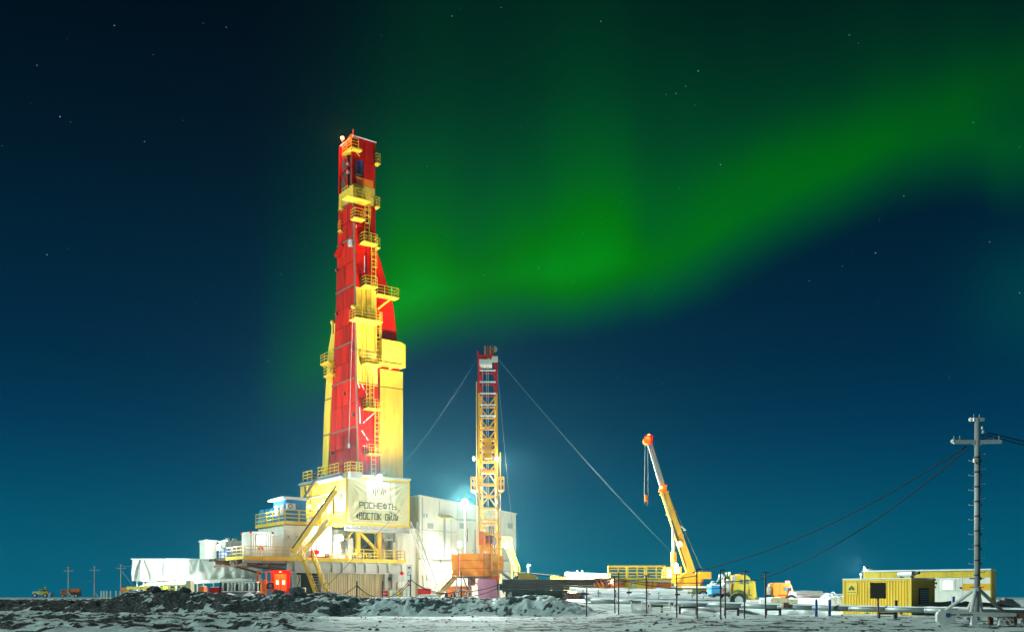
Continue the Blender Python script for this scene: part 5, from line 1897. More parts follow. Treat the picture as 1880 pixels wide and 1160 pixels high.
# heap of rusty pipes seen end-on, warm lamp light put in as orange colour
ends = thing('pipe_heap', 'heap of rusty pipes seen end on with orange lamp light painted on', 'pipe heap', P(1108, 1081, 102))
for k in range(26):
    r_, c_ = divmod(k, 6)
    x = (c_ - 2.6) * .42 + (r_ % 2) * .2 + rnd.uniform(-.05, .05) + r_ * .06
    z = .1 + r_ * .24 + rnd.uniform(-.03, .03)
    B().tube((x, 0, z), (x + 3.0, 9.0, z + rnd.uniform(-.1, .1)), .115, 9).obj('pipe', ORG if r_ < 3 and k % 3 else BRN, ends)
e2 = thing('pipe_heap', 'heap of dark red pipe ends low on the snow by the mound', 'pipe heap', P(1046, 1099, 94))
for k in range(15):
    r_, c_ = divmod(k, 5)
    x = (c_ - 2) * .26 + (r_ % 2) * .12 + rnd.uniform(-.04, .04)
    B().tube((x, 0, .1 + r_ * .2), (x + 2.5, 5.0, .1 + r_ * .2), .1, 8).obj('pipe', BRN, e2)

# snow-covered pipe stacks between the fence and the crane
def snowpipe(px0, px1, q, Y, r, label, m=GAL, dq=0.0):
    a, c = P(px0, q, Y), P(px1, q + dq, Y)
    t = thing('snowy_pipe', label, 'pipe', a, 0, 'snow covered pipes in the yard')
    B().tube((0, 0, 0), c - a, r, 10).obj('pipe', m, t)
    L = c - a
    B().sheet(lambda u, v: (L.x * u, (2 * v - 1) * r * 1.0, L.z * u + r * .45 + r * .75 * math.sin(PI * v) * (1 + .9 * mnoise.noise(Vector((u * L.length * .9, v * 2, q))))), 60, 6).obj('snow_cap', SNW, t, True)
    return t


for k_, (pa, pb, q, Y, r, m, lab) in enumerate(((1046, 1240, 1081.5, 101, .17, WHT, 'topmost snow covered pipe of the stack below the orange pipe ends'), (1058, 1262, 1085, 100, .20, WHT, 'second snow covered pipe from the top of the stack below the pipe ends'),
                                               (1066, 1252, 1088.5, 98.5, .17, GAL, 'third snow covered pipe from the top of the stack below the pipe ends'), (1062, 1300, 1092, 97, .22, WHT, 'fourth snow covered pipe from the top of the stack below the pipe ends'),
                                               (1070, 1290, 1095.5, 95, .18, BLT, 'bluish snow covered pipe low in the stack below the pipe ends'), (1074, 1330, 1099.5, 93, .22, GAL, 'snow covered pipe lowest in the stack just behind the lagged pipeline'))):
    snowpipe(pa, pb, q, Y, r, lab, m, 3)
for k_ in range(9):
    px, q = 1075 + 27 * k_ + rnd.uniform(-8, 8), 1096 + rnd.uniform(-8, 4)
    t = thing('valve_post', ['small valve on the snowy pipes', 'bent rod on the snowy pipes', 'pale bracket on the snowy pipes'][k_ % 3] + ', ' + ['first', 'second', 'third', 'fourth', 'fifth', 'sixth', 'seventh', 'eighth', 'last'][k_] + ' from the dark red pipe ends', 'fitting', P(px, q, 92.3), 0, 'fittings on the snowy pipes')
    B().bar((0, 0, -.2), (0, 0, .45), .07).obj('rod', DRK, t)
    B().box(-.22 + .1 * (k_ % 3), .25, -.1, .1, .05, .22).obj('body', (DRK, GAL, WHT)[k_ % 3], t)
snowpipe(1456, 1510, 1086.5, 112, .16, 'thin frosted pipe upper one right of the orange truck cab', WHT, 1)
snowpipe(1456, 1546, 1091, 108, .22, 'frosted pipe second one right of the orange truck cab', WHT, 3)
snowpipe(1450, 1550, 1097, 102, .30, 'frosted pipe third one right of the orange truck cab', WHT, 3)
snowpipe(1395, 1550, 1104, 97, .34, 'snow covered pipe low behind the lagged pipeline right of the trucks', WHT, 3)
for (px, q, Y, w, d, h, lab) in ((1528, 1108, 90, 1.7, 2.4, 1.5, 'snow bank heaped against the left end of the yellow container'), (1350, 1123, 84, 2.2, 1.6, .55, 'low snow bank behind the fence posts below the yellow truck cab'), (1288, 1121, 86, 3.0, 1.6, .55, 'long snow bank left of the yellow truck cab under the pipeline'),
                               (1170, 1128, 80, 2.2, 1.2, .42, 'small snow heap by the road in front of the yellow railed unit'), (1470, 1128, 84, 2.8, 1.5, .4, 'low snow bank right of the striped barrels')):
    base = P(px, q, Y)
    base.z = hz(base.x, base.y) - .1
    solo(B().sheet(lambda u, v: ((2 * u - 1) * w + .2 * v, (2 * v - 1) * d, h * max(0, math.sin(PI * u)) ** .8 * max(0, math.sin(PI * v)) ** .8 * (1 + .6 * mnoise.fractal(Vector((u * 3 * w / 2, v * 3, px)), 1.0, 2.0, 4)) - .02), 46, 30), 'snow_heap', SNW, lab, 'heap', base, 'snowy heaps', True)

# beige container shed with snow and the yellow frame beside it
s_ = S(1075, 1066, 124)
sd = thing('beige_shed', 'long beige low shed with sloping left end behind the black pipes', 'shed', s_.base)
B().prism([(s_.x(1032), 0), (s_.x(1121), 0), (s_.x(1121), s_.z(1054)), (s_.x(1040), s_.z(1050.5)), (s_.x(1032), s_.z(1060))], 0, 3).box(s_.x(1040), s_.x(1121), .2, 2.8, -2, .001).obj('wall', CRM, sd)
for k in range(6):
    x = s_.x(1042 + 13.5 * k)
    B().box(x - .04, x + .04, -.05, -.003, .1, s_.z(1056)).obj('rib', CRM, sd)
B().hexa([(s_.x(1039), -.1, s_.z(1051)), (s_.x(1121), -.1, s_.z(1054.2)), (s_.x(1121), 3, s_.z(1054.2)), (s_.x(1039), 3, s_.z(1051)), (s_.x(1039), -.1, s_.z(1049.6)), (s_.x(1121), -.1, s_.z(1052.8)), (s_.x(1121), 3, s_.z(1052.8)), (s_.x(1039), 3, s_.z(1049.6))]).obj('snow_cap', SNW, sd)
for px in (1061, 1070):
    B().tube((s_.x(px), 1, s_.z(1053)), (s_.x(px), 1, s_.z(1046)), .12, 6).obj('chimney', WHT, sd)
f_ = B()
x0, x1, z0, z1 = s_.x(1012), s_.x(1036), .3, s_.z(1057.5)
f_.bar((x0, 0, z0), (x1, 0, z0), .2).bar((x0, 0, z1), (x1, 0, z1), .2).bar((x0, 0, z0), (x0, 0, z1), .22).bar(((x0 + x1) / 2, 0, z0), ((x0 + x1) / 2, 0, z1), .22).bar((x1, 0, z0), (x1, 0, z1), .22).bar((x0, 0, z0), (x0, 0, -1.5), .2).bar((x1, 0, z0), (x1, 0, -1.5), .2)
solo(f_, 'cargo_frame', YEL, 'small yellow open frame left of the beige shed', 'frame', s_.base)

# yellow railed tank unit
s_ = S(1170, 1083, 106)
un = thing('tank_unit', 'yellow tank unit with pale flame mark and yellow railings on top', 'tank unit', s_.base, math.radians(-4))
x0, x1, z1 = s_.x(1118), s_.x(1232), s_.z(1062)
B().box(s_.x(1146), s_.x(1205), 0, 3, -.8, s_.z(1068)).obj('tank', YEL, un)
B().box(s_.x(1118), s_.x(1146), .1, 3, -.8, s_.z(1068)).obj('end_wall', WHT, un)
B().box(x0, x1, -.1, 3.1, s_.z(1068) + .003, z1 - .18).obj('white_band', WHT, un)
B().box(x0, x1, -.3, 3.3, z1 - .177, z1 + .12).obj('deck', YEL, un)
r = B().rail([(x0, 3.2, z1 + .1), (x0, -.2, z1 + .1), (x1 - .6, -.2, z1 + .1)], s_.z(1040) - z1, 1.1, .065, (1, .72, .46, .2))
r.obj('railing', YEL, un)
B().rail([(x0, 3.2, z1 + .1), (x1 - .6, 3.2, z1 + .1)], s_.z(1040) - z1, 2.2, .055, (1, .5)).obj('railing', YEL, un)
xe, ze = s_.x(1163), s_.z(1075)
B().prism([(xe - .16, ze - .28), (xe + .16, ze - .28), (xe + .24, ze), (xe, ze + .42), (xe - .24, ze)], -.06, -.004).obj('flame_mark', mat('pale_mark', (.62, .70, .66), .6), un)
for px in (1189, 1198):
    B().bar((s_.x(px), -.08, -.5), (s_.x(px), -.08, s_.z(1066)), .14).obj('post', ORG, un)
B().box(s_.x(1205), s_.x(1232), .2, 2.6, s_.z(1078), s_.z(1070)).obj('skid', ORG, un)

# ================================================================== TRUCK CRANE
c_ = S(1250, 1098, 112)
crn = thing('truck_crane', 'yellow truck crane with its telescopic boom raised steeply to the left', 'crane', c_.base)
YB = 1.2
YBM = mat('boom_yellow', (.78, .50, .07), .5, dirt=.45, scale=.9)
B().prism([(c_.x(1245), c_.z(1075)), (c_.x(1285), c_.z(1075)), (c_.x(1290), c_.z(1058)), (c_.x(1276), c_.z(1052)), (c_.x(1262), c_.z(1050)), (c_.x(1250), c_.z(1058)), (c_.x(1243), c_.z(1062))], .2, 2.4).obj('turret', AMB, crn)
B().box(c_.x(1284), c_.x(1306), 0, 2.6, c_.z(1062), c_.z(1049)).obj('counterweight', AMB, crn)
B().box(c_.x(1287), c_.x(1293), .6, 1.6, c_.z(1073), c_.z(1062.2)).obj('winch_post', ORG, crn)
# operator cab
cb = B().prism([(c_.x(1217), c_.z(1071)), (c_.x(1240), c_.z(1071)), (c_.x(1250), c_.z(1060)), (c_.x(1250), c_.z(1040)), (c_.x(1222), c_.z(1040)), (c_.x(1218), c_.z(1044))], -.4, 1.0).obj('cab', AMB, crn)
B().box(c_.x(1219.5), c_.x(1232), -.44, -.402, c_.z(1068), c_.z(1043.5)).obj('window', WHT, cb)
for q in (1047, 1051, 1055):
    B().box(c_.x(1220), c_.x(1231.5), -.47, -.441, c_.z(q), c_.z(q - .7)).obj('slat', YEL, cb)
B().box(c_.x(1236), c_.x(1247), -.44, -.402, c_.z(1053), c_.z(1043)).obj('lit_window', mat('painted_lit_panel', (.85, .7, .45), .5), cb)  # lit look is put into the pale warm colour, nothing glows
# boom: two sections as box girders
def boomseg(pa, qa, pb, qb, wa, wb, m, name):
    a, d = Vector((c_.x(pa), YB, c_.z(qa))), Vector((c_.x(pb), YB, c_.z(qb)))
    ax = (d - a).normalized()
    n_ = Vector((-ax.z, 0, ax.x))
    y = Vector((0, 1, 0))
    def ring(p, w): return [p - n_ * w / 2 - y * w * .4, p + n_ * w / 2 - y * w * .4, p + n_ * w / 2 + y * w * .4, p - n_ * w / 2 + y * w * .4]
    return B().hexa(ring(a, wa) + ring(d, wb)).obj(name, m, crn)
boomseg(1272, 1050, 1219, 892, 1.0, .76, YBM, 'boom_base')
boomseg(1222, 900, 1196, 812, .62, .54, GAL, 'boom_extension')
boomseg(1278, 1046, 1225, 892, .20, .14, WHT, 'boom_rail')
bb_ = boomseg(1225, 896, 1214, 893, 1.0, .9, ORG, 'boom_collar')
B().box(c_.x(1187), c_.x(1200), YB - .5, YB + .5, c_.z(811), c_.z(797)).obj('boom_head', RED, crn)
B().tube((c_.x(1190), YB - .55, c_.z(806)), (c_.x(1190), YB + .55, c_.z(806)), .42, 12).obj('head_sheave', ORG, crn)
B().ball((c_.x(1194), YB, c_.z(795.5)), .16, 6).obj('beacon', LAMPR, crn)
light(crn, 'POINT', (c_.x(1192), YB - .9, c_.z(799)), 110, (1, .2, .06))
light(crn, 'POINT', (c_.x(1216), YB - .9, c_.z(893)), 45, (1, .35, .08))
B().ball((c_.x(1215.5), YB - .55, c_.z(893)), .13, 6).obj('beacon', LAMPO, crn)
B().tube((c_.x(1240), YB - .3, c_.z(1040)), (c_.x(1239), YB - .3, c_.z(1012)), .34, 12).obj('ram', AMB, crn)
B().tube((c_.x(1239), YB - .3, c_.z(1014)), (c_.x(1238), YB - .3, c_.z(971)), .16, 10).obj('ram_rod', GAL, crn)
B().tube((c_.x(1249), YB - .72, c_.z(998)), (c_.x(1249), YB - .5, c_.z(998)), .36, 12).obj('pulley', WHT, crn)
for k in range(12):
    t = .30 + .026 * k
    B().box(c_.x(1272 - 53 * t) - .42, c_.x(1272 - 53 * t) - .24, YB - .56, YB - .50, c_.z(1050 - 158 * t), c_.z(1050 - 158 * t) + .22).obj('boom_marking', DRK, crn)
for t in (.12, .42, .70, .93):
    xr_, zr_ = 1272 - 53 * t, 1050 - 158 * t
    B().bar((c_.x(xr_) - .50, YB, c_.z(zr_) - .18), (c_.x(xr_) + .50, YB, c_.z(zr_) + .18), .9, .10).obj('boom_rib', AMB, crn)
B().path([(c_.x(1262), YB - .58, c_.z(1040)), (c_.x(1240), YB - .60, c_.z(975)), (c_.x(1219), YB - .52, c_.z(898))], .05, 5).obj('boom_hose', DRK, crn)
B().path([(c_.x(1217), YB - .34, c_.z(888)), (c_.x(1198), YB - .32, c_.z(818))], .035, 5).obj('boom_hose', DRK, crn)
B().bar((c_.x(1252), YB - .5, c_.z(965)), (c_.x(1262), YB - .5, c_.z(972)), .08).bar((c_.x(1262), YB - .5, c_.z(972)), (c_.x(1256), YB - .5, c_.z(972)), .08).obj('rope_guide', WHT, crn)
B().path([(c_.x(1224), YB, c_.z(890)), (c_.x(1259), YB, c_.z(970)), (c_.x(1294), YB, c_.z(1049))], .04, 4).obj('hoist_rope', ROPE, crn)
for dx in (-.14, .14):
    B().tube((c_.x(1189.5) + dx, YB, c_.z(806)), (c_.x(1189) + dx * 1.6, YB, c_.z(908)), .022, 4).obj('hoist_rope', ROPE, crn)
B().box(c_.x(1186.5), c_.x(1191.5), YB - .2, YB + .2, c_.z(918), c_.z(906)).obj('hook_block', ORG, crn)
B().ring((c_.x(1189), YB, c_.z(918) - .25), .2, .05, 'y', 10, -PI / 2, PI).obj('hook', DRK, crn)
# carrier
B().box(c_.x(1205), c_.x(1318), .2, 2.7, c_.z(1089), c_.z(1079)).obj('chassis', GRN, crn)
B().box(c_.x(1212), c_.x(1252), .1, 2.7, c_.z(1078.8), c_.z(1075)).obj('deck', GAL, crn)
B().box(c_.x(1252), c_.x(1298), .1, 2.7, c_.z(1078.8), c_.z(1075)).obj('deck', SNW, crn)
B().box(c_.x(1202), c_.x(1214), 0, 1, c_.z(1086), c_.z(1078)).obj('tool_box', BLT, crn)
B().box(c_.x(1254), c_.x(1271), -.05, .19, c_.z(1086), c_.z(1081)).obj('tool_box', GAL, crn)
B().box(c_.x(1298), c_.x(1305), 0, 1, c_.z(1088), c_.z(1079)).obj('tool_box', WHT, crn)
for px in (1248, 1291, 1228):
    w_ = wheel(crn, c_.x(px), -.15, c_.z(1093), .62, .5, BLK, BLT)

# ================================================================== TRUCKS behind the pipeline
c_ = S(1350, 1106, 100)
yt = thing('yellow_truck', 'tall yellow oilfield truck cab seen from the side beyond the fence', 'truck', c_.base)
B().prism([(c_.x(1346), c_.z(1093)), (c_.x(1349), c_.z(1056)), (c_.x(1352), c_.z(1054.5)), (c_.x(1371), c_.z(1055)), (c_.x(1376), c_.z(1059)), (c_.x(1381), c_.z(1073)), (c_.x(1385), c_.z(1075)), (c_.x(1386), c_.z(1096)), (c_.x(1372), c_.z(1096)), (c_.x(1366), c_.z(1089)), (c_.x(1350), c_.z(1089))], 0, 2.4).obj('cab', YEL, yt)
B().prism([(c_.x(1380), c_.z(1072)), (c_.x(1381), c_.z(1065)), (c_.x(1387), c_.z(1067)), (c_.x(1390), c_.z(1096)), (c_.x(1386.2), c_.z(1096))], .1, 2.3).obj('air_deflector', YEL, yt)
for a, e in ((1359, 1364.5), (1370, 1375.5)):
    B().prism([(c_.x(a), c_.z(1070.5)), (c_.x(e), c_.z(1071.5)), (c_.x(e - .6), c_.z(1063.5)), (c_.x(a), c_.z(1063))], -.05, -.003).obj('window', GLS, yt)
B().box(c_.x(1344), c_.x(1350), -.25, .25, c_.z(1065), c_.z(1058)).obj('mirror', GAL, yt)
B().box(c_.x(1374), c_.x(1376), -.05, -.003, c_.z(1077), c_.z(1076)).obj('door_handle', DRK, yt)
B().bar((c_.x(1367), -.01, c_.z(1090)), (c_.x(1367), -.01, c_.z(1060)), .03).obj('door_seam', BRN, yt)
B().box(c_.x(1366), c_.x(1386), -.1, 2.3, c_.z(1099.5), c_.z(1096.2)).obj('bumper', AMB, yt)
B().ring((c_.x(1356), -.1, c_.z(1101)), .95, .12, 'y', 12, .1, PI - .1).obj('fender', GRN, yt)
for px in (1356, 1317, 1332):
    wheel(yt, c_.x(px), -.15, c_.z(1101), .72, .5, BLK, GAL)
B().box(c_.x(1300), c_.x(1350), .4, 2.2, c_.z(1099), c_.z(1094)).obj('chassis', GRY, yt)
B().box(c_.x(1306), c_.x(1322), 0, 2, c_.z(1090), c_.z(1075)).obj('tank', BLT, yt)
B().box(c_.x(1305.5), c_.x(1322.5), -.05, 2.05, c_.z(1074.8), c_.z(1072.5)).obj('snow_cap', SNW, yt)
B().box(c_.x(1332), c_.x(1341), .2, 1.8, c_.z(1094), c_.z(1063)).obj('engine_unit', WHT, yt)
B().prism([(c_.x(1333), c_.z(1062.8)), (c_.x(1341.5), c_.z(1062.8)), (c_.x(1339), c_.z(1056)), (c_.x(1337), c_.z(1050)), (c_.x(1335), c_.z(1056))], .3, 1.5).obj('funnel', GRN, yt)
for k in range(12):
    px, q = rnd.uniform(1325, 1346), rnd.uniform(1060, 1094)
    B().box(c_.x(px), c_.x(px + rnd.uniform(2, 5)), -.15 + .2 * rnd.random(), .18, c_.z(q + rnd.uniform(1.5, 4)), c_.z(q)).obj('fitting', rnd.choice((WHT, GRY, BRN, GAL, RED)), yt)
B().bar((c_.x(1314), .5, c_.z(1074)), (c_.x(1322), .5, c_.z(1061)), .1).bar((c_.x(1322), .5, c_.z(1061)), (c_.x(1325), .5, c_.z(1056)), .2).obj('derrick_arm', WHT, yt)
B().ball((c_.x(1311), .6, c_.z(1071)), .3, 8).ball((c_.x(1326), .6, c_.z(1057)), .28, 8).obj('lamp_cover', SNW, yt)

c_ = S(1437, 1106, 100)
ot = thing('orange_truck', 'orange truck cab with a red beacon on the roof beyond the fence', 'truck', c_.base)
B().prism([(c_.x(1420), c_.z(1072)), (c_.x(1424), c_.z(1069)), (c_.x(1450), c_.z(1069.5)), (c_.x(1453), c_.z(1073)), (c_.x(1457), c_.z(1085)), (c_.x(1461), c_.z(1088)), (c_.x(1461.5), c_.z(1096)), (c_.x(1424), c_.z(1096)), (c_.x(1420.5), c_.z(1092))], 0, 2.3).obj('cab', ORT, ot)
B().prism([(c_.x(1439.5), c_.z(1083.5)), (c_.x(1447), c_.z(1083.5)), (c_.x(1447), c_.z(1077)), (c_.x(1439.5), c_.z(1076.5))], -.05, -.003).obj('window', GLS, ot)
B().prism([(c_.x(1449), c_.z(1085)), (c_.x(1455.5), c_.z(1085)), (c_.x(1452.5), c_.z(1075)), (c_.x(1449), c_.z(1075))], -.05, -.003).obj('window', GAL, ot)
B().box(c_.x(1449.5), c_.x(1452), -.2, -.06, c_.z(1084), c_.z(1078)).obj('mirror', DRK, ot)
B().prism([(c_.x(1445), c_.z(1096)), (c_.x(1461.5), c_.z(1096)), (c_.x(1461), c_.z(1087)), (c_.x(1449), c_.z(1086))], -.045, -.003).obj('white_bonnet_panel', WHT, ot)
B().bar((c_.x(1432), -.01, c_.z(1095)), (c_.x(1432), -.01, c_.z(1071)), .03).obj('door_seam', BRN, ot)
B().tube((c_.x(1450), .8, c_.z(1069)), (c_.x(1450), .8, c_.z(1066)), .22, 8).obj('beacon', LAMPR, ot)
light(ot, 'POINT', (c_.x(1451), -.6, c_.z(1064)), 90, (1, .2, .04))
B().tube((c_.x(1415), .6, c_.z(1098)), (c_.x(1415), .6, c_.z(1079)), .30, 12).obj('air_filter', WHT, ot)
B().ball((c_.x(1415), .6, c_.z(1079)), .30, 10, .6).obj('filter_cap', WHT, ot)
B().path([(c_.x(1416), .6, c_.z(1078)), (c_.x(1416), .6, c_.z(1072.5)), (c_.x(1419), .6, c_.z(1072))], .1, 6).obj('intake_pipe', WHT, ot)
B().box(c_.x(1405), c_.x(1462), .3, 2.2, c_.z(1101), c_.z(1096.2)).obj('chassis', GRY, ot)
for px in (1412, 1452):
    wheel(ot, c_.x(px), -.15, c_.z(1102), .62, .45, BLK, GAL)
# slatted cream drums below the orange truck, trusses and snow fence
s_ = S(1446, 1126, 92)
t = thing('slatted_crate', 'round slatted cream crate behind the pipeline below the orange truck', 'crate', s_.base)
for k in range(13):
    a = PI + PI * k / 12
    x, y = 1.15 * math.cos(a), 1.15 + .9 * math.sin(a)
    B().bar((x, y, 0), (x, y, s_.z(1099)), .24, .06).obj('slat', CRM, t)
B().tube((0, 1.2, 0), (0, 1.2, s_.z(1099) - .1), .95, 14).obj('drum', CRM, t)
t = thing('slatted_crate', 'straight run of cream slatted boards left of the round slatted crate', 'crate', P(1428, 1120, 93))
for k in range(8):
    B().box(-.55 + .2 * k, -.55 + .2 * k + .17, 0, .08, 0, 1.2).obj('slat', CRM, t)
B().box(-.6, 1.1, .09, .16, .9, 1.05).obj('rail', BRN, t)
s_ = S(1405, 1123, 94)
t = thing('truss_frame', 'low blue and white truss frame under the pipeline between the trucks', 'truss', s_.base)
x0, x1, h = s_.x(1377), s_.x(1420), s_.z(1113)
B().box(x0, x1, .2, .3, 0, h).obj('back_sheet', WHT, t)
for k in range(6):
    xa = x0 + .3 + (x1 - x0 - .3) * k / 6
    B().bar((xa, .1, 0 if k % 2 else h), (xa + (x1 - x0) / 6, .1, h if k % 2 else 0), .08).obj('diagonal', DRK, t)
B().box(x0 + .05, x0 + .35, .05, .18, .15, h - .1).obj('red_plate', RED, t)
t = thing('bush', 'frosty dark green shrub at the right of the round slatted crate', 'shrub', P(1466, 1126, 90))
b = B()
for k in range(150):
    a, r = rnd.uniform(0, 2 * PI), rnd.random() ** .6
    p = Vector((r * .6 * math.cos(a), r * .5 * math.sin(a), rnd.random() * .75 * (1.1 - r)))
    d = Vector((rnd.uniform(-1, 1), rnd.uniform(-1, 1), rnd.uniform(-.2, 1))).normalized() * .12
    e = d.cross(Vector((rnd.uniform(-1, 1), 1, .3))).normalized() * .04
    b.add([p - e, p + d, p + e], [(0, 1, 2)])
stuffb = b.obj('foliage', GRN, t)
stuff(stuffb)

# pale low frames in the snow under the pipeline
t = thing('pallet_frame', 'pale frosted pipe frames lying in snow under the pipeline below the yellow unit', 'frame', P(1160, 1120, 84))
for k in range(4):
    B().bar((0, .2 * k, .08 + .16 * k), (3.4, .2 * k, .02 + .16 * k), .1).obj('rail', WHT, t)
for x in (0, 1.6, 3.3):
    B().bar((x, -.1, 0), (x, .5, .75), .13).obj('post', WHT, t)
t = thing('pallet_frame', 'tangled frosted frames in snow under the pipeline left of the snow bank', 'frame', P(1228, 1121, 84))
for k in range(14):
    p = Vector((rnd.uniform(-.6, 1.4), rnd.uniform(-.4, .6), rnd.uniform(0, .6)))
    B().bar(p, p + Vector((rnd.uniform(-.6, .6), rnd.uniform(-.2, .2), rnd.uniform(-.3, .4))), .07).obj('rod', WHT, t)

# ================================================================== LAGGED PIPELINE with its supports
pp = [(1086, 1102, 90), (1180, 1105.5, 87), (1300, 1109.5, 84), (1430, 1113.5, 80), (1560, 1116.5, 76.5), (1700, 1119.5, 72), (1900, 1124, 66)]
pts = [P(*q) for q in pp]
pl = thing('pipeline', 'long grey lagged pipeline with snow along its top running past the fence to the right', 'pipeline', pts[0])
o0 = pts[0]
for i, (a, c) in enumerate(zip(pts, pts[1:])):
    n_ = max(2, round((c - a).length / 3.0))
    for k in range(n_):
        p, q = a + (c - a) * (k / n_) - o0, a + (c - a) * ((k + 1) / n_) - o0
        B().tube(p, q, .215, 14).obj('pipe_section', PIPE, pl, True)
        ax = (q - p).normalized()
        B().tube(q - ax * .04, q + ax * .04, .232, 14).obj('band', GAL, pl)
allp = [p - o0 for p in pts]


def along(u):
    t = u * (len(allp) - 1)
    i = min(len(allp) - 2, int(t))
    return allp[i] + (allp[i + 1] - allp[i]) * (t - i)


B().sheet(lambda u, v: along(u) + Vector((0, (2 * v - 1) * .2, .12 + .16 * math.sin(PI * v) * (1 + .35 * mnoise.noise(Vector((u * 60, v, 4)))))), 260, 6).obj('snow_cap', SNW, pl, True)
jb = P(1441, 1110.5, 79.3) - o0
B().box(jb.x - .20, jb.x + .22, jb.y - .3, jb.y + .2, jb.z - .18, jb.z + .22).obj('clamp', BRN, pl)
ev = P(1158, 1104, 87.4) - o0
B().tube(ev + Vector((0, -.5, 0)), ev + Vector((0, -.2, 0)), .17, 10).obj('valve_wheel', RST, pl)
# portal supports: short legs with a crossbeam
sup_proto = None
sups = [(1208, 1112, 1126, 84.5), (1280, 1112, 1130, 82.5), (1356, 1115, 1133, 80.5), (1432, 1116, 1133, 79), (1523, 1100, 1136, 77, 1), (1652, 1104, 1138, 72.5, 1), (1740, 1096, 1142, 69, 1)]


def support(px, qt, Y, label, w=1.6):
    bp = P(px, 1120, Y)
    g0 = hz(bp.x, bp.y)
    top = P(px, qt, Y).z - g0
    t = thing('pipe_support', label, 'pipe support', (bp.x, bp.y, g0), 0, 'portal supports of the pipeline')
    B().box(-.09, .09, -.09, .09, -.2, top).obj('leg', DRK, t)
    B().box(-w, -w + .16, -.08, .08, -.2, top).obj('leg', DRK, t)
    B().box(-w + .17, -.1, -.07, .07, top - .18, top - .02).obj('crossbeam', DRK, t)
    return t


support(1279, 1112, 82.3, 'dark portal pipeline support below the crane', 1.5)
support(1355, 1115, 80.3, 'dark portal pipeline support below the tall yellow truck cab', 1.15)
support(1432, 1116, 78.8, 'dark portal pipeline support left of the round slatted crate', 1.2)
t_ = support(1643, 1123, 72.0, 'short dark portal pipeline support in front of the yellow container', 1.25)
t_ = support(1215, 1110, 84.4, 'dark portal pipeline support below the yellow railed unit', 1.2)
for (px, qt, qb, Y, m, lab) in ((1498.5, 1099.5, 1134, 76.5, BLUP, 'blue topped post standing at the pipeline left of the yellow container'), (1523, 1101, 1134, 76.8, BLUP, 'second blue topped post nearer the yellow container'),
                                (1645, 1102, 1112, 74.6, RST, 'short dark stub post above the pipeline before the yellow container'), (1750, 1095, 1112, 71.0, BLUP, 'blue stub post above the pipeline before the white trailer')):
    b_ = P(px, qb, Y)
    H = P(px, qt, Y).z - hz(b_.x, Y)
    solo(B().box(-.09, .09, -.09, .09, -.3, H).box(-.12, .12, -.12, .12, H + .002, H + .03), 'post', m, lab, 'post', (b_.x, Y, hz(b_.x, Y)), 'posts along the pipeline')

# ================================================================== FENCE POSTS with drooping cable
posts = [(561.5, 1087, 84.5, 0), (655.5, 1066, 85, 0), (703, 1066, 85.5, 0), (754, 1054, 85, 0), (846.5, 1049, 86, 0), (929, 1070, 84, 0), (951, 1044, 84, 0), (985, 1066, 84.5, 1), (1033, 1056.5, 82.5, 1), (1077.5, 1059, 80.5, 1),
         (1128, 1058, 80, 1), (1135.5, 1050, 77, 0), (1186.5, 1057, 78.5, 1), (1242, 1055, 75, 1), (1279, 1045, 72.5, 2), (1322.5, 1046.5, 70.5, 2), (1331, 1053, 73, 0), (1367.5, 1049, 72.5, 1), (1405, 1051, 72, 1)]
names_ = ['short dark post at the lower end of the yellow ground stair', 'dark leaning post before the cream corrugated wall', 'dark post before the right edge of the cream corrugated wall', 'tall dark post on the berm between banner and white building',
          'tall dark post on the berm in front of the orange wind wall', 'dark post before the left wheel of the carrier truck', 'tall dark post between the two truck wheels', 'pale topped post before the black pipes, first right of the truck wheels',
          'post with small crossbar before the beige shed left end', 'post with small crossbar below the beige shed middle', 'post with small crossbar left of the taller plain post at the yellow unit', 'tall plain dark post at the left corner of the yellow railed unit',
          'post with small crossbar in front of the yellow unit flame mark', 'post with small crossbar in front of the crane cab', 'tall post with bent top at the crane boom foot', 'tallest post with bent top left of the yellow truck cab',
          'plain shorter post right beside the tall bent top post', 'post with crossbar in front of the yellow truck cab', 'post with crossbar left of the orange truck cab']
tops = []
for (px, qt, Y, kind), lab in zip(posts, names_):
    top = P(px, qt, Y)
    g0 = hz(top.x, Y)
    lean = rnd.uniform(-.06, .06)
    t = thing('fence_post', lab, 'fence post', (top.x, Y, g0), 0, 'dark posts along the yard edge')
    H = top.z - g0
    B().hexa([(-.05 + lean, -.05, -.3), (.05 + lean, -.05, -.3), (.05 + lean, .05, -.3), (-.05 + lean, .05, -.3), (-.045, -.05, H), (.045, -.05, H), (.045, .05, H), (-.045, .05, H)]).obj('shaft', RST, t)
    if kind == 1:
        B().box(-.28, .28, -.05, .05, H + .002, H + .07).obj('crossbar', RST, t)
    elif kind == 2:
        B().bar((-.05, 0, H), (.36, 0, H + .03), .1).obj('crossbar', RST, t)
    tops.append(Vector((top.x, Y - .06, top.z)))


def pt(px, py, Y):
    return P(px, py, Y)


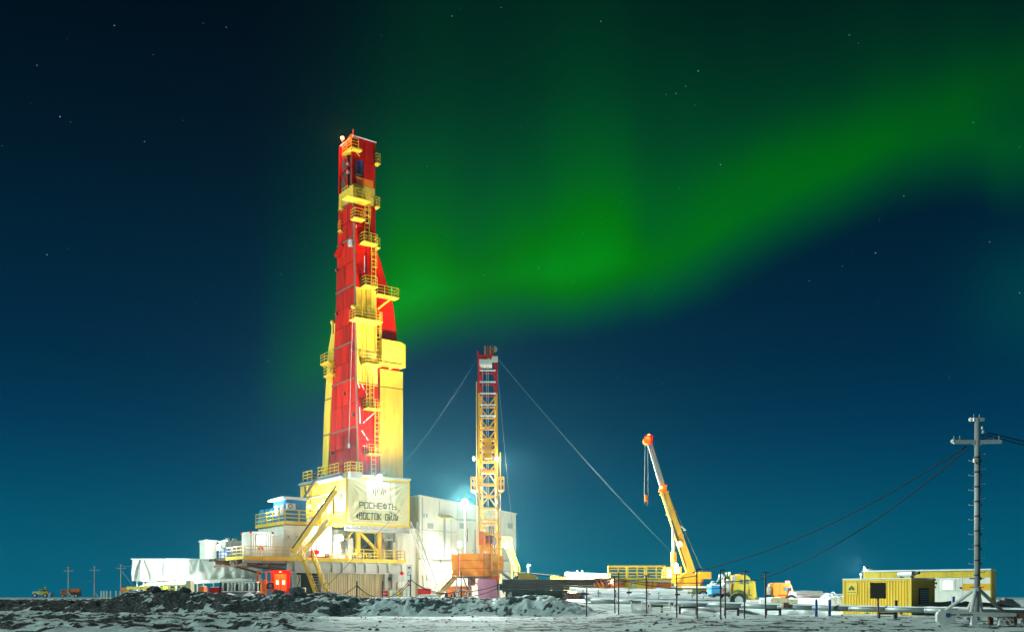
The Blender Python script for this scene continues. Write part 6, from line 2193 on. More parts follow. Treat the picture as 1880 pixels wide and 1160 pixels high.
LC = 'cables drooping between the berm posts'
for (a, c, d, lab) in (((561, 1092, 84.4), (655, 1074, 84.9), .75, 'dark cable drooping from the short post to the leaning post'), ((655, 1075, 84.9), (703, 1098, 85.4), .25, 'dark cable falling from the leaning post to the snow'),
                       ((655, 1073, 84.9), (704, 1097, 85.4), .35, 'second dark cable falling from the leaning post to the snow'), ((703, 1098, 85.3), (754, 1063, 84.9), .35, 'dark cable rising from the snow to the tall berm post'),
                       ((706, 1097, 85.3), (754, 1066, 84.9), .5, 'second dark cable rising to the tall berm post'), ((754, 1063, 84.9), (847, 1080, 85.9), .8, 'dark cable from the tall berm post to the post at the wind wall'),
                       ((754, 1064, 84.9), (846, 1085, 85.9), .55, 'lower dark cable from the tall berm post to the post at the wind wall'), ((847, 1086, 85.9), (951, 1056, 83.9), .35, 'upper cable from the wind wall post across the pink screen'),
                       ((847, 1095, 85.9), (951, 1057, 83.9), .45, 'lower cable from the wind wall post across the pink screen'), ((535, 1097, 84.6), (561, 1091, 84.5), .1, 'dark cable end running into the boulder on the berm')):
    cable(sag(pt(*a), pt(*c), d), .030, lab, BLK, LC)
FC = 'cables strung along the fence posts'
for (i, j, za, zb, d, lab) in ((6, 8, 1046, 1058, .15, 'cable between the post at the wheels and the beige shed post'), (8, 9, 1057, 1059, .06, 'short cable between the two posts at the beige shed'), (9, 10, 1060, 1063, .1, 'cable from the beige shed to the yellow unit'),
                               (11, 12, 1062, 1063, .08, 'cable in front of the yellow unit railing'), (12, 14, 1063, 1056, .12, 'cable in front of the crane cab'), (11, 16, 1064, 1079, .3, 'lower cable slanting before the yellow unit down to the tanks')):
    a, c = P(posts[i][0], za, posts[i][2] - .08), P(posts[j][0], zb, posts[j][2] - .08)
    cable(sag(a, c, d), .028, lab, BLK, FC)

# ================================================================== YELLOW GENERATOR CONTAINER
TG = math.radians(-50)
Lg, Wg, Hg = 6.0, 3.7, 3.2
gc = P(1672, 1137, 79.0)              # the near corner; the long side runs away to the left of it
g0 = gc - Vector((math.cos(TG), math.sin(TG), 0)) * Lg
gz = -.28
gen = thing('generator_container', 'yellow ribbed generator container with a louvred end and a small diamond emblem', 'container', (g0.x, g0.y, gz + .12), TG)
b = B().corr((0, 0), (Lg, 0), .25, Hg - .12, (0, -1), 24, .045).box(.02, Lg - .02, .02, Wg, .1, Hg)
b.obj('wall', CON, gen)
B().corr((Lg, 0.05), (Lg, Wg), .25, Hg - .12, (1, 0), 18, .05).obj('end_wall', CON, gen)
for z in (.1, Hg - .13):
    B().box(-.02, Lg + .06, -.07, .015, z, z + .13).obj('frame_rail', YEL, gen)
    B().box(Lg + .003, Lg + .09, .02, Wg, z, z + .13).obj('frame_rail', YEL, gen)
for (x, y) in ((-.03, -.08), (Lg - .04, -.08), (Lg - .02, Wg - .1)):
    B().box(x, x + .14, y, y + .14, .06, Hg + .02).obj('corner_post', YEL, gen)
B().box(-.05, Lg + .1, -.1, Wg + .1, Hg + .022, Hg + .10).obj('snow_cap', SNW, gen)
lv_ = B().box(Lg + .06, Lg + .12, 1.2, 2.75, .75, 2.45).obj('louvre_frame', DRK, gen)
for k in range(9):
    B().hexa([(Lg + .121, 1.28, .80 + .18 * k), (Lg + .18, 1.28, .78 + .18 * k), (Lg + .18, 2.67, .78 + .18 * k), (Lg + .121, 2.67, .80 + .18 * k), (Lg + .121, 1.28, .90 + .18 * k), (Lg + .14, 1.28, .90 + .18 * k), (Lg + .14, 2.67, .90 + .18 * k), (Lg + .121, 2.67, .90 + .18 * k)]).obj('slat', GRY, lv_)
B().box(.3, 1.3, -.075, -.05, 1.95, 2.95).obj('emblem_plate', YEL, gen)
EM = mat('emblem_ink', (.05, .05, .03), .6)
for k, (dx_, h_) in enumerate(((-.24, .08), (-.16, .16), (-.08, .24), (0, .32), (.08, .24), (.16, .16), (.24, .08))):
    B().box(.8 + dx_ - .03, .8 + dx_ + .03, -.085, -.0755, 2.42 - (.0 if abs(dx_) < .05 else .10), 2.42 + h_).obj('emblem_bar', EM, gen)
B().box(.42, 1.18, -.085, -.0755, 2.12, 2.16).obj('emblem_line', EM, gen)
for k in range(5):
    B().box(.2 + 1.35 * k, .55 + 1.35 * k, .2, 1.2, -.4, .1).obj('foot', DRK, gen)
B().box(0, Lg, -.03, .4, -.02, .098).obj('skid', DRK, gen)
for (x, z) in ((.85, .72), (2.2, .38), (3.7, .38), (5.2, .45)):
    B().box(x - .07, x + .07, -.12, -.05, z - .08, z + .08).obj('socket_box', DRK, gen)
mf = B().tube((4.0, 1.9, Hg + .45), (5.5, 1.4, Hg + .45), .24, 12).obj('silencer', GAL, gen)
B().tube((5.5, 1.4, Hg + .47), (6.1, 1.2, Hg + .52), .12, 8).obj('tail_pipe', DRK, mf)
B().box(4.2, 4.3, 1.65, 2.05, Hg, Hg + .3).obj('bracket', DRK, gen)
B().box(5.3, 5.4, 1.25, 1.65, Hg, Hg + .3).obj('bracket', DRK, gen)

# sign post with a dark square board
sp = P(1612, 1134, 74.0)
gz_ = hz(sp.x, sp.y)
sg = thing('sign_post', 'rusty sign post with a dark frosted square board in front of the yellow container', 'sign', (sp.x, sp.y, gz_))
b0_, b1_ = P(1597, 1098, 74), P(1626, 1069, 74)
B().box(-.07, .07, -.05, .05, -.3, b0_.z - gz_ + .3).obj('post', BRN, sg)
nx_ = 14
B().sheet(lambda u, v: (b0_.x - sp.x + (b1_.x - b0_.x) * u + .03 * mnoise.noise(Vector((v * 6, 2, 0))), -.08 + .015 * mnoise.noise(Vector((u * 4, v * 4, 0))), b0_.z - gz_ + (b1_.z - b0_.z) * v + .03 * mnoise.noise(Vector((u * 6, 5, 0)))), nx_, nx_, (0, .03, 0)).obj('board', mat('frosted_board', (.045, .035, .012), .75, dirt=.5, scale=2.5, streak=False, bump=.4), sg)

# ================================================================== WHITE AND YELLOW TRAILER behind
TT = math.radians(-35)
tz = P(1818, 1130, 88.0) - Vector((math.cos(TT), math.sin(TT), 0)) * 11.1
trl = thing('site_trailer', 'long white site trailer with yellow bands and a lit window behind the yellow container', 'trailer', (tz.x, tz.y, hz(tz.x + 6, 90) + .4), TT)
t0 = Vector((tz.x, tz.y, hz(tz.x + 6, 90) + .4))


def TP(px, py):
    d = Vector(((px - CX) / F, 1, (HY - py) / F))
    n_ = Vector((-math.sin(TT), math.cos(TT), 0))
    o = Vector((0, 0, EYE))
    k = (t0 - o).dot(n_) / d.dot(n_)
    p = o + d * k - t0
    return p.x * math.cos(TT) + p.y * math.sin(TT), p.z


xL, xR = TP(1585, 1090)[0], TP(1818, 1090)[0]
zt, zb = TP(1800, 1046.5)[1], TP(1800, 1114)[1]
zy = TP(1800, 1059)[1]
xs0, xs1 = TP(1767, 1080)[0], xR
zs1, zs0 = TP(1790, 1071)[1], TP(1790, 1083)[1]
B().box(xL, xR, .06, 2.5, zb - .25, zt).obj('inner_wall', WHT, trl)
xw_ = [xL, TP(1640, 1080)[0], TP(1714, 1080)[0], TP(1724, 1080)[0], TP(1767, 1080)[0], xR]
for i in range(7):
    a, c = xL + (xR - xL) * i / 7, xL + (xR - xL) * (i + 1) / 7
    B().box(a + .01, c - .01, -.04, .05, zy + .01, zt - .02).obj('yellow_panel', YEL2, trl)
for i, (a, c) in enumerate(zip(xw_, xw_[1:])):
    B().box(a + .01, c - .01, -.02, .05, zb, zs0 - .01).obj('wall_panel', WHT, trl)
    if i < 4:
        B().box(a + .01, c - .01, -.02, .05, zs0, zy - .01).obj('wall_panel', WHT, trl)
    else:
        B().box(a + .01, c - .01, -.02, .05, zs1 + .01, zy - .01).obj('wall_panel', WHT, trl)
B().box(xs0 + .01, xs1 - .01, -.035, .05, zs0, zs1).obj('yellow_stripe', AMB, trl)
B().box(xR - .01, xR + .08, -.02, 2.5, zb, zt).obj('end_wall', YEL2, trl)
B().box(xL - .1, xR + .1, -.15, 2.6, zt + .002, zt + .14).obj('snow_cap', SNW, trl)
x0, z0 = TP(1732, 1081)
x1, z1 = TP(1749, 1066)
w_ = B().box(x0 - .2, x1 + .2, -.07, -.021, z0 - .15, z1 + .15).obj('window', WHT, trl)
B().box(x0, x1, -.09, -.071, z0, z1).obj('pane', WINW, w_)
for (px, q) in ((1716, 1063.5), (1718.5, 1070), (1716, 1077), (1764, 1078.5)):
    x, z = TP(px, q)
    B().box(x - .09, x + .09, -.06, -.022, z - .09, z + .09).obj('socket_box', DRK, trl)
B().box(xL, xR, .3, 2.6, zb - .55, zb - .26).obj('chassis', DRK, trl)
dk = P(1760, 1112, 78)
solo(B().sheet(lambda u, v: (-3.2 + 7.5 * u, 1.2 * v, .38 * max(0, math.sin(PI * u)) ** .5 * max(0, math.sin(PI * v)) ** .5 * (1 + .7 * mnoise.noise(Vector((u * 9, v * 3, 1))))), 40, 10), 'hose_heap', BLK, 'low dark heap of hoses lying before the white trailer', 'heap', (dk.x, dk.y, P(1760, 1113.5, 78).z), None, True)
cv = P(1856, 1112, 90)
solo(B().sheet(lambda u, v: (-1.2 + 2.2 * u, 1.6 * v, .75 * max(0, math.sin(PI * u)) ** .35 * max(0, math.sin(PI * v)) ** .4 * (1 + .35 * mnoise.noise(Vector((u * 6, v * 3, 8)))) - .1), 36, 16), 'covered_load', TRP, 'low load under a pale sheet at the far right beyond the pole', 'covered load', cv, None, True)

# light mast on the trailer's left end
lm = P(1595, 1048, 95.0)
t = thing('light_mast', 'short white mast with a cluster of floodlights on the left end of the trailer', 'light mast', lm)
B().tube((0, 0, -.5), (0, 0, .12), .22, 10, .30).obj('mast_head', WHT, t)
B().tube((0, 0, .125), (0, 0, .22), .40, 10).obj('lamp_ring', WHT, t)
for k in range(5):
    a = PI * .55 + k * .52
    B().box(.36 * math.cos(a) - .09, .36 * math.cos(a) + .09, .36 * math.sin(a) - .09, .36 * math.sin(a) + .09, .225, .42).obj('lamp_head', DRK, t)
B().tube((-.46, 0, .28), (-.40, 0, .28), .13, 8).obj('lens', LAMPB, t)
light(t, 'SPOT', (-.75, -.2, .3), 9000, (.70, .92, 1), (-1, -.12, -.12), 150)
B().tube((-.7, .2, -1.2), (-.7, .2, -.35), .06, 6).ball((-.7, .2, -.3), .14, 6).obj('stub_pipe', WHT, t)

# ================================================================== UTILITY POLE on its sled at the right
up = S(1793.5, 1146, 57.0)
ug = hz(up.base.x, 57.0)
pol = thing('utility_pole', 'tall grey steel utility pole with six splayed braces on a sled at the right', 'utility pole', (up.base.x, 57.0, ug))
dzp = up.base.z - ug


def UZ(q):
    return up.z(q) + dzp


sled = UZ(1128)
B().tube((0, 0, sled - .3), (0, 0, UZ(768)), .145, 14, .13).obj('shaft', POLE, pol, True)
B().box(up.x(1750) + .05, up.x(1838), -.09, .09, UZ(814), UZ(807.5)).obj('crossarm', GAL, pol)
B().bar((up.x(1784), -.05, UZ(812)), (0, -.05, UZ(820)), .09).bar((up.x(1803), -.05, UZ(812)), (0, -.05, UZ(820)), .09).obj('brace', GAL, pol)
B().box(up.x(1787), up.x(1806), -.1, .1, UZ(773), UZ(767)).obj('top_cap', GAL, pol)


def insulator(x, z, horiz=False, sx=-1):
    if horiz:
        o = B().tube((x, 0, z), (x + sx * .06, 0, z), .12, 12).tube((x + sx * .06, 0, z), (x + sx * .12, 0, z), .07, 10).obj('insulator', WHT, pol)
    else:
        o = B().tube((x, 0, z), (x, 0, z + .22), .018, 6).obj('pin', GAL, pol)
    return o


insulator(up.x(1750), UZ(810), True)
insulator(up.x(1783), UZ(770), True)
for px in (1751, 1762, 1824, 1834):
    insulator(up.x(px), UZ(807))
for px in (1788, 1798):
    insulator(up.x(px), UZ(767))
B().tube((up.x(1800), -.2, UZ(789)), (up.x(1800), -.2, UZ(784)), .06, 8).obj('insulator', WHT, pol)
B().tube((up.x(1802), -.2, UZ(796)), (up.x(1802), -.2, UZ(791)), .08, 8).obj('insulator', GAL, pol)
# step bolts either side, bands, cable clips
for k, q in enumerate(range(834, 1060, 27)):
    sx = 1 if k % 1 == 0 else -1
    for s_ in (1, -1):
        qq = q if s_ > 0 else q + 12
        B().path([(s_ * .14, 0, UZ(qq)), (s_ * .46, 0, UZ(qq)), (s_ * .46, 0, UZ(qq) + .07)], .014, 4).obj('step_bolt', WHT, pol)
    B().tube((0, 0, UZ(q + 6)), (0, 0, UZ(q + 4)), .182, 12).obj('band', DRK, pol)
    B().box(.10, .20, -.18, -.08, UZ(q + 14), UZ(q + 9)).obj('cable_clip', DRK, pol)
B().box(-.28, -.05, -.26, -.1, UZ(849), UZ(843)).obj('junction_box', GAL, pol)
for q in (1061, 1077):
    B().bar((-.42, 0, UZ(q)), (.42, 0, UZ(q)), .04).obj('step_bar', DRK, pol)
B().tube((.12, -.1, UZ(1075)), (.12, -.1, UZ(830)), .03, 6).obj('down_cable', BLK, pol)
# braces
ap = UZ(1081)
for (px, q, y) in ((1744, 1121, .6), (1768, 1124, -1.0), (1817, 1122, 1.0), (1845, 1123, .2), (1800, 1122, 1.6)):
    B().tube((up.x(px), y, UZ(q) + .02), ((.14 if px > 1790 else -.14) * .8, y * .06, ap), .105, 10).obj('brace', POLE2, pol)
B().tube((0, 0, ap - .12), (0, 0, ap + .1), .24, 12).obj('collar', POLE, pol)
# sled frame: front beam, rear beam, cross beams, plates
zs0, zs1 = UZ(1131), UZ(1122)
fb = B().prism([(up.x(1706), zs1), (up.x(1712), zs1 + .06), (up.x(1846), UZ(1124)), (up.x(1846), UZ(1130)), (up.x(1740), zs0), (up.x(1724), UZ(1146)), (up.x(1713), UZ(1148)), (up.x(1704), UZ(1139)), (up.x(1703.5), UZ(1128))], -1.25, -.95).obj('front_beam', POLE2, pol)
B().box(up.x(1719), up.x(1726), -1.275, -1.252, UZ(1131), UZ(1124)).obj('blue_paint_mark', BLUP, fb)
for k, (a, c) in enumerate(((1728, 1731), (1732, 1733.5), (1734.5, 1736.5), (1744, 1747), (1748, 1750), (1751, 1755), (1756.5, 1758), (1759, 1763), (1764, 1767))):
    B().box(up.x(a), up.x(c), -1.266, -1.252, UZ(1128), UZ(1126)).obj('stencil_mark', DRK, fb)
B().box(up.x(1740), up.x(2010), .95, 1.25, UZ(1129), UZ(1119)).obj('rear_beam', POLE2, pol)
B().box(up.x(1846), up.x(2010), -1.2, -.9, UZ(1134), UZ(1126)).obj('front_beam', BRN, pol)
for px, m in ((1742, BRN), (1770, POLE2), (1815, POLE2), (1838, POLE2), (1866, BRN), (1880, POLE)):
    B().box(up.x(px) - .1, up.x(px) + .12, -1.15, 1.1, UZ(1132), UZ(1127)).obj('cross_beam', m, pol)
for (a, c, q, m, yy) in ((1765, 1775, 1149, POLE2, -1.3), (1750, 1757, 1143, POLE2, .2), (1780, 1783, 1140, BLUP, .1), (1809, 1816, 1146, BRN, -.5), (1816, 1842, 1150, POLE2, -1.2), (1857, 1863, 1148, BRN, -.3), (1864, 1880, 1150, POLE2, -.9)):
    B().box(up.x(a), up.x(c), yy, yy + .25, UZ(q), UZ(1127) - .06).obj('foot', m, pol)
for k in range(12):
    px, q = rnd.uniform(1818, 1840), rnd.uniform(1132, 1147)
    B().tube((up.x(px), -1.23, UZ(q)), (up.x(px), -1.201, UZ(q)), rnd.uniform(.03, .07), 7).obj('rust_hole', BRN, pol)

# power cables: two to the far left, two leaving to the right
PC = 'power cables at the utility pole'
cable(sag(P(1776, 818, 57), P(1295, 1044, 72.4), .9, 40), .035, 'upper black power cable drooping from the pole to the crane posts', BLK, PC)
cable(sag(P(1778, 822, 57), P(1395, 1063, 72.2), .9, 40), .035, 'lower black power cable drooping from the pole to the truck posts', BLK, PC)
cable(sag(P(1392, 1063.5, 72.2), P(1130, 1064, 79.9), .25, 20), .03, 'black power cable continuing low along the fence posts', BLK, PC)
cable(sag(P(1800, 800, 57), P(1815, 795, 57), .05, 4) + sag(P(1817, 795, 57), Vector((68, 62, 10.9)), 2.1, 30), .035, 'upper black power cable leaving the pole to the right', BLK, PC)
cable(sag(P(1800, 806, 57), P(1815, 800, 57), .05, 4) + sag(P(1817, 800, 57), Vector((68, 62, 10.6)), 2.3, 30), .035, 'lower black power cable leaving the pole to the right', BLK, PC)

# ================================================================== CLUTTER before the white building
s_ = S(760, 1097, 104)
t = thing('safety_board', 'white safety board with red squares and frames beside the white building corner', 'sign board', s_.base)
B().box(s_.x(746), s_.x(757), 0, .08, .3, s_.z(1036)).obj('board', WHT, t)
for k, q in enumerate((1041, 1065, 1073)):
    B().box(s_.x(748.5), s_.x(754), -.03, -.002, s_.z(q + 2), s_.z(q - 1)).obj('red_mark', RED, t)
for q in (1053,):
    f_ = B().box(s_.x(748), s_.x(748.8), -.03, -.002, s_.z(q + 3), s_.z(q - 3)).box(s_.x(748.8), s_.x(754), -.03, -.002, s_.z(q + 3), s_.z(q + 2.2)).box(s_.x(748.8), s_.x(752), -.03, -.002, s_.z(q - 2.2), s_.z(q - 3))
    f_.obj('red_mark', RED, t)
for px in (747, 756):
    B().bar((s_.x(px), .15, -.3), (s_.x(px), .15, .4), .1).obj('leg', GRY, t)
s_ = S(738, 1097, 105)
t = thing('round_sign', 'small round red sign on a thin pole before the rig base', 'sign', s_.base)
B().bar((s_.x(738), 0, -.2), (s_.x(738), 0, s_.z(1052)), .08).obj('post', GRY, t)
B().tube((s_.x(738), -.1, s_.z(1052)), (s_.x(738), -.05, s_.z(1052)), .2, 12).obj('disc', RED, t)
crate('equipment_box', 'bright red box with a snow covered lid beside the white building stair', 'equipment box', 767, 790, 1091, 1080, 103, RED, 1.6)
crate('equipment_box', 'long orange red tank box behind the amber stair', 'equipment box', 818, 866, 1098, 1076, 107, ORG, 1.4)
crate('equipment_box', 'low grey metal tray in front of the bright red box', 'equipment box', 771, 800, 1097, 1092, 101, GAL, 1.0)
for k, (px, m) in enumerate(((708, RED), (714, YEL), (721, WHT), (727, RED), (733, YEL), (740, ORG), (745, WHT))):
    s = S(px, 1098, 103 + (k % 2))
    t = thing('barrel', ['red steel barrel first in the row below the grey cabinets', 'yellow barrel second in the row below the cabinets', 'white barrel third in the row below the cabinets', 'red barrel in the middle right of the row below the cabinets', 'yellow barrel left of the orange one below the cabinets', 'orange barrel near the round red sign', 'white barrel last in the row at the safety board'][k], 'barrel', s.base, 0, 'barrels before the rig base')
    B().tube((0, 0, -.2), (0, 0, .88), .29, 14).obj('drum', m, t)
    for z in (.2, .5, .86):
        B().tube((0, 0, z - .02), (0, 0, z + .02), .305, 14).obj('hoop', WHT if m is RED else GRY, t)
for k, (px, lab) in enumerate(((812, 'tangle of pale hoses at the foot of the amber stair'), (856, 'tangle of pale hoses before the orange red tank box'))):
    b = B()
    for j in range(6):
        b.ring((rnd.uniform(-.7, .7), rnd.uniform(-.2, .2), .1 + rnd.uniform(0, .5)), rnd.uniform(.25, .5), .035, 'y', 10, rnd.uniform(0, 2), rnd.uniform(3, 6))
    solo(b, 'hose_tangle', WHT if k else GRY, lab, 'hose', P(px, 1098, 102), 'hose tangles by the mast')
b = B()
for k in range(9):
    p = Vector((rnd.uniform(-.8, .8), rnd.uniform(-.3, .3), rnd.uniform(0, .5)))
    b.box(p.x, p.x + rnd.uniform(.1, .4), p.y, p.y + .3, 0, p.z + .15)
solo(b, 'tool_heap', DRK, 'dark heap of tools on the snow between stair and pink screen', 'heap', P(830, 1098, 102.5))
s_ = S(575, 1096, 106)
t = thing('hose_reel', 'thin round hose ring hanging at the foot of the yellow ground stair', 'hose reel', P(600, 1075, 110.0))
B().ring((0, 0, 0), .36, .035, 'y', 20).obj('ring', DRK, t)
B().bar((-.36, 0, 0), (-.5, .8, -.1), .06).bar((0, 0, -.36), (0, 0, -1.6), .06).obj('stand', DRK, t)
for (px, hq, Y) in ((555, 1078, 111), (545, 1083, 110)):
    s = S(px, 1097, Y)
    t = thing('fuel_drum', 'pale cream drum standing at the foot of the yellow ground stair' if px == 545 else 'taller cream tank standing under the grey girder at the stair', 'drum', s.base)
    B().tube((0, 0, -.3), (0, 0, s.z(hq)), .42, 12).obj('drum', CRM, t)
    B().tube((0, 0, s.z(hq) * .5 - .04), (0, 0, s.z(hq) * .5 + .04), .45, 12).obj('hoop', WHT, t)

# ================================================================== FLOODLIGHTS of the site (all lit in the photograph)
W = (1.0, .98, .90)
CW = (.86, 1.0, .93)
up_t = fromR((2, 1, 34)) 


def lampat(px, py, yplane=None, Y=None, dx=0.0):
    if yplane is not None:
        x, z = RF(px, py, yplane)
        return fromR((x, yplane, z))
    return P(px, py, Y)


p1 = lampat(697, 875, YE - .8)
flood(p1, 'brilliant floodlight on the roof edge straight above the banner', (0.1, -1, -.35), [('POINT', 260, W, None, 0), ('SPOT', 38000, CW, (.12, -1, -.22), 130)], .32)
p2 = P(853, 920, 114.5)
fp = thing('added_lamp_pole', 'added slim pale pole holding the brilliant floodlight before the white building', 'pole', (p2.x, p2.y + .25, 1.1))  # pole added so the lamp stands clear to light the derrick face
B().tube((0, 0, -.3), (0, 0, p2.z - 1.1), .07, 8, .05).obj('shaft', GAL, fp)
flood(p2, 'brilliant floodlight on the added slim pole before the white building', (-.1, -1, -.2), [('POINT', 2600, W, None, 0), ('SPOT', 110000, (1, .95, .82), (.75, 1, -.25), 135), ('SPOT', 60000, CW, (.6, -1, -.22), 150), ('SPOT', 56000, W, Vector((-17.5, 121, 34)) - p2, 75)], .34)  # backward beam added to brighten the white wall
p3 = P(402, 1003, 113.5)
flood(p3, 'floodlight at the far left end of the lower deck', (-.6, -1, -.1), [('POINT', 800, W, None, 0), ('SPOT', 21000, CW, (-.75, -.3, -.15), 165), ('SPOT', 75000, W, Vector((-21, 123, 30)) - p3, 60)], .26)
p4 = lampat(625, 985, YD + .8)
flood(p4, 'floodlight under the drill floor left of the yellow braced frame', (0, -1, -.2), [('POINT', 4200, W, None, 0)], .28)
for (px, py, yl, lab, e) in ((617, 915, -.7, 'small lamp on the yellow house wall at the top of the chute', 3200), (594, 922, -.7, 'small lamp on the yellow house wall above the steep stair', 2000), (568, 929, -.7, 'small lamp on the yellow house wall beside the blue cabin', 700)):
    y, z = LF(px, py, xe0 - .7)
    flood(fromR((xe0 - .7, y, z)), lab, (-.8, -.6, -.3), [('POINT', e, W, None, 0)], .2)
y, z = LF(600, 940, xe0 - 1.0)
p8, p9 = P(870.5, 841, 107.3), P(911.5, 841, 107.3)
flood(p8, 'left lamp on the lattice mast above the railed baskets', (-1, -.4, -.5), [('POINT', 450, W, None, 0), ('SPOT', 62000, W, Vector((-17.5, 121, 47)) - p8, 60)], .2)
flood(p9, 'right lamp on the lattice mast above the railed baskets', (1, -.5, -.5), [('POINT', 450, W, None, 0), ('SPOT', 22000, W, (.7, -.6, -.6), 110)], .2)
flood(P(829, 1050, 118), 'low floodlight before the white building left of the orange wind wall', (0, -1, .1), [('POINT', 1300, W, None, 0)], .20)
flood(P(929, 1000, 118), 'floodlight at the right hand stair landing of the white building', (.8, -.8, -.3), [('POINT', 4500, W, None, 0), ('SPOT', 85000, CW, (1, -.15, -.13), 130)], .24)
flood(P(1240.5, 1036, 110.5), 'small warm lamp on the roof of the crane cab', (0, -1, -.1), [('POINT', 1500, (1, .72, .35), None, 0)], .18)
flood(P(1125, 1066, 103), 'low warm lamp at the left end of the yellow railed unit', (-.3, -1, 0), [('POINT', 450, (1, .8, .5), None, 0)], .15)

# ================================================================== SMALL FITTINGS on the rig and the white building
# white building: doors, vents, downpipes, seam rail, cable tray
dx0, dz0 = MF(862, 1024)
dd = B().box(dx0 - .55, dx0 + .55, -.07, -.002, ledge + .12, ledge + 2.3).obj('door', WHT, mud)
B().box(dx0 - .62, dx0 - .56, -.09, -.003, ledge + .1, ledge + 2.36).obj('door_jamb', GRY, dd)
B().box(dx0 + .56, dx0 + .62, -.09, -.003, ledge + .1, ledge + 2.36).obj('door_jamb', GRY, dd)
B().box(dx0 + .35, dx0 + .47, -.13, -.071, ledge + 1.1, ledge + 1.2).obj('handle', DRK, dd)
for px in (790, 848, 936):
    x, z = MF(px, 965)
    v_ = B().box(x - .4, x + .4, -.1, -.002, z - .35, z + .35).obj('vent', GAL, mud)
    for k in range(4):
        B().hexa([(x - .36, -.16, z - .3 + .16 * k), (x + .36, -.16, z - .3 + .16 * k), (x + .36, -.101, z - .3 + .16 * k), (x - .36, -.101, z - .3 + .16 * k),
                  (x - .36, -.13, z - .22 + .16 * k), (x + .36, -.13, z - .22 + .16 * k), (x + .36, -.101, z - .2 + .16 * k), (x - .36, -.101, z - .2 + .16 * k)]).obj('slat', GRY, v_)
for px in (775, 912):
    x = MF(px, 1000)[0]
    B().tube((x, -.1, ledge + .1), (x, -.1, topz(x) - .1), .07, 7).obj('downpipe', GAL, mud)
B().bar((.2, -.08, ledge + 3.6), (MF(836, 980)[0], -.08, ledge + 3.6 - .2), .09).obj('cable_tray', GRY, mud)
for k in range(7):
    x = .8 + k * (wx - 1.2) / 6
    B().box(x - .04, x + .04, -.33, .12, ledge - .55, ledge - .125).obj('ledge_bracket', GAL, mud)
for px, q in ((786, 1060), (812, 1040), (840, 1075)):
    x, z = MF(px, q, .1)
    B().box(x - .3, x + .3, -.04, .118, z - .35, z + .35).obj('switch_box', (GRY, CRM, GRY)[px % 3], mud)
x, z = MF(798, 1065, .1)
B().path([(x, .06, z - 1.2), (x, .06, z + .8), (x + 1.6, .06, z + .9), (x + 1.6, .06, z + 2.0)], .05, 6).obj('pipe_run', GAL, mud)

# lower deck: signs, hoses, gas bottles, boxes along the bright wall
for px, q, m, w_, h_ in ((604, 1002, BLUP, .55, .12), (612, 1017, BLUP, .5, .16), (640, 1000, RED, .2, .25), (690, 1008, YEL, .3, .2), (733, 1005, BLUP, .25, .3)):
    x, z = RF(px, q, yw - .05)
    B().box(x - w_, x + w_, yw - .06, yw - .002, z - h_, z + h_).obj('wall_sign', m, sub)
for px in (613, 634, 648, 716):
    x = RF(px, 1000, yw - .1)[0]
    B().tube((x, yw - .12, ZLO), (x, yw - .12, ZUP - .6), .08, 7).obj('riser_pipe', (GRY, WHT, YEL2, GRY)[px % 4], sub)
for q in (975, 990):
    x0, z = RF(602, q, yw - .2)
    x1 = RF(652, q, yw - .2)[0]
    B().bar((x0, yw - .2, z), (x1, yw - .2, z), .16).obj('pipe_run', GAL, sub)
for k in range(6):
    x = RF(601 + 7 * k, 1015, YD + 1.0)[0]
    b = B().box(x - .25, x + .25, YD + .9, YD + 1.4, ZLO + .01, ZLO + .35 + .4 * rnd.random())
    b.obj('deck_box', rnd.choice((GRY, WHT, ORG, DRK)), sub)
for k in range(4):
    x = RF(660 + 9 * k, 1010, YD + 1.3)[0]
    B().ring((x, YD + 1.2, ZLO + .45), .36, .05, 'y', 12).obj('hose', DRK, sub)
for pxk in (549, 560, 572, 583):
    x = RF(pxk, 1055, YD + .6)[0]
    B().path([(x, YD + .75, ZLO - 1.7), (x + .1, YD + .7, ZLO - 2.6), (x - .25, YD + .8, ZLO - 3.6), (x + .1, YD + .6, .0)], .05, 5).obj('hose', DRK, sub)
for pxk in (640, 668, 690):
    x = RF(pxk, 1075, YD + 1.5)[0]
    B().box(x - .06, x + .06, YD + 1.45, YD + 1.52, -.1, ZLO - 1.4).obj('wall_batten', CRM, sub)
for k in range(5):
    x = RF(540 + 11 * k, 1092, YD + .3)[0]
    B().box(x - .3, x + .3, YD - .3, YD + .4, -.1, .35 + .5 * rnd.random()).obj('stored_box', (BRN, CRM, GRY, WHT, BRN)[k], sub)
# yellow house: ladder, conduit, cable reel and a beam along the foot of the long wall
for yy in (1.0, 4.2, 7.0):
    B().box(xe0 - .06, xe0 - .002, YE + yy, YE + yy + 1.2, ze0 + 2.2, ze0 + 3.0).obj('hatch', YEL, hou)
B().bar((xe0 - .12, YE + .6, ze0 + 3.9), (xe0 - .12, ye1, ze0 + 3.9), .1).obj('cable_tray', GRY, hou)
for k in range(5):
    y = YE + 1 + 2.2 * k
    B().bar((xe0 - .1, y, ze0 + 3.9), (xe0 - .1, y, ze0 + 2.0), .05).obj('conduit', DRK, hou)
# upper deck odds and ends between stair and house
for k in range(6):
    x = RF(566 + 7 * k, 950, YM + .4)[0]
    B().box(x - .22, x + .22, YM + .3, YM + .9, ZUP + .02, ZUP + .4 + .6 * rnd.random()).obj('deck_box', rnd.choice((YEL, GRY, WHT)), mod)
for px in (530, 545, 560, 585):
    x, z = RF(px, 985, YM - .05)
    B().box(x - .12, x + .12, YM - .04, YM - .002, z - .15, z + .15).obj('lifting_lug', GRY, mod)
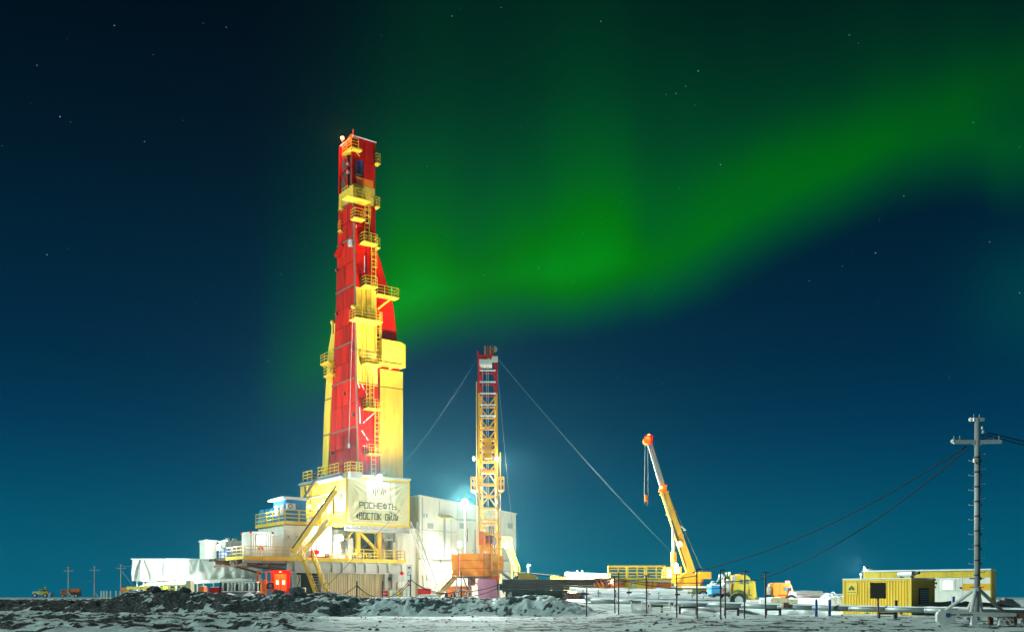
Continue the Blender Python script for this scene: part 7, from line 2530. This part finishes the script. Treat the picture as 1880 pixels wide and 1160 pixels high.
# derrick: thin service pipes down the front column and lamp brackets
for u, qa, qb, m in ((.30, 700, 530, YEL), (.36, 860, 704, RED), (.92, 520, 372, REDD), (.56, 520, 405, REDD)):
    B().bar(fpt(u, ZN(qa), .09), fpt(u, ZN(qb), .09), .10).obj('service_pipe', m, der)
for qa in (410, 455, 500, 560, 610, 655, 730, 780, 815):
    B().bar(fpt(.02, ZN(qa), .05), fpt(.5, ZN(qa), .05), .05).obj('seam_strip', YEL if 526 < qa < 700 else RED, der)
for qa, v in ((478, .95), (560, .9), (640, .1), (715, .45), (760, .1), (820, .9)):
    p = lpt(v, ZN(qa), .1)
    B().box(p.x - .2, p.x + .05, p.y - .2, p.y + .2, p.z - .15, p.z + .15).obj('lamp_bracket', BRN, der)
# frost lying on the decks and sills
for (x0, x1, y0, y1, z) in ((xe0 - .25, xe1 + .05, YE + 1.2, ye1, ze1 + .252), (xm0, xe0 - .6, YM + 1.2, YM + 3, ZUP + .003)):
    B().sheet(lambda u, v: (x0 + (x1 - x0) * u, y0 + (y1 - y0) * v, z + .10 * (.5 + mnoise.noise(Vector((u * 8, v * 5, z))))), 24, 10).obj('snow_patch', SNW, hou if z > 12 else mod, True)
# tyre tracks and clods on the road
clods = B()
for k in range(240):
    y = rnd.uniform(44, 79)
    x = rnd.uniform(-26, 30) * y / 60
    r = rnd.uniform(.03, .11)
    z = hz(x, y)
    c0 = len(clods.v)
    clods.ball((x, y, z + r * .3), r, 5, .7)
    clods.v[c0:] = [(a + rnd.uniform(-.3, .3) * r, b_ + rnd.uniform(-.3, .3) * r, c) for a, b_, c in clods.v[c0:]]
stuff(clods.obj('frozen_clods', ROCK))
# truck details: grille, lamps, steps, stack
for tk, fx, px0 in ((yt, 1388, 1350), (ot, 1459, 1437)):
    s_ = S(px0, 1106, 100)
    B().box(s_.x(fx) - .02, s_.x(fx) + .10, .3, .7, s_.z(1095), s_.z(1091.5)).obj('headlight', WHT, tk)
    B().box(s_.x(fx - 16), s_.x(fx - 10), -.12, .0, s_.z(1100), s_.z(1098)).obj('step', DRK, tk)
    B().bar((s_.x(fx - 12), -.06, s_.z(1090)), (s_.x(fx - 12), -.06, s_.z(1080)), .05).obj('grab_handle', DRK, tk)
    B().box(s_.x(fx - 30), s_.x(fx - 8), -.035, -.004, s_.z(1092.5), s_.z(1091)).obj('side_stripe', DRK if tk is yt else RED, tk)
s_ = S(1350, 1106, 100)
B().tube((s_.x(1346.5), 1.8, s_.z(1092)), (s_.x(1346.5), 1.8, s_.z(1048)), .1, 8).obj('exhaust_stack', GAL, yt)
B().bar((s_.x(1360), .1, s_.z(1054.6)), (s_.x(1360), 2.2, s_.z(1054.0)), .14).obj('roof_light_bar', ORG, yt)

# ================================================================== FROSTY AIR: one closed box of thin even haze round the whole scene
hm = bpy.data.materials.new('frosty_air')
hm.use_nodes = True
hn = hm.node_tree
hn.nodes.clear()
pv = hn.nodes.new('ShaderNodeVolumePrincipled')
pv.inputs['Density'].default_value = 0.00013
pv.inputs['Color'].default_value = (0.35, 0.90, 1.0, 1)
pv.inputs['Anisotropy'].default_value = 0.86
ho = hn.nodes.new('ShaderNodeOutputMaterial')
hn.links.new(pv.outputs[0], ho.inputs['Volume'])
ext = [float(v) for v in (GX.min(), GX.max(), GY.min(), GY.max(), GZ.min())]
stuff(B().box(ext[0] - 30, ext[1] + 30, ext[2] - 30, ext[3] + 30, ext[4] - 1.0, 66).obj('haze', hm))
